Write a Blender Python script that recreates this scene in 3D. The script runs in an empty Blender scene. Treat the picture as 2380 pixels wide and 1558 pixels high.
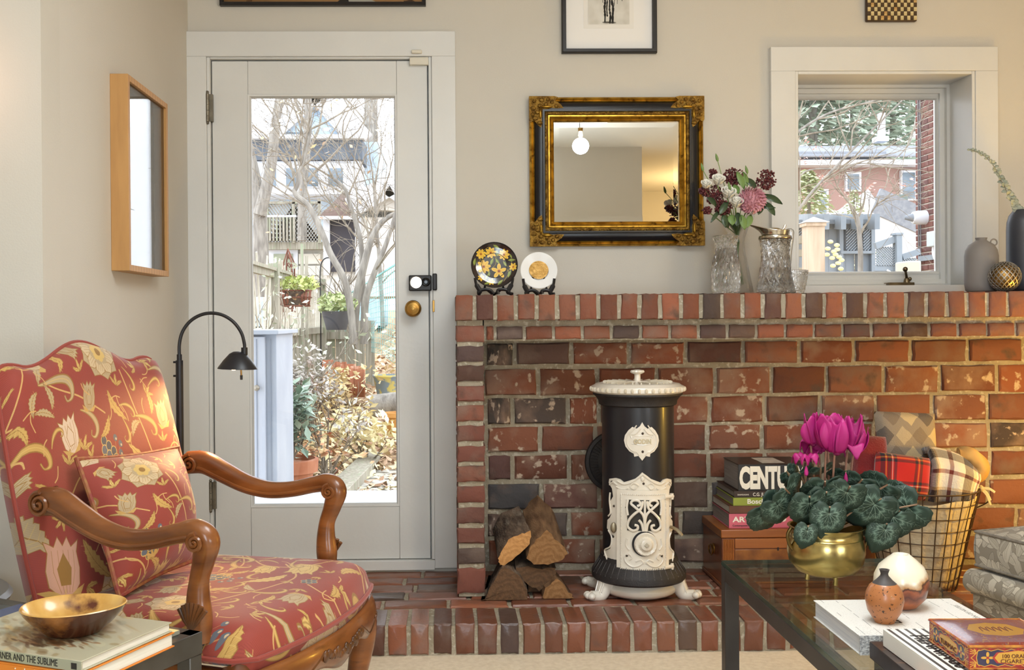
import bpy, math, random
import numpy as np
from mathutils import Vector, Matrix, noise
rnd = random.Random(7)
PI = math.pi
scene = bpy.context.scene
col = scene.collection

# ------------------------------------------------------------------ camera
W, H, F = 2380, 1558, 2400.0
CX, CY = 1097.0, 758.6
CAMZ = 1.04
YAW, PITCH, ROLL = 0.0209246, 0.0052751, 0.0067804

def _cam_rows():
    cy, sy, cp, sp, cr, sr = math.cos(YAW), math.sin(YAW), math.cos(PITCH), math.sin(PITCH), math.cos(ROLL), math.sin(ROLL)
    B = Matrix(((1, 0, 0), (0, 0, -1), (0, 1, 0)))
    Ry = Matrix(((cy, 0, -sy), (0, 1, 0), (sy, 0, cy)))
    Rp = Matrix(((1, 0, 0), (0, cp, -sp), (0, sp, cp)))
    Rr = Matrix(((cr, sr, 0), (-sr, cr, 0), (0, 0, 1)))
    return Rr @ Rp @ Ry @ B          # world -> (right, down, forward)
CM = _cam_rows()
CMI = CM.transposed()
CAM = Vector((0, 0, CAMZ))
cd = bpy.data.cameras.new('camera')
cam = bpy.data.objects.new('camera', cd)
col.objects.link(cam)
rot = Matrix((CM[0], -CM[1], -CM[2])).transposed()
cam.matrix_world = Matrix.Translation(CAM) @ rot.to_4x4()
cd.sensor_fit = 'HORIZONTAL'
cd.sensor_width = 36.0
cd.lens = F / W * 36.0
cd.shift_x = (W / 2 - CX) / W
cd.shift_y = (CY - H / 2) / W
cd.clip_end = 200
cd.clip_start = 0.02
scene.camera = cam

# ------------------------------------------------------------------ colour management, world, lights
scene.view_settings.view_transform = 'Standard'
scene.view_settings.look = 'None'
scene.view_settings.gamma = 1.0
scene.view_settings.use_curve_mapping = False
scene.view_settings.exposure = 0.0
scene.cycles.use_denoising = True
scene.cycles.max_bounces = 10
scene.cycles.diffuse_bounces = 4
scene.cycles.glossy_bounces = 5
scene.cycles.transmission_bounces = 8
scene.cycles.transparent_max_bounces = 12
scene.cycles.sample_clamp_indirect = 6.0
scene.cycles.caustics_reflective = False
scene.cycles.caustics_refractive = False

wd = bpy.data.worlds.new('overcast_sky')
scene.world = wd
wd.use_nodes = True
_n = wd.node_tree.nodes
_bg = _n['Background']
_tc = _n.new('ShaderNodeTexCoord')
_sx = _n.new('ShaderNodeSeparateXYZ')
_cr = _n.new('ShaderNodeValToRGB')
wd.node_tree.links.new(_tc.outputs['Generated'], _sx.inputs[0])
wd.node_tree.links.new(_sx.outputs['Z'], _cr.inputs['Fac'])
_cr.color_ramp.elements[0].position = 0.0
_cr.color_ramp.elements[0].color = (0.80, 0.86, 0.95, 1)
_cr.color_ramp.elements[1].position = 0.6
_cr.color_ramp.elements[1].color = (0.90, 0.95, 1.0, 1)
wd.node_tree.links.new(_cr.outputs['Color'], _bg.inputs['Color'])
_bg.inputs['Strength'].default_value = 4.2

def lamp(name, typ, loc, power, color, size=0.1, size_y=None, look=None, spot=None, blend=0.5):
    l = bpy.data.lights.new(name, typ)
    l.energy = power
    l.color = color
    if typ == 'AREA':
        l.shape = 'RECTANGLE'
        l.size = size
        l.size_y = size_y or size
    else:
        l.shadow_soft_size = size
    if spot:
        l.spot_size = spot
        l.spot_blend = blend
    o = bpy.data.objects.new(name, l)
    col.objects.link(o)
    o.location = loc
    if look is not None:
        o.rotation_euler = (Vector(look) - Vector(loc)).to_track_quat('-Z', 'Y').to_euler()
    return o
# added cool fill lights out of view, bounce off the ceiling, the bulb seen in the mirror, the table lamp right of the hearth
lamp('rear_fill_light', 'AREA', (-0.10, -1.0, 1.2), 35, (0.79, 0.90, 1.0), 0.7, 1.3, look=(-0.10, 3.9, 0.8))  # added soft fill from behind the camera, no window stands there
lamp('ceiling_bounce_light', 'AREA', (0.2, 0.6, 1.95), 36, (0.79, 0.90, 1.0), 1.2, 1.2, look=(0.2, 0.601, 2.5))
lamp('low_fill_light', 'AREA', (2.4, -1.0, 0.70), 26, (0.76, 0.89, 1.0), 1.2, 0.7, look=(-1.0, 3.0, 1.2))  # cool fill added low at the rear to lift the left wall
lamp('overhead_fill_light', 'AREA', (0.6, 1.7, 2.46), 27, (0.86, 0.94, 1.0), 0.8, 0.8, look=(0.6, 1.701, 0))  # unseen downward fill, added to brighten the lower half of the room
lamp('bulb_light', 'POINT', (0.8, 1.5, 2.10), 12, (1.0, 0.93, 0.84), 0.05)
lamp('table_lamp_light', 'POINT', (2.30, 3.12, 0.62), 27, (1.0, 0.58, 0.07), 0.07)
lamp('table_lamp_up_light', 'SPOT', (2.6, 2.9, 1.0), 7, (1.0, 0.70, 0.32), 0.08, look=(1.9, 3.9, 2.2), spot=2.0)
lamp('kitchen_light', 'POINT', (2.7, -2.9, 1.9), 75, (1.0, 0.72, 0.35), 0.1)
lamp('sconce_light', 'POINT', (-1.22, 2.38, 1.62), 1.0, (1.0, 0.60, 0.42), 0.04)

# ------------------------------------------------------------------ pixel -> world, for measuring things off the photograph
def ray(px, py):
    d = CMI @ Vector(((px - CX) / F, (py - CY) / F, 1.0))
    return d
def P(px, py, Y=None, Z=None, X=None):
    d = ray(px, py)
    if Y is not None: t = Y / d.y
    elif Z is not None: t = (Z - CAMZ) / d.z
    else: t = X / d.x
    return CAM + d * t
def PP(px, py, pt, nrm):
    d = ray(px, py)
    t = (Vector(pt) - CAM).dot(nrm) / d.dot(nrm)
    return CAM + d * t

# ------------------------------------------------------------------ materials
def lin(c):
    if isinstance(c, str):
        c = tuple(int(c[i:i + 2], 16) / 255 for i in (0, 2, 4))
    return tuple((v / 12.92 if v <= 0.04045 else ((v + 0.055) / 1.055) ** 2.4) for v in c[:3]) + (1.0,)

MATS = {}
def mat(name, c, c2=None, scale=8.0, stretch=(1, 1, 1), rough=0.5, metal=0.0, bump=0.0, bscale=None, spec=0.5, lo=0.35, hi=0.65,
        c3=None, scale3=30.0, lo3=0.55, hi3=0.65, coat=0.0, trans=0.0, objcol=False, detail=6.0, coord='Object', sheen=0.0, img=None, ior=1.45, alpha=None, emis=None, bdist=0.01, wave=None, sss=0):
    if name in MATS: return MATS[name]
    m = bpy.data.materials.new(name)
    m.use_nodes = True
    nt = m.node_tree
    N, L = nt.nodes, nt.links
    b = N['Principled BSDF']
    tc = N.new('ShaderNodeTexCoord')
    mp = N.new('ShaderNodeMapping')
    mp.inputs['Scale'].default_value = stretch
    L.new(tc.outputs[coord], mp.inputs['Vector'])
    vec = mp.outputs['Vector']
    if objcol:
        oi = N.new('ShaderNodeObjectInfo')
        ad = N.new('ShaderNodeVectorMath'); ad.operation = 'ADD'
        sc = N.new('ShaderNodeMath'); sc.operation = 'MULTIPLY'; sc.inputs[1].default_value = 37.0
        L.new(oi.outputs['Random'], sc.inputs[0])
        L.new(vec, ad.inputs[0]); L.new(sc.outputs[0], ad.inputs[1])
        vec = ad.outputs[0]
    def nz(s, d=detail):
        n = N.new('ShaderNodeTexNoise')
        n.inputs['Scale'].default_value = s
        n.inputs['Detail'].default_value = d
        L.new(vec, n.inputs['Vector'])
        return n.outputs['Fac']
    def ramp(fac, l, h):
        r = N.new('ShaderNodeMapRange')
        r.inputs['From Min'].default_value = l
        r.inputs['From Max'].default_value = h
        L.new(fac, r.inputs['Value'])
        return r.outputs[0]
    def mix(fac, a, bb):
        x = N.new('ShaderNodeMix'); x.data_type = 'RGBA'
        if isinstance(fac, float): x.inputs[0].default_value = fac
        else: L.new(fac, x.inputs[0])
        for i, v in ((6, a), (7, bb)):
            if isinstance(v, tuple): x.inputs[i].default_value = v
            else: L.new(v, x.inputs[i])
        return x.outputs[2]
    cur = None
    if img is not None:
        t = N.new('ShaderNodeTexImage'); t.image = img; t.interpolation = 'Linear'
        uv = N.new('ShaderNodeUVMap')
        L.new(uv.outputs[0], t.inputs['Vector'])
        cur = t.outputs['Color']
    elif objcol:
        cur = oi.outputs['Color']
    if c is not None and cur is None: cur = lin(c)
    if wave is not None:
        w = N.new('ShaderNodeTexWave'); w.wave_type = 'BANDS' if len(wave) < 5 else wave[4]
        w.inputs['Scale'].default_value = wave[0]; w.inputs['Distortion'].default_value = wave[1]
        w.inputs['Detail'].default_value = 3; w.inputs['Detail Scale'].default_value = wave[2]
        if w.wave_type == 'BANDS': w.bands_direction = wave[3]
        else: w.rings_direction = wave[3]
        L.new(vec, w.inputs['Vector'])
        cur = mix(w.outputs['Fac'], cur, lin(c2))
    elif c2 is not None:
        cur = mix(ramp(nz(scale), lo, hi), cur, lin(c2))
    if c3 is not None:
        cur = mix(ramp(nz(scale3), lo3, hi3), cur, lin(c3))
    if isinstance(cur, tuple): b.inputs['Base Color'].default_value = cur
    else: L.new(cur, b.inputs['Base Color'])
    b.inputs['Roughness'].default_value = rough
    b.inputs['Metallic'].default_value = metal
    b.inputs['Specular IOR Level'].default_value = spec
    b.inputs['IOR'].default_value = ior
    if coat: b.inputs['Coat Weight'].default_value = coat; b.inputs['Coat Roughness'].default_value = 0.12
    if trans: b.inputs['Transmission Weight'].default_value = trans
    if sheen: b.inputs['Sheen Weight'].default_value = sheen
    if sss: b.inputs['Subsurface Weight'].default_value = sss; b.inputs['Subsurface Radius'].default_value = (0.02, 0.01, 0.005)
    if emis: b.inputs['Emission Color'].default_value = lin(emis[0]); b.inputs['Emission Strength'].default_value = emis[1]
    if bump:
        bp = N.new('ShaderNodeBump')
        bp.inputs['Strength'].default_value = bump
        bp.inputs['Distance'].default_value = bdist
        L.new(nz(bscale or scale * 3, 4.0), bp.inputs['Height'])
        L.new(bp.outputs[0], b.inputs['Normal'])
    MATS[name] = m
    return m

def pane_mat(name, tint=(1, 1, 1, 1), refl=1.0, rough=0.0):
    """thin clear glass: see-through with a Fresnel reflection"""
    m = bpy.data.materials.new(name)
    m.use_nodes = True
    N, L = m.node_tree.nodes, m.node_tree.links
    N.remove(N['Principled BSDF'])
    out = N['Material Output']
    t = N.new('ShaderNodeBsdfTransparent'); t.inputs[0].default_value = tint
    g = N.new('ShaderNodeBsdfGlossy'); g.inputs['Roughness'].default_value = rough
    f = N.new('ShaderNodeFresnel'); f.inputs[0].default_value = 1.45
    mu = N.new('ShaderNodeMath'); mu.operation = 'MULTIPLY'; mu.inputs[1].default_value = refl
    mx = N.new('ShaderNodeMixShader')
    L.new(f.outputs[0], mu.inputs[0]); L.new(mu.outputs[0], mx.inputs[0])
    L.new(t.outputs[0], mx.inputs[1]); L.new(g.outputs[0], mx.inputs[2])
    L.new(mx.outputs[0], out.inputs[0])
    return m

# ------------------------------------------------------------------ mesh builder
class MB:
    def __init__(s):
        s.v, s.f, s.uv, s.mi = [], [], {}, []
        s.cur = 0
    def add(s, verts, faces, uvs=None, T=None):
        o = len(s.v)
        if T is not None: verts = [T @ Vector(p) for p in verts]
        s.v += [tuple(p) for p in verts]
        for i, fc in enumerate(faces):
            if uvs is not None: s.uv[len(s.f)] = [uvs[k] for k in fc]
            s.f.append(tuple(k + o for k in fc)); s.mi.append(s.cur)
        return s
    def box(s, x0, x1, y0, y1, z0, z1, T=None):
        v = [(x, y, z) for x in (x0, x1) for y in (y0, y1) for z in (z0, z1)]
        return s.add(v, [(0, 1, 3, 2), (4, 6, 7, 5), (0, 4, 5, 1), (2, 3, 7, 6), (0, 2, 6, 4), (1, 5, 7, 3)], T=T)
    def bar(s, a, b, w, d, up=(0, 0, 1)):
        """box of section w x d from a to b"""
        a, b = Vector(a), Vector(b)
        z = (b - a); ln = z.length; z.normalize()
        u = Vector(up)
        if abs(z.dot(u)) > 0.98: u = Vector((0, 1, 0)) if abs(z.y) < 0.9 else Vector((1, 0, 0))
        x = u.cross(z).normalized(); y = z.cross(x)
        T = Matrix((x, y, z)).transposed().to_4x4(); T.translation = a
        return s.box(-w / 2, w / 2, -d / 2, d / 2, 0, ln, T)
    def quad(s, a, b, c, d, uv=None):
        return s.add([a, b, c, d], [(0, 1, 2, 3)], uv)
    def tube(s, pts, r, n=8, caps=True, closed=False, flat=None):
        pts = [Vector(p) for p in pts]
        k = len(pts)
        rs = r if isinstance(r, (list, tuple)) else [r] * k
        vs, fs = [], []
        t0 = (pts[1] - pts[0]).normalized()
        nrm = t0.orthogonal().normalized() if flat is None else (Vector(flat) - t0 * Vector(flat).dot(t0)).normalized()
        for i in range(k):
            if closed: t = pts[(i + 1) % k] - pts[i - 1]
            elif i == 0: t = pts[1] - pts[0]
            elif i == k - 1: t = pts[-1] - pts[-2]
            else: t = pts[i + 1] - pts[i - 1]
            if t.length < 1e-9: t = t0.copy()
            t.normalize()
            nrm = nrm - t * nrm.dot(t)
            if nrm.length < 1e-6: nrm = t.orthogonal()
            nrm.normalize()
            bn = t.cross(nrm)
            ri = rs[i]; ra, rb = ri if isinstance(ri, tuple) else (ri, ri)
            for j in range(n):
                a = 2 * PI * j / n
                vs.append(pts[i] + nrm * (math.cos(a) * ra) + bn * (math.sin(a) * rb))
        m = k if closed else k - 1
        for i in range(m):
            for j in range(n):
                a, b2 = i * n + j, i * n + (j + 1) % n
                c, d = ((i + 1) % k) * n + (j + 1) % n, ((i + 1) % k) * n + j
                fs.append((a, b2, c, d))
        if caps and not closed:
            fs.append(tuple(range(n - 1, -1, -1)))
            fs.append(tuple((k - 1) * n + j for j in range(n)))
        return s.add(vs, fs)
    def lathe(s, prof, n=32, T=None, closed=False, wob=None, caps=True):
        """prof: [(r, z)] bottom to top, around z"""
        vs, fs = [], []
        k = len(prof)
        for i, (r, z) in enumerate(prof):
            for j in range(n):
                a = 2 * PI * j / n
                rr = r if wob is None else r * wob(a, z)
                vs.append((rr * math.cos(a), rr * math.sin(a), z))
        for i in range(k - 1 + (1 if closed else 0)):
            for j in range(n):
                i2 = (i + 1) % k
                fs.append((i * n + j, i * n + (j + 1) % n, i2 * n + (j + 1) % n, i2 * n + j))
        if not closed and caps:
            if prof[0][0] > 1e-5: fs.append(tuple(range(n - 1, -1, -1)))
            if prof[-1][0] > 1e-5: fs.append(tuple((k - 1) * n + j for j in range(n)))
        uvs = [(j / n, i / max(1, k - 1)) for i in range(k) for j in range(n)]
        return s.add(vs, fs, uvs, T)
    def prism(s, poly, z0, z1, T=None, uv=False):
        k = len(poly)
        vs = [(p[0], p[1], z0) for p in poly] + [(p[0], p[1], z1) for p in poly]
        fs = [tuple(range(k - 1, -1, -1)), tuple(range(k, 2 * k))] + [(i, (i + 1) % k, k + (i + 1) % k, k + i) for i in range(k)]
        return s.add(vs, fs, None, T)
    def grid(s, fn, nu, nv, uvfn=None, T=None, cu=False):
        vs, uvs = [], []
        for i in range(nu + (0 if cu else 1)):
            for j in range(nv + 1):
                u, v = i / nu, j / nv
                vs.append(tuple(fn(u, v)))
                uvs.append(uvfn(u, v) if uvfn else (u, v))
        fs = []
        for i in range(nu):
            for j in range(nv):
                i2 = (i + 1) % nu if cu else i + 1
                fs.append((i * (nv + 1) + j, i2 * (nv + 1) + j, i2 * (nv + 1) + j + 1, i * (nv + 1) + j + 1))
        return s.add(vs, fs, uvs, T)
    def ball(s, c, r, nu=12, nv=8, sc=(1, 1, 1), T=None):
        c = Vector(c)
        return s.grid(lambda u, v: (c.x + sc[0] * r * math.cos(2 * PI * u) * math.sin(PI * v), c.y + sc[1] * r * math.sin(2 * PI * u) * math.sin(PI * v), c.z - sc[2] * r * math.cos(PI * v)), nu, nv, T=T, cu=True)
    def mesh(s, name, mats, smooth=35.0):
        me = bpy.data.meshes.new(name)
        me.from_pydata(s.v, [], s.f)
        for m in (mats if isinstance(mats, (list, tuple)) else [mats]): me.materials.append(m)
        if any(s.mi): me.polygons.foreach_set('material_index', s.mi)
        if s.uv:
            ul = me.uv_layers.new(name='UVMap')
            buf = np.zeros(len(me.loops) * 2, dtype=np.float32)
            li = 0
            for i, fc in enumerate(s.f):
                u = s.uv.get(i)
                if u is not None:
                    for k in range(len(fc)):
                        buf[2 * (li + k)], buf[2 * (li + k) + 1] = u[k]
                li += len(fc)
            ul.data.foreach_set('uv', buf)
        if smooth:
            me.polygons.foreach_set('use_smooth', [True] * len(me.polygons))
            me.set_sharp_from_angle(angle=math.radians(smooth))
        me.update()
        return me
    def build(s, name, mats, parent=None, smooth=35.0, bevel=0.0, seg=2, sub=0, world=True, solid=0.0, fixn=True):
        """parent given: vertices are in world coordinates and get re-based on the root's location (world=True) or are already local"""
        off = Vector((0, 0, 0))
        if parent is None:
            xs, ys, zs = zip(*s.v)
            off = Vector(((min(xs) + max(xs)) / 2, (min(ys) + max(ys)) / 2, min(zs))) if world else off
        elif world:
            r = parent
            while r.parent: off += r.location; r = r.parent
            off += r.location
        if off.length: s.v = [(p[0] - off.x, p[1] - off.y, p[2] - off.z) for p in s.v]
        me = s.mesh(name, mats, smooth)
        if fixn:
            import bmesh
            bm = bmesh.new(); bm.from_mesh(me)
            bmesh.ops.recalc_face_normals(bm, faces=bm.faces)
            bm.to_mesh(me); bm.free()
        o = bpy.data.objects.new(name, me)
        col.objects.link(o)
        if parent is None: o.location = off
        else: o.parent = parent
        if solid:
            md = o.modifiers.new('thick', 'SOLIDIFY'); md.thickness = solid; md.offset = 0
        if sub:
            md = o.modifiers.new('sub', 'SUBSURF'); md.levels = sub; md.render_levels = sub
        if bevel:
            md = o.modifiers.new('bevel', 'BEVEL'); md.width = bevel; md.segments = seg; md.limit_method = 'ANGLE'; md.angle_limit = 0.6
            md.harden_normals = False
        return o

def tag(o, label=None, cat=None, group=None, kind=None):
    if label: o['label'] = label
    if cat: o['category'] = cat
    if group: o['group'] = group
    if kind: o['kind'] = kind
    return o
def thing(name, label, cat, loc=(0, 0, 0), rz=0.0, group=None):
    o = bpy.data.objects.new(name, None)
    o.empty_display_size = 0.05
    col.objects.link(o)
    o.location = loc
    o.rotation_euler = (0, 0, rz)
    return tag(o, label, cat, group)
def struct(mb, name, m, parent=None, **k):
    o = mb.build(name, m, parent, **k)
    if parent is None: o['kind'] = 'structure'
    return o
def dup(o, parent, loc=None, rot=None, scale=None, name=None):
    c = o.copy()
    if name: c.name = name
    col.objects.link(c)
    c.parent = parent
    if loc is not None: c.location = loc
    if rot is not None: c.rotation_euler = rot
    if scale is not None: c.scale = scale
    return c
def place(name, me, parent, loc, rot=(0, 0, 0), scale=(1, 1, 1), color=None, mats=None):
    o = bpy.data.objects.new(name, me)
    col.objects.link(o)
    o.parent = parent
    o.location = loc; o.rotation_euler = rot; o.scale = scale
    if color is not None: o.color = color
    return o
def text(name, body, m, T, size=0.02, parent=None, ext=0.0004, offset=0.0, align='LEFT', sx=1.0, spacing=1.0, label=None, fit=None):
    """lettering as a thin solid mesh; T maps the text plane (x right, y up, z out) to the parent's frame"""
    cu = bpy.data.curves.new(name, 'FONT')
    cu.body = body; cu.size = size; cu.extrude = ext; cu.offset = offset; cu.align_x = align; cu.space_character = spacing
    cu.resolution_u = 3
    tmp = bpy.data.objects.new(name, cu)
    col.objects.link(tmp)
    dg = bpy.context.evaluated_depsgraph_get()
    me = bpy.data.meshes.new_from_object(tmp.evaluated_get(dg))
    bpy.data.objects.remove(tmp)
    if fit:
        xs = [v.co.x for v in me.vertices]; ys = [v.co.y for v in me.vertices]
        me.transform(Matrix.Translation((-min(xs), -min(ys), 0)))
        me.transform(Matrix.Diagonal((fit[0] / (max(xs) - min(xs)), fit[1] / (max(ys) - min(ys)), 1, 1)))
    me.transform(T @ Matrix.Diagonal((sx, 1, 1, 1)))
    me.materials.clear(); me.materials.append(m)
    o = bpy.data.objects.new(name, me)
    col.objects.link(o)
    o.parent = parent
    if label: o['label'] = label
    return o
def frame_T(origin, x, y):
    x, y = Vector(x).normalized(), Vector(y).normalized()
    z = x.cross(y).normalized()
    T = Matrix((x, y, z)).transposed().to_4x4()
    T.translation = Vector(origin)
    return T
def smooth_path(pts, n=8):
    """Catmull-Rom through the points (tuples of any length)"""
    pts = [np.array(p, float) for p in pts]
    out = []
    for i in range(len(pts) - 1):
        p0 = pts[max(0, i - 1)]; p1 = pts[i]; p2 = pts[i + 1]; p3 = pts[min(len(pts) - 1, i + 2)]
        for k in range(n):
            t = k / n
            out.append(tuple(0.5 * ((2 * p1) + (p2 - p0) * t + (2 * p0 - 5 * p1 + 4 * p2 - p3) * t * t + (3 * p1 - p0 - 3 * p2 + p3) * t ** 3)))
    out.append(tuple(pts[-1]))
    return out
def rect_frame(mb, x0, x1, z0, z1, prof, y, axis='y'):
    """sweep prof [(inset, towards the room)] around a rectangle in the wall plane at depth y; room side is -y (or +x)"""
    k = len(prof)
    vs = []
    for (cx, sx, cz, sz) in ((x0, 1, z0, 1), (x1, -1, z0, 1), (x1, -1, z1, -1), (x0, 1, z1, -1)):
        for (i, h) in prof:
            a, b = cx + sx * i, cz + sz * i
            vs.append((a, y - h, b) if axis == 'y' else (y + h, a, b))
    fs = []
    for c in range(4):
        d = (c + 1) % 4
        for i in range(k - 1):
            fs.append((c * k + i, d * k + i, d * k + i + 1, c * k + i + 1))
    mb.add(vs, fs)
    return mb

# ------------------------------------------------------------------ drawing flat prints as generated images
class CV:
    def __init__(s, w, h, c):
        s.w, s.h = w, h
        s.a = np.empty((h, w, 3), np.float32); s.a[:] = s.rgb(c)
    @staticmethod
    def rgb(c):
        return np.array([int(c[i:i + 2], 16) / 255 for i in (0, 2, 4)] if isinstance(c, str) else c, np.float32)
    def _blend(s, x0, y0, m, c):
        h, w = m.shape
        r = s.a[y0:y0 + h, x0:x0 + w]
        r += (s.rgb(c) - r) * m[..., None]
    def _box(s, x0, y0, x1, y1):
        x0, y0 = max(0, int(x0) - 2), max(0, int(y0) - 2)
        x1, y1 = min(s.w, int(x1) + 3), min(s.h, int(y1) + 3)
        if x1 <= x0 or y1 <= y0: return None
        yy, xx = np.mgrid[y0:y1, x0:x1].astype(np.float32)
        return x0, y0, xx + 0.5, yy + 0.5
    def poly(s, pts, c, a=1.0):
        p = np.array(pts, np.float32)
        b = s._box(p[:, 0].min(), p[:, 1].min(), p[:, 0].max(), p[:, 1].max())
        if b is None: return
        x0, y0, X, Y = b
        ins = np.zeros(X.shape, bool)
        for i in range(len(p)):
            (xa, ya), (xb, yb) = p[i - 1], p[i]
            if ya == yb: continue
            cr = ((ya > Y) != (yb > Y)) & (X < (xb - xa) * (Y - ya) / (yb - ya) + xa)
            ins ^= cr
        s._blend(x0, y0, ins.astype(np.float32) * a, c)
    def ell(s, cx, cy, rx, ry, c, rot=0.0, a=1.0, soft=1.0):
        R = max(rx, ry) + 1
        b = s._box(cx - R, cy - R, cx + R, cy + R)
        if b is None: return
        x0, y0, X, Y = b
        cr, sr = math.cos(rot), math.sin(rot)
        u = ((X - cx) * cr + (Y - cy) * sr) / rx; v = (-(X - cx) * sr + (Y - cy) * cr) / ry
        d = (1 - np.sqrt(u * u + v * v)) * min(rx, ry)
        s._blend(x0, y0, np.clip(d / soft + 0.5, 0, 1) * a, c)
    def line(s, pts, w, c, a=1.0):
        ws = w if isinstance(w, (list, tuple)) else [w] * len(pts)
        for i in range(len(pts) - 1):
            (xa, ya), (xb, yb) = pts[i][:2], pts[i + 1][:2]
            m = max(ws[i], ws[i + 1])
            b = s._box(min(xa, xb) - m, min(ya, yb) - m, max(xa, xb) + m, max(ya, yb) + m)
            if b is None: continue
            x0, y0, X, Y = b
            dx, dy = xb - xa, yb - ya
            t = np.clip(((X - xa) * dx + (Y - ya) * dy) / max(1e-6, dx * dx + dy * dy), 0, 1)
            d = np.hypot(X - xa - t * dx, Y - ya - t * dy)
            s._blend(x0, y0, np.clip((ws[i] + (ws[i + 1] - ws[i]) * t) / 2 - d + 0.5, 0, 1) * a, c)
    def image(s, name):
        im = bpy.data.images.new(name, s.w, s.h)
        px = np.ones((s.h, s.w, 4), np.float32)
        px[..., :3] = np.clip(s.a, 0, 1)
        im.pixels.foreach_set(px.ravel())
        im.update()
        return im

# shared materials
white_paint = mat('white_paint', 'DDDCD8', 'D7D6D2', scale=3, rough=0.38, bump=0.05, bscale=60)
black_metal = mat('black_metal', '17161A', '1D1B1B', rough=0.42, spec=0.5)
brass = mat('brass', 'B08A4A', '8A6430', scale=14, rough=0.35, metal=1.0)
steel = mat('steel', 'B8B5AE', 'A09C94', scale=20, rough=0.3, metal=1.0)
glass_pane = pane_mat('window_glass')
# ================================================================== room shell
WY = 3.90
def wx(px, py=700, Y=WY): return P(px, py, Y=Y).x
def wz(px, py, Y=WY): return P(px, py, Y=Y).z
wall_m = mat('beige_wall_paint', 'D0CABF', 'CCC6BA', scale=1.5, rough=0.75, bump=0.06, bscale=220, spec=0.3)
ceil_m = mat('ceiling_paint', 'DDD9D0', rough=0.8)
carpet_m = mat('beige_carpet', 'EADBC2', 'DCCBB0', scale=60, rough=0.95, bump=0.5, bscale=420, sheen=0.2, bdist=0.006)
XL = wx(440, 500)
CEIL = 2.53
XR = 3.7
JY = 2.50
# door and window openings in the back wall
DX0, DX1 = wx(486, 700), wx(1007, 700)
DZ1 = wz(745, 134)
NX0, NX1 = wx(1845, 400), wx(2261, 400)
NZ0, NZ1 = wz(2050, 664), wz(2050, 168)
b = MB()
T_ = 0.22
b.box(XL - 0.1, DX0, WY, WY + T_, 0, CEIL).box(DX0, DX1, WY, WY + T_, DZ1, CEIL).box(DX1, NX0, WY, WY + T_, 0, CEIL)
b.box(NX0, NX1, WY, WY + T_, 0, NZ0).box(NX0, NX1, WY, WY + T_, NZ1, CEIL).box(NX1, XR + 0.1, WY, WY + T_, 0, CEIL)
b.box(DX0, DX1, WY, WY + T_, -0.2, 0.11)
wall_back = struct(b, 'wall_back', wall_m, smooth=0)
struct(MB().box(XL - 0.12, XL, JY + 0.12, WY, 0, CEIL), 'wall_left', wall_m, smooth=0)
struct(MB().box(-2.3, XL, JY, JY + 0.12, 0, CEIL), 'wall_left_front', wall_m, smooth=0)
struct(MB().box(-2.42, -2.3, -4.2, JY + 0.12, 0, CEIL), 'wall_left_side', wall_m, smooth=0)
struct(MB().box(XR, XR + 0.12, -4.2, WY, 0, CEIL), 'wall_right', wall_m, smooth=0)
struct(MB().box(-2.3, 1.66, -1.22, -1.10, 0, CEIL), 'wall_rear', wall_m, smooth=0)
struct(MB().box(-2.3, XR, -4.32, -4.2, 0, CEIL), 'wall_rear_far', wall_m, smooth=0)
struct(MB().box(-2.42, XR + 0.12, -4.32, WY + T_, CEIL, CEIL + 0.12), 'ceiling', ceil_m, smooth=0)
struct(MB().box(-2.42, XR + 0.12, -4.32, WY, -0.12, 0.0), 'floor', carpet_m, smooth=0)

# ------------------------------------------------------------------ door
door = thing('door_1', 'white wooden door with one tall glass pane leading to the garden', 'door', ((DX0 + DX1) / 2, WY, 0.1))
door['kind'] = 'structure'
LZ0 = wz(745, 1302)
def board(name, x0, x1, z0, z1, y0, y1, m=white_paint, parent=door, bevel=0.002, **k):
    return MB().box(x0, x1, y0, y1, z0, z1).build(name, m, parent, bevel=bevel, **k)
CT = wz(745, 76)          # casing
board('casing_board', wx(441, 700), DX0, 0.10, DZ1, WY - 0.022, WY)
board('casing_board', DX1, wx(1062, 700), 0.11, DZ1, WY - 0.022, WY)
board('casing_board', wx(441, 700), wx(1062, 700), DZ1, CT, WY - 0.022, WY)
J = 0.012
board('jamb', DX0, DX0 + J, LZ0, DZ1, WY - 0.012, WY + T_)
board('jamb', DX1 - J, DX1, LZ0, DZ1, WY - 0.012, WY + T_)
board('jamb', DX0 + J, DX1 - J, DZ1 - J * .6, DZ1, WY - 0.012, WY + T_)
board('threshold', DX0, DX1, 0.102, LZ0 - 0.003, WY - 0.016, WY + T_)
lx0, lx1, lz1 = DX0 + J + 0.004, DX1 - J - 0.005, DZ1 - J * .6 - 0.004
gx0, gx1 = wx(579, 700), wx(925, 700)
gz0, gz1 = wz(750, 1179), wz(750, 219)
y0, y1 = WY + 0.004, WY + 0.048
board('door_stop', DX0 + J, DX0 + J + 0.03, LZ0, DZ1 - J * .6, y1 + .002, y1 + .03)
board('door_stop', DX1 - J - 0.03, DX1 - J, LZ0, DZ1 - J * .6, y1 + .002, y1 + .03)
board('door_stop', DX0 + J + .03, DX1 - J - .03, DZ1 - J * .6 - .03, DZ1 - J * .6, y1 + .002, y1 + .03)
board('stile', lx0, gx0, LZ0, lz1, y0, y1)
board('stile', gx1, lx1, LZ0, lz1, y0, y1)
board('rail', gx0 + .0005, gx1 - .0005, gz1, lz1, y0 + .0006, y1)
board('rail', gx0 + .0005, gx1 - .0005, LZ0, gz0, y0 + .0006, y1)
bd = MB()
rect_frame(bd, gx0, gx1, gz0, gz1, [(0, -0.002), (0, 0.002), (0.006, 0.001), (0.011, -0.010), (0.011, -0.022)], y0 + 0.0)
bd.build('glazing_bead', white_paint, door, smooth=20)
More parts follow.
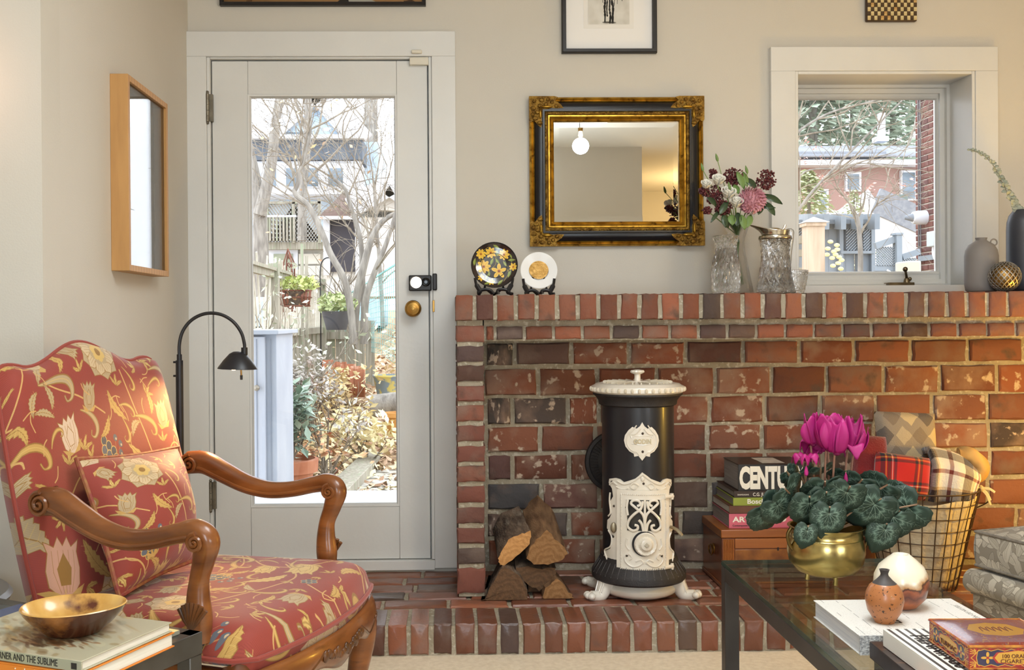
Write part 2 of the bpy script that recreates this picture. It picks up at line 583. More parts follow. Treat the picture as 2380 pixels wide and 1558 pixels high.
MB().box(gx0, gx1, y0 + 0.022, y0 + 0.026, gz0, gz1).build('pane', glass_pane, door, smooth=0)
door_steel = mat('aged_steel', '8E8778', '6E675B', scale=30, rough=0.45, metal=0.9)
for py in (253, 1152):
    hz = wz(482, py); hx = DX0 + 0.004
    h = MB()
    for k in range(5):
        z = hz - 0.052 + k * 0.0212
        h.lathe([(0.0065, z), (0.0065, z + 0.0202)], 12, Matrix.Translation((hx, WY - 0.018, 0)))
    h.ball((hx, WY - 0.018, hz + 0.058), 0.006, 10, 6).ball((hx, WY - 0.018, hz - 0.056), 0.006, 10, 6)
    h.box(hx - 0.004, hx + 0.018, WY - 0.013, WY + 0.006, hz - 0.05, hz + 0.052)
    h.build('hinge', door_steel, door)
# knob and rose
kn = P(961, 718, Y=WY)
kT = Matrix.Translation((kn.x, WY + 0.004, kn.z)) @ Matrix.Rotation(PI / 2, 4, 'X')
MB().lathe([(0, 0.0), (0.024, 0.0), (0.024, 0.003), (0.016, 0.006), (0.011, 0.010), (0.011, 0.034), (0.022, 0.038), (0.030, 0.046), (0.0315, 0.054),
            (0.029, 0.060), (0.024, 0.0625), (0.023, 0.0615), (0.014, 0.0635), (0.0135, 0.0625), (0.006, 0.064), (0.0055, 0.0655), (0, 0.066)], 36, kT).build('door_handle', brass, door)
st = P(1008, 712, Y=WY)
MB().box(st.x - 0.004, st.x + 0.004, WY - 0.0235, WY - 0.015, st.z - 0.022, st.z + 0.022).build('strike_plate', brass, door, bevel=0.001)
# black rim lock with chrome dial, and its keeper on the casing
la, lb = P(950, 640, Y=WY - .03), P(1003, 676, Y=WY - .03)
lock = MB().box(la.x, lb.x, WY - 0.030, WY + 0.004, lb.z, la.z).build('lock_body', black_metal, door, bevel=0.004)
c = P(967, 657, Y=WY - .03)
RX = Matrix.Rotation(PI / 2, 4, 'X')
MB().lathe([(0, 0), (0.0235, 0), (0.0235, 0.003), (0.021, 0.005), (0, 0.0055)], 28, Matrix.Translation((c.x, WY - 0.029, c.z)) @ RX).build('lock_dial', mat('chrome', 'E2E0DC', rough=0.12, metal=1.0), lock)
c = P(990, 656, Y=WY - .03)
MB().lathe([(0.0165, 0), (0.0165, 0.006), (0.013, 0.008), (0.008, 0.006), (0.006, 0.011), (0, 0.011)], 24, Matrix.Translation((c.x, WY - 0.029, c.z)) @ RX).build('lock_button', mat('black_gloss', '101012', rough=0.2), lock)
ka, kb = P(1005, 636, Y=WY - .03), P(1016, 675, Y=WY - .03)
MB().box(ka.x, kb.x, WY - 0.034, WY - 0.02, kb.z, ka.z).build('lock_keeper', black_metal, door, bevel=0.004)
sensor_m = mat('sensor_plastic', 'D8D2C2', rough=0.45)
a, c = P(952, 135, Y=WY), P(996, 153, Y=WY)
MB().box(a.x, c.x, WY - 0.018, WY + 0.004, c.z, a.z).build('contact_sensor', sensor_m, door, bevel=0.003)
a, c = P(957, 121, Y=WY), P(981, 129, Y=WY)
MB().box(a.x, c.x, WY - 0.036, WY - 0.02, c.z, a.z).build('sensor_magnet', sensor_m, door, bevel=0.003)

# ------------------------------------------------------------------ window
win = thing('window_1', 'white framed casement window above the brick mantel', 'window', ((NX0 + NX1) / 2, WY, NZ0))
win['kind'] = 'structure'
cx0, cx1, cz1 = wx(1788, 300), wx(2313, 300), wz(2050, 112)
board('casing_board', cx0, NX0, NZ0 - .02, NZ1, WY - 0.024, WY, parent=win)
board('casing_board', NX1, cx1, NZ0 - .02, NZ1, WY - 0.024, WY, parent=win)
board('casing_board', cx0, cx1, NZ1, cz1, WY - 0.024, WY, parent=win)
board('sill', NX0, NX1, NZ0 - 0.05, NZ0, WY - 0.024, WY + T_ + 0.03, parent=win)
SY = WY + 0.20
board('jamb', NX0, NX0 + 0.012, NZ0, NZ1, WY - 0.02, WY + T_, parent=win)
board('jamb', NX1 - 0.012, NX1, NZ0, NZ1, WY - 0.02, WY + T_, parent=win)
board('jamb', NX0 + .012, NX1 - .012, NZ1 - 0.012, NZ1, WY - 0.02, WY + T_, parent=win)
# stepped frame and sash at the outer end of the reveal
sx0, sx1 = P(1851, 430, Y=SY).x, P(2180, 430, Y=SY).x
sz0, sz1 = P(2010, 637, Y=SY).z, P(2010, 227, Y=SY).z
f = MB()
rect_frame(f, NX0 + .012 - 0.0, NX1 - .012, NZ0, NZ1 - .012, [(0, 0.0), (0, 0.075), (0.012, 0.075), (0.012, 0.055), (0.030, 0.055), (0.030, 0.0)], SY + 0.03)
f.build('window_frame', white_paint, win, smooth=20)
f = MB()
ix0, ix1, iz0, iz1 = NX0 + .042, NX1 - .042, NZ0 + .03, NZ1 - .042
for (a0, a1, c0, c1) in ((max(ix0 - .03, NX0 + .013), sx0, iz0 - .02, iz1 + .02), (sx1, ix1 + .02, iz0 - .02, iz1 + .02), (sx0, sx1, iz0 - .025, sz0), (sx0, sx1, sz1, iz1 + .025)):
    f.box(a0, a1, SY - 0.012, SY + 0.03, c0, c1)
f.build('sash', white_paint, win, bevel=0.003)
f = MB()
rect_frame(f, sx0, sx1, sz0, sz1, [(-.006, 0.012), (0, 0.014), (0.006, 0.008), (0.010, -0.004)], SY)
f.build('glazing_bead', white_paint, win, smooth=20)
MB().box(sx0, sx1, SY + 0.006, SY + 0.010, sz0, sz1).build('pane', glass_pane, win, smooth=0)
# crank operator on the sill and a hinge on the left
bz = mat('bronze_hardware', '8C7C62', '6A5B45', scale=25, rough=0.4, metal=0.9)
a, c = P(2063, 655, Y=SY - .06), P(2122, 645, Y=SY - .06)
h = MB().box(a.x, c.x, SY - 0.075, SY - 0.02, NZ0, NZ0 + 0.016)
k0 = P(2110, 640, Y=SY - .06)
h.lathe([(0.013, 0), (0.011, 0.012), (0.008, 0.02)], 14, Matrix.Translation((k0.x, SY - .05, NZ0 + .014)))
h.tube([(k0.x, SY - .05, NZ0 + .03), (k0.x - .006, SY - .06, NZ0 + .045), (k0.x - .012, SY - .066, NZ0 + .062)], [0.006, 0.005, 0.005], 8)
h.ball((k0.x - .013, SY - .066, NZ0 + .068), 0.010, 12, 8)
h.ball((k0.x + .010, SY - .055, NZ0 + .03), 0.008, 10, 6)
h.build('window_crank', bz, win, bevel=0.002)
h = MB().box(sx0 - .006, sx0 + .002, SY - .03, SY - .012, P(1850, 445, Y=SY).z, P(1850, 392, Y=SY).z)
h.build('sash_hinge', mat('brown_hinge', '7A4A2E', rough=0.5, metal=0.3), win, bevel=0.001)
# ================================================================== the garden and houses seen through the door and the window
bark_m = mat('grey_bark', '97928A', '75706A', scale=6, stretch=(4, 4, 1), rough=0.9, bump=0.5, bscale=40)
twig_m = mat('brown_twig', '938A7C', '6F665A', scale=20, rough=0.9)
grey_wood = mat('weathered_grey_wood', 'A9A497', '7F7A6C', scale=5, stretch=(10, 10, 0.6), rough=0.9, c3='8E977F', scale3=2.5)
blue_grey = mat('blue_grey_paint', 'AAB4C2', '9EA8B8', scale=4, rough=0.55)
slate_fence = mat('slate_grey_paint', '87919A', '7A848D', scale=4, rough=0.7)
out_white = mat('exterior_white_paint', 'D2D6DC', 'C4C8D0', scale=3, rough=0.6)
terracotta = mat('terracotta', 'B5785A', '9A5E44', scale=7, rough=0.85, c3='C9A58E', scale3=12, lo3=.6, hi3=.75)
litter_m = mat('leaf_litter_soil', 'B79C7C', '8A7058', scale=9, rough=0.95, c3='D9B98C', scale3=24, lo3=.52, hi3=.6, bump=0.8, bscale=30, bdist=0.05)
soil_m = mat('dark_soil', '5A4A3E', '3E332B', scale=30, rough=0.95, c3='9A7A56', scale3=40, bump=0.8, bscale=60, bdist=0.02)
concrete_m = mat('pale_concrete', 'B9B6AE', 'A3A098', scale=10, rough=0.9, bump=0.2, bscale=80)
out_glass = mat('dark_house_glass', '4A5862', '7C8A96', scale=2, rough=0.15)

def gz(x, y):
    z = -0.10
    z += max(0, y - 7.2) * 0.06
    z += max(0.0, min(1.0, (x + 1.25) / 0.7)) * max(0, y - 8.0) * 0.10 * max(0, 1 - max(0, y - 16) * 0.02)
    return min(z, 1.4) + 0.02 * noise.noise(Vector((x * 2, y * 2, 0)))
g = MB()
g.grid(lambda u, v: (lambda x, y: (x, y, gz(x, y)))(-7 + 22 * u, 4.35 + 36 * v * v), 40, 60)
struct(g, 'garden_ground', litter_m, smooth=60)

# white sill outside the door
sl = MB().box(P(560, 1178, Y=4.0).x, P(945, 1178, Y=4.0).x, WY + 0.06, 4.38, 0.20, P(800, 1178, Y=WY + .1).z)
tag(sl.build('outer_sill', out_white, None, bevel=0.004), 'white painted wooden sill outside the garden door', 'door sill')

# flagstones
path = thing('garden_path', 'pale concrete slab path at the lower right of the garden door view', 'path', (-0.3, 6.9, -0.1))
for i in range(5):
    for j in range(2):
        xx, yy = -0.66 + j * 0.62, 4.9 + i * 0.62
        MB().box(xx, xx + 0.6, yy, yy + 0.6, -0.12, -0.070).build('slab', concrete_m, path, bevel=0.006)
a, c = P(815, 1138, Z=-0.05), P(872, 1062, Z=-0.05)
ed = MB().bar(a + Vector((-.1, -.9, 0)) , c, 0.16, 0.10)
tag(ed.build('timber_edging', grey_wood, None, bevel=0.004), 'weathered timber board edging the concrete path', 'garden edging')
bed = MB().grid(lambda u, v: (-1.35 + 0.8 * u, 5.6 + 2.0 * v, gz(-1.35 + .8 * u, 5.6 + 2 * v) + 0.012 + 0.04 * math.sin(PI * u) * math.sin(PI * v)), 12, 16)
struct(bed, 'soil_bed', soil_m, smooth=60)

# fallen leaves: uncountable litter
def leaf_quads(mb, n, posfn, size, curl=0.3, seed=1, mats=1, up=0.6):
    r = random.Random(seed)
    for i in range(n):
        p = Vector(posfn(r))
        s = size * r.uniform(0.6, 1.3)
        a = r.uniform(0, 2 * PI)
        tilt = Matrix.Rotation(a, 3, 'Z') @ Matrix.Rotation(r.uniform(-1, 1) * up, 3, 'X') @ Matrix.Rotation(r.uniform(-1, 1) * up, 3, 'Y')
        pts = [(-s, 0, 0), (0, -s * .45, s * curl * .3), (s, 0, s * curl), (0, s * .45, s * curl * .3)]
        mb.cur = r.randrange(mats)
        mb.add([p + tilt @ Vector(q) for q in pts], [(0, 1, 2), (0, 2, 3)])
    mb.cur = 0
leafy = [mat('leaf_rust', 'C4A68C', rough=0.8), mat('leaf_straw', 'E0D0AC', rough=0.8), mat('leaf_brown', '96765C', rough=0.8), mat('leaf_yellow', 'E3D7AC', rough=0.75)]
lm = MB()
def lp(r):
    y = 5.2 + 11 * r.random() ** 1.6
    x = r.uniform(-1.45, 0.55) * (y / 7.5)
    return (x, y, gz(x, y) + 0.012 + r.random() * 0.02)
leaf_quads(lm, 6500, lp, 0.05, seed=3, mats=4, up=0.7)
tag(lm.build('fallen_leaves', leafy, None, smooth=0, fixn=False), 'rust and straw coloured fallen leaves covering the garden bed', 'fallen leaves', kind='stuff')

# ------------------------------------------------------------------ painted store cabinet just outside the door
cb = thing('garden_cabinet', 'blue grey painted store cupboard just outside the garden door', 'cabinet', (-1.0, 4.75, 0.1))
cxr = P(643, 900, Y=4.62).x; cxm = P(612, 900, Y=4.55).x; cxl = -1.35
ctop = P(610, 778, Y=4.55).z
MB().box(cxl, cxr, 4.62, 5.1, 0.05, ctop).build('carcass', blue_grey, cb, bevel=0.003)
MB().box(cxl, cxm, 4.585, 4.615, 0.25, ctop - 0.01).build('door', mat('blue_grey_door', 'B4BCCA', rough=0.5), cb, bevel=0.002)
for px in (596, 627):
    x = P(px, 900, Y=4.58).x
    y = 4.581 if px < 612 else 4.616
    MB().box(x - 0.0014, x + 0.0014, y, y + 0.006, 0.25, ctop - 0.02).build('board_joint', mat('joint_shadow', '8E98A8', rough=0.7), cb)
MB().box(cxl - 0.02, cxr + 0.02, 4.55, 5.14, ctop, ctop + 0.02).build('top_board', blue_grey, cb, bevel=0.003)
k = P(597, 902, Y=4.57)
MB().lathe([(0.008, 0), (0.006, 0.012), (0.014, 0.018), (0.013, 0.028), (0, 0.031)], 18, Matrix.Translation((k.x, 4.586, k.z)) @ Matrix.Rotation(PI / 2, 4, 'X')).build('knob', steel, cb)

# ------------------------------------------------------------------ fence along the left of the garden
FX = -1.42
fence = thing('garden_fence', 'weathered grey board fence with a trellis top along the garden', 'fence', (FX, 9.0, -0.1))
def fz(t, Y): return t
ftop, fmid = 1.44, 0.98
slat_me = MB().box(-0.012, 0.012, -0.055, 0.055, 0, 1.0).mesh('fence_board', grey_wood, 0)
y = 5.5
while y < 11.2:
    z0 = gz(FX, y) - 0.02
    place('board', slat_me, fence, (rnd.uniform(-.008, .008), y - 9.0, z0 + 0.1), (0, rnd.uniform(-.01, .01), rnd.uniform(-.04, .04)), (1, rnd.uniform(.85, 1.0), fmid - z0))
    y += 0.118
for (z, h) in ((ftop, 0.05), (fmid, 0.06), (0.30, .06)):
    MB().box(FX + 0.012, FX + 0.05, 5.4, 11.25, z - h, z).build('rail', grey_wood, fence)
MB().box(FX - 0.03, FX + 0.07, 5.4, 11.25, ftop, ftop + 0.025).build('cap_rail', grey_wood, fence)
for yy in (5.5, 8.15, 11.2):
    MB().box(FX - 0.02, FX + 0.075, yy - 0.05, yy + 0.05, gz(FX, yy) - .1, ftop + 0.06).build('post', grey_wood, fence)
lath = MB().box(-0.005, 0.005, -0.014, 0.014, 0, 0.60).mesh('trellis_slat', mat('pale_trellis', 'CBC6B8', 'A8A394', scale=6, rough=0.9), 0)
for i in range(46):
    yy = 5.55 + i * 0.125
    s = 1 if (int(yy * 1.3) % 2) else -1
    place('trellis_slat', lath, fence, (0.02, yy - 9.0, fmid + 0.1), (s * rnd.uniform(.15, .42), 0, 0), (1, 1, rnd.uniform(.85, 1.0)))
MB().box(FX + 0.06, FX + 0.085, 9.42, 9.46, 0.0, 1.75).build('trellis_stake', grey_wood, fence)
MB().box(FX + 0.06, FX + 0.085, 9.72, 9.75, 0.0, 1.66).build('trellis_stake', grey_wood, fence)
# gate panel facing the house at the far end
gate = thing('garden_gate', 'grey vertical board gate at the far end of the fence', 'gate', (-1.05, 11.3, 0.15))
for i in range(5):
    x = -1.36 + i * 0.108
    MB().box(x, x + 0.1, 11.28, 11.31, 0.1, 1.05).build('board', grey_wood, gate)
MB().box(-1.38, -0.83, 11.25, 11.28, 0.85, 0.93).build('rail', grey_wood, gate)
MB().box(-1.38, -0.83, 11.25, 11.28, 0.28, 0.36).build('rail', grey_wood, gate)
MB().box(-1.375, -1.345, 11.22, 11.25, 0.62, 0.8).build('hinge', black_metal, gate)

# ------------------------------------------------------------------ plants
def foliage(mb, n, c, rad, size, seed, mats=1, up=1.3, shell=0.35):
    r = random.Random(seed)
    def pf(_):
        while True:
            q = Vector((r.uniform(-1, 1), r.uniform(-1, 1), r.uniform(-1, 1)))
            if shell < q.length < 1: break
        return (c[0] + q.x * rad[0], c[1] + q.y * rad[1], c[2] + q.z * rad[2])
    leaf_quads(mb, n, pf, size, seed=seed + 1, mats=mats, up=up)
def twigs(mb, base, n, h, spread, r0, seed, depth=2, bend=0.25):
    r = random.Random(seed)
    tips = []
    def go(p, d, ln, rad, dep):
        pts = [p]; q = p.copy(); dd = d.copy()
        for _ in range(4):
            dd = (dd + Vector((r.uniform(-1, 1), r.uniform(-1, 1), r.uniform(-.4, .8))) * bend).normalized()
            q = q + dd * ln / 4
            pts.append(q.copy())
        mb.tube(pts, [rad * (1 - .15 * i) for i in range(5)], 4 if rad < .012 else 6, caps=False)
        if dep > 0:
            for _ in range(r.choice((2, 3, 3))):
                nd = (dd + Vector((r.uniform(-1, 1), r.uniform(-1, 1), r.uniform(-.3, .9))) * .75).normalized()
                go(pts[r.choice((2, 3, 4))], nd, ln * r.uniform(.55, .8), rad * .55, dep - 1)
        else: tips.append(q)
    for _ in range(n):
        d = Vector((r.uniform(-1, 1) * spread, r.uniform(-1, 1) * spread, 1)).normalized()
        go(Vector(base), d, h * r.uniform(.4, .6), r0, depth)
    return tips

green_glossy = mat('glossy_leaf', '6E8470', 'A2B4A6', scale=9, rough=0.35)
green_lime = mat('lime_leaf', 'A9B86A', 'C9D08A', scale=9, rough=0.6)
green_grey = mat('silver_leaf', 'C2BFB8', 'A8A29C', scale=9, rough=0.6)
# potted laurel
pt = thing('potted_laurel', 'terracotta pot with glossy dark green shrub beside the blue cabinet', 'potted plant', (-0.98, 6.0, -0.1))
pc = Vector((-0.965, 6.0, -0.1))
MB().lathe([(0.0, 0), (0.13, 0), (0.165, 0.27), (0.19, 0.275), (0.195, 0.345), (0.175, 0.35), (0.168, 0.32), (0, 0.31)], 32, Matrix.Translation(pc)).build('pot', terracotta, pt)
st_ = MB(); tp = twigs(st_, pc + Vector((0.03, 0, .3)), 11, 0.50, 0.42, 0.008, 5, 1)
st_.build('stems', twig_m, pt)
lf = MB()
r_ = random.Random(4)
for t in tp * 3:
    for _ in range(4):
        d = Vector((r_.uniform(-1, 1), r_.uniform(-1, 1), r_.uniform(-.3, .9))).normalized()
        p0 = t + Vector((r_.uniform(-.05, .05), r_.uniform(-.05, .05), r_.uniform(-.14, .04)))
        sd = d.cross(Vector((0, 0, 1))).normalized() * 0.022
        lf.add([p0, p0 + d * .05 + sd, p0 + d * .11 + Vector((0, 0, -.012)), p0 + d * .05 - sd], [(0, 1, 2), (0, 2, 3)])
tag(lf.build('leaves', green_glossy, pt, smooth=0, fixn=False), kind='stuff')

# hanging basket on the fence: woven bands
hb = thing('hanging_basket', 'brown woven strap basket of greenery hung on the fence', 'planter', (-1.27, 8.55, 0.95))
b0, b1 = P(655, 712, Y=8.55), P(724, 676, Y=8.55)
bw, bh = b1.x - b0.x, b1.z - b0.z
bcx = (b0.x + b1.x) / 2
brown_metal = mat('rusty_brown', '7A4A3A', '5E3528', scale=14, rough=0.7)
for i in range(9):
    t = -1 + 2 * i / 8
    xx = bcx + t * bw * .5
    MB().tube([(xx, 8.47, b1.z), (xx, 8.43, b1.z - bh * .4), (xx * .9 + bcx * .1, 8.46, b0.z + bh * .1), (bcx + t * bw * .42, 8.5, b0.z)], [(0.011, .002)] * 4, 6, flat=(1, 0, 0)).build('band', brown_metal, hb)
for zz, k in ((b1.z, 1.0), (b1.z - bh * .45, 1.0), (b0.z, .9)):
    MB().tube([(bcx + bw * .52 * k * math.cos(a), 8.52 + 0.09 * math.sin(a), zz) for a in np.linspace(0, 2 * PI, 20, endpoint=False)], 0.006, 6, closed=True).build('hoop', brown_metal, hb)
MB().lathe([(0, 0), (0.085, 0), (0.10, bh * .9), (0, bh * .9)], 18, Matrix.Translation((bcx, 8.52, b0.z + .005))).build('liner', soil_m, hb)
lf = MB(); foliage(lf, 190, (bcx + .02, 8.52, b1.z + 0.05), (0.17, 0.12, 0.07), 0.034, 9, shell=0.0)
tag(lf.build('leaves', green_lime, hb, smooth=0, fixn=False), kind='stuff')
# rusty pierced obelisk on the fence
ob = thing('garden_obelisk', 'rusty pierced metal obelisk spike above the fence basket', 'garden ornament', (-1.42, 8.9, 1.3))
o0, o1 = P(672, 645, Y=8.9), P(669, 578, Y=8.9)
for k in range(4):
    a = k * PI / 2 + .6
    MB().tube([(o0.x + .055 * math.cos(a), 8.9 + .055 * math.sin(a), o0.z - .3), (o0.x + .05 * math.cos(a), 8.9 + .05 * math.sin(a), (o0.z + o1.z) / 2), (o1.x, 8.9, o1.z)], [.008, .007, .004], 6).build('strut', brown_metal, ob)
for k in range(7):
    t = k / 7
    z = o0.z - .25 + (o1.z - o0.z + .25) * t
    r0 = .052 * (1 - max(0, t - .25) * 1.2)
    MB().tube([(o0.x + r0 * math.cos(a), 8.9 + r0 * math.sin(a), z + .02 * math.sin(a * 3)) for a in np.linspace(0, 2 * PI, 12, endpoint=False)], .005, 5, closed=True).build('ring', brown_metal, ob)
# dark hanging pot on a shepherd hook
hp = thing('hanging_pot', 'dark grey hanging pot of light green leaves on a hook', 'planter', (-1.14, 10.2, 0.9))
q0, q1 = P(782, 767, Y=10.2), P(782, 724, Y=10.2)
MB().lathe([(0.0, 0), (0.098, 0), (0.145, q1.z - q0.z), (0.135, q1.z - q0.z), (0.10, .03), (0, .03)], 28, Matrix.Translation(q0)).build('pot', mat('dark_pot', '4E4E54', '44444A', scale=8, rough=0.6), hp)
lf = MB(); foliage(lf, 320, (q1.x, 10.2, q1.z + .07), (0.20, 0.18, 0.115), 0.036, 12, shell=0.0)
tag(lf.build('leaves', mat('mid_green_leaf', 'A3B37C', 'C2CC98', scale=9, rough=0.6), hp, smooth=0, fixn=False), kind='stuff')
hk = [P(745, 700, Y=10.25), P(744, 640, Y=10.25), P(747, 612, Y=10.25), P(758, 600, Y=10.25), P(772, 602, Y=10.22), P(779, 616, Y=10.2)]
MB().tube(smooth_path([(hk[0].x, 10.25, 0.1)] + [tuple(v) for v in hk]), 0.007, 6).build('hook_pole', black_metal, hp)
for dx in (-.13, .13):
    MB().tube([hk[-1], (q1.x + dx, 10.2, q1.z)], 0.003, 4).build('wire', black_metal, hp)

# bare silver-leaved bush in front of the gate, and lower yellow shrubs
def bush(name, label, x, y, h, r, n, lm_, size, seed, sp=0.5, depth=2):
    t = thing(name, label, 'shrub', (x, y, gz(x, y)))
    s = MB(); tips = twigs(s, (x, y, gz(x, y)), 7, h, sp, 0.012, seed, depth)
    s.build('stems', twig_m, t)
    l = MB()
    def pf(rr):
        q = rr.choice(tips); return q + Vector((rr.uniform(-1, 1), rr.uniform(-1, 1), rr.uniform(-1, 1))) * r
    leaf_quads(l, n, pf, size, seed=seed, up=1.2)
    tag(l.build('leaves', lm_, t, smooth=0, fixn=False), kind='stuff')
bc = P(760, 1000, Y=7.3)
bush('silver_bush', 'bare twiggy bush with small silvery leaves behind the potted shrub', bc.x, 7.3, 0.86, 0.07, 620, green_grey, 0.024, 21, 0.5)
bush('yellow_shrub', 'low yellow leaved shrub right of the silvery bush', P(850, 1000, Y=7.9).x, 7.9, 0.42, 0.10, 400, leafy[3], 0.036, 22, .9)
bush('spindly_shrub', 'small yellow and red tinged shrub beside the terracotta pot', P(735, 1000, Y=7.0).x, 7.0, 0.42, 0.07, 200, mat('leaf_gold', 'DFD0A0', 'B5533C', scale=8, rough=.7), 0.034, 23, .8)
bush('far_yellow_shrub', 'golden shrub against the terracotta tiles further up the garden', P(790, 900, Y=9.4).x, 9.4, 0.5, 0.1, 420, mat('leaf_ochre', 'DECFA0', 'CDB284', scale=8, rough=.7), 0.036, 24, .9)
bush('trellis_climber', 'pale climber with narrow silvery leaves on the fence trellis', -1.34, 7.4, 1.5, 0.12, 200, mat('leaf_pale', 'C6CCB8', 'A8B29C', scale=8, rough=.6), 0.027, 25, .12)
tq = P(805, 880, Y=10.0)
tl = thing('terracotta_tiles', 'leaning stack of reddish terracotta roof tiles behind the bush', 'tiles', (tq.x, 10.0, gz(tq.x, 10.0)))
for i in range(4):
    MB().grid(lambda u, v: (tq.x - .16 + .09 * i + .07 * math.cos(PI * u), 10.0 - 0.02 * i + .04 * math.sin(PI * u), tq.z - .12 + v * .30 - .02 * i), 8, 2).build('tile', terracotta, tl, solid=0.012)
bp_ = P(903, 900, Y=9.6)
MBp = MB().lathe([(0, 0), (0.10, 0), (0.14, 0.19), (0.15, 0.2), (0.15, .215), (0.13, .215), (0.1, .03), (0, .03)], 28, Matrix.Translation((bp_.x, 9.6, bp_.z - .1)))
tag(MBp.build('glazed_planter', mat('glazed_blue_pot', '7C8C98', 'C8B96A', scale=9, rough=0.35, lo=.52, hi=.56), None), 'blue glazed planter with yellow decoration in the leaf litter', 'planter')
bp_ = P(922, 985, Y=8.2)
MBp = MB().lathe([(0, 0), (0.07, 0), (0.09, 0.15), (0.105, 0.155), (0.105, .19), (0.09, .19), (0.07, .03), (0, .03)], 24, Matrix.Translation((bp_.x, 8.2, bp_.z - .1)))
tag(MBp.build('small_clay_pot', mat('ochre_clay', 'C99352', 'B47E42', scale=8, rough=0.7), None), 'small ochre clay pot at the right edge of the door pane', 'planter')
a, c = P(862, 945, Y=9.0), P(960, 935, Y=9.0)
MBp = MB().tube([a, (a + c) / 2 + Vector((0, 0, .01)), c], [.1, .095, .1], 14)
tag(MBp.build('fallen_log', bark_m, None), 'grey log lying across the leaf litter', 'log')
# teal garden netting on a wire fence
nt = MB()
A0, A1 = P(786, 700, Y=14.0), P(950, 596, Y=9.2)
def npt(u, v):
    p = A0.lerp(A1, u); zb = gz(p.x, p.y) + .35 * (1 - u) + .4 * u
    return (p.x, p.y, p.z * (1 - v) + zb * v)
for i in range(46):
    nt.tube([npt(i / 45, k / 6) for k in range(7)], 0.0028, 3, caps=False)
for k in range(16):
    nt.tube([npt(u, k / 15) for u in np.linspace(0, 1, 10)], 0.0028 if k else 0.012, 3, caps=False)
tag(nt.build('garden_netting', mat('teal_netting', '6FB5B4', '8CC6C4', scale=6, rough=0.7), None), 'teal mesh netting stretched behind the branches', 'netting')

# ------------------------------------------------------------------ trees
def tree(name, label, trunk, r0, r1, Y, seed, kids, leaves=None, n=8, lm_=None, depth=3, ln=1.2, group=None, mt=bark_m, tr=0.011):
    """trunk: pixel path; kids: positions along the trunk where limbs start"""
    pts = [P(x, y, Y=Y) for (x, y) in trunk]
    pts = [Vector(p) for p in smooth_path([tuple(p) for p in pts], 6)]
    t = thing(name, label, 'tree', tuple(pts[0]), group=group)
    k = len(pts)
    b = MB(); b.tube(pts, [.68 * (r0 + (r1 - r0) * i / (k - 1)) for i in range(k)], 10)
    b.build('trunk', mt, t)
    r = random.Random(seed)
    tw = MB(); tips = []
    def go(p, d, L_, rad, dep):
        q = p.copy(); ps = [p]; dd = d.copy()
        for _ in range(5):
            dd = (dd + Vector((r.uniform(-1, 1), r.uniform(-1, 1) * .6, r.uniform(-.7, .75))) * .28).normalized()
            q = q + dd * L_ / 5; ps.append(q.copy())
        tw.tube(ps, [max(rad * (1 - .14 * i), .0022 * Y / 10) for i in range(6)], 5 if dep > 1 else 3, caps=False)
        if dep:
            for _ in range(r.choice((2, 3, 4))):
                nd = (dd + Vector((r.uniform(-1, 1), r.uniform(-1, 1) * .6, r.uniform(-.8, .8))) * .9).normalized()
                go(ps[r.choice((1, 2, 3, 4, 5))], nd, L_ * r.uniform(.5, .8), rad * .5, dep - 1)
        else: tips.append(q)
    for f_ in kids:
        i = min(k - 1, int(f_ * (k - 1)))
        d0 = (pts[min(k - 1, i + 1)] - pts[max(0, i - 1)]).normalized()
        for _ in range(2):
            go(pts[i], (d0 + Vector((r.uniform(-1, 1), r.uniform(-.6, .6), r.uniform(-.5, .6))) * .9).normalized(), ln * r.uniform(.6, 1.0), tr, depth)
    if tw.v: tw.build('branches', twig_m, t)
    if leaves and tips:
        l = MB()
        leaf_quads(l, leaves, lambda rr: rr.choice(tips) + Vector((rr.uniform(-1, 1), rr.uniform(-1, 1), rr.uniform(-1, 1))) * .08, 0.035, seed=seed, up=1.2)
        tag(l.build('leaves', lm_ or leafy[3], t, smooth=0, fixn=False), kind='stuff')
    return t
tree('forked_tree', 'smooth grey tree forking low behind the left fence', [(607, 690), (606, 560), (602, 470), (590, 400), (575, 330)], 0.17, 0.09, 14.0, 31, (.9,), ln=1.2, depth=1)
tree('forked_tree_limb', 'smooth grey limb of the forked tree leaning up and right', [(603, 500), (618, 440), (632, 370), (640, 290), (652, 215)], 0.13, 0.08, 13.9, 32, (.6, .8, 1), ln=1.6, depth=2)  # second limb of the forked tree, built as a trunk of its own
tree('leaning_tree', 'dark curved bare tree leaning left across the door pane', [(822, 800), (815, 720), (800, 650), (768, 590), (748, 540), (718, 480), (690, 455), (683, 440)], 0.055, 0.035, 10.0, 33, (.7, .9), ln=1.0, depth=2, leaves=14)
tree('leaning_tree', 'short dark fork above the curved bare tree', [(684, 446), (692, 425), (694, 400), (705, 378), (722, 300)], 0.034, 0.02, 10.0, 34, (.4, .7, 1), ln=1.1, depth=3, leaves=20)
tree('multi_stem_tree', 'bare tree with a dark straight stem rising at centre right', [(848, 800), (846, 720), (842, 640), (838, 560), (815, 480), (802, 440), (775, 415)], 0.05, 0.025, 10.6, 35, (.5, .75, 1), ln=1.2, depth=3, leaves=22)
tree('multi_stem_tree', 'pale bending stem sweeping right toward the netting', [(820, 800), (828, 700), (845, 620), (866, 550), (895, 510), (935, 490)], 0.075, 0.03, 10.5, 36, (.5, .8, 1), ln=1.1, depth=3, leaves=16)
tree('multi_stem_tree', 'thin outer stem rising along the right pane edge', [(846, 800), (850, 700), (872, 630), (900, 560), (928, 470)], 0.06, 0.025, 10.4, 37, (.5, .8), ln=1.1, depth=3)
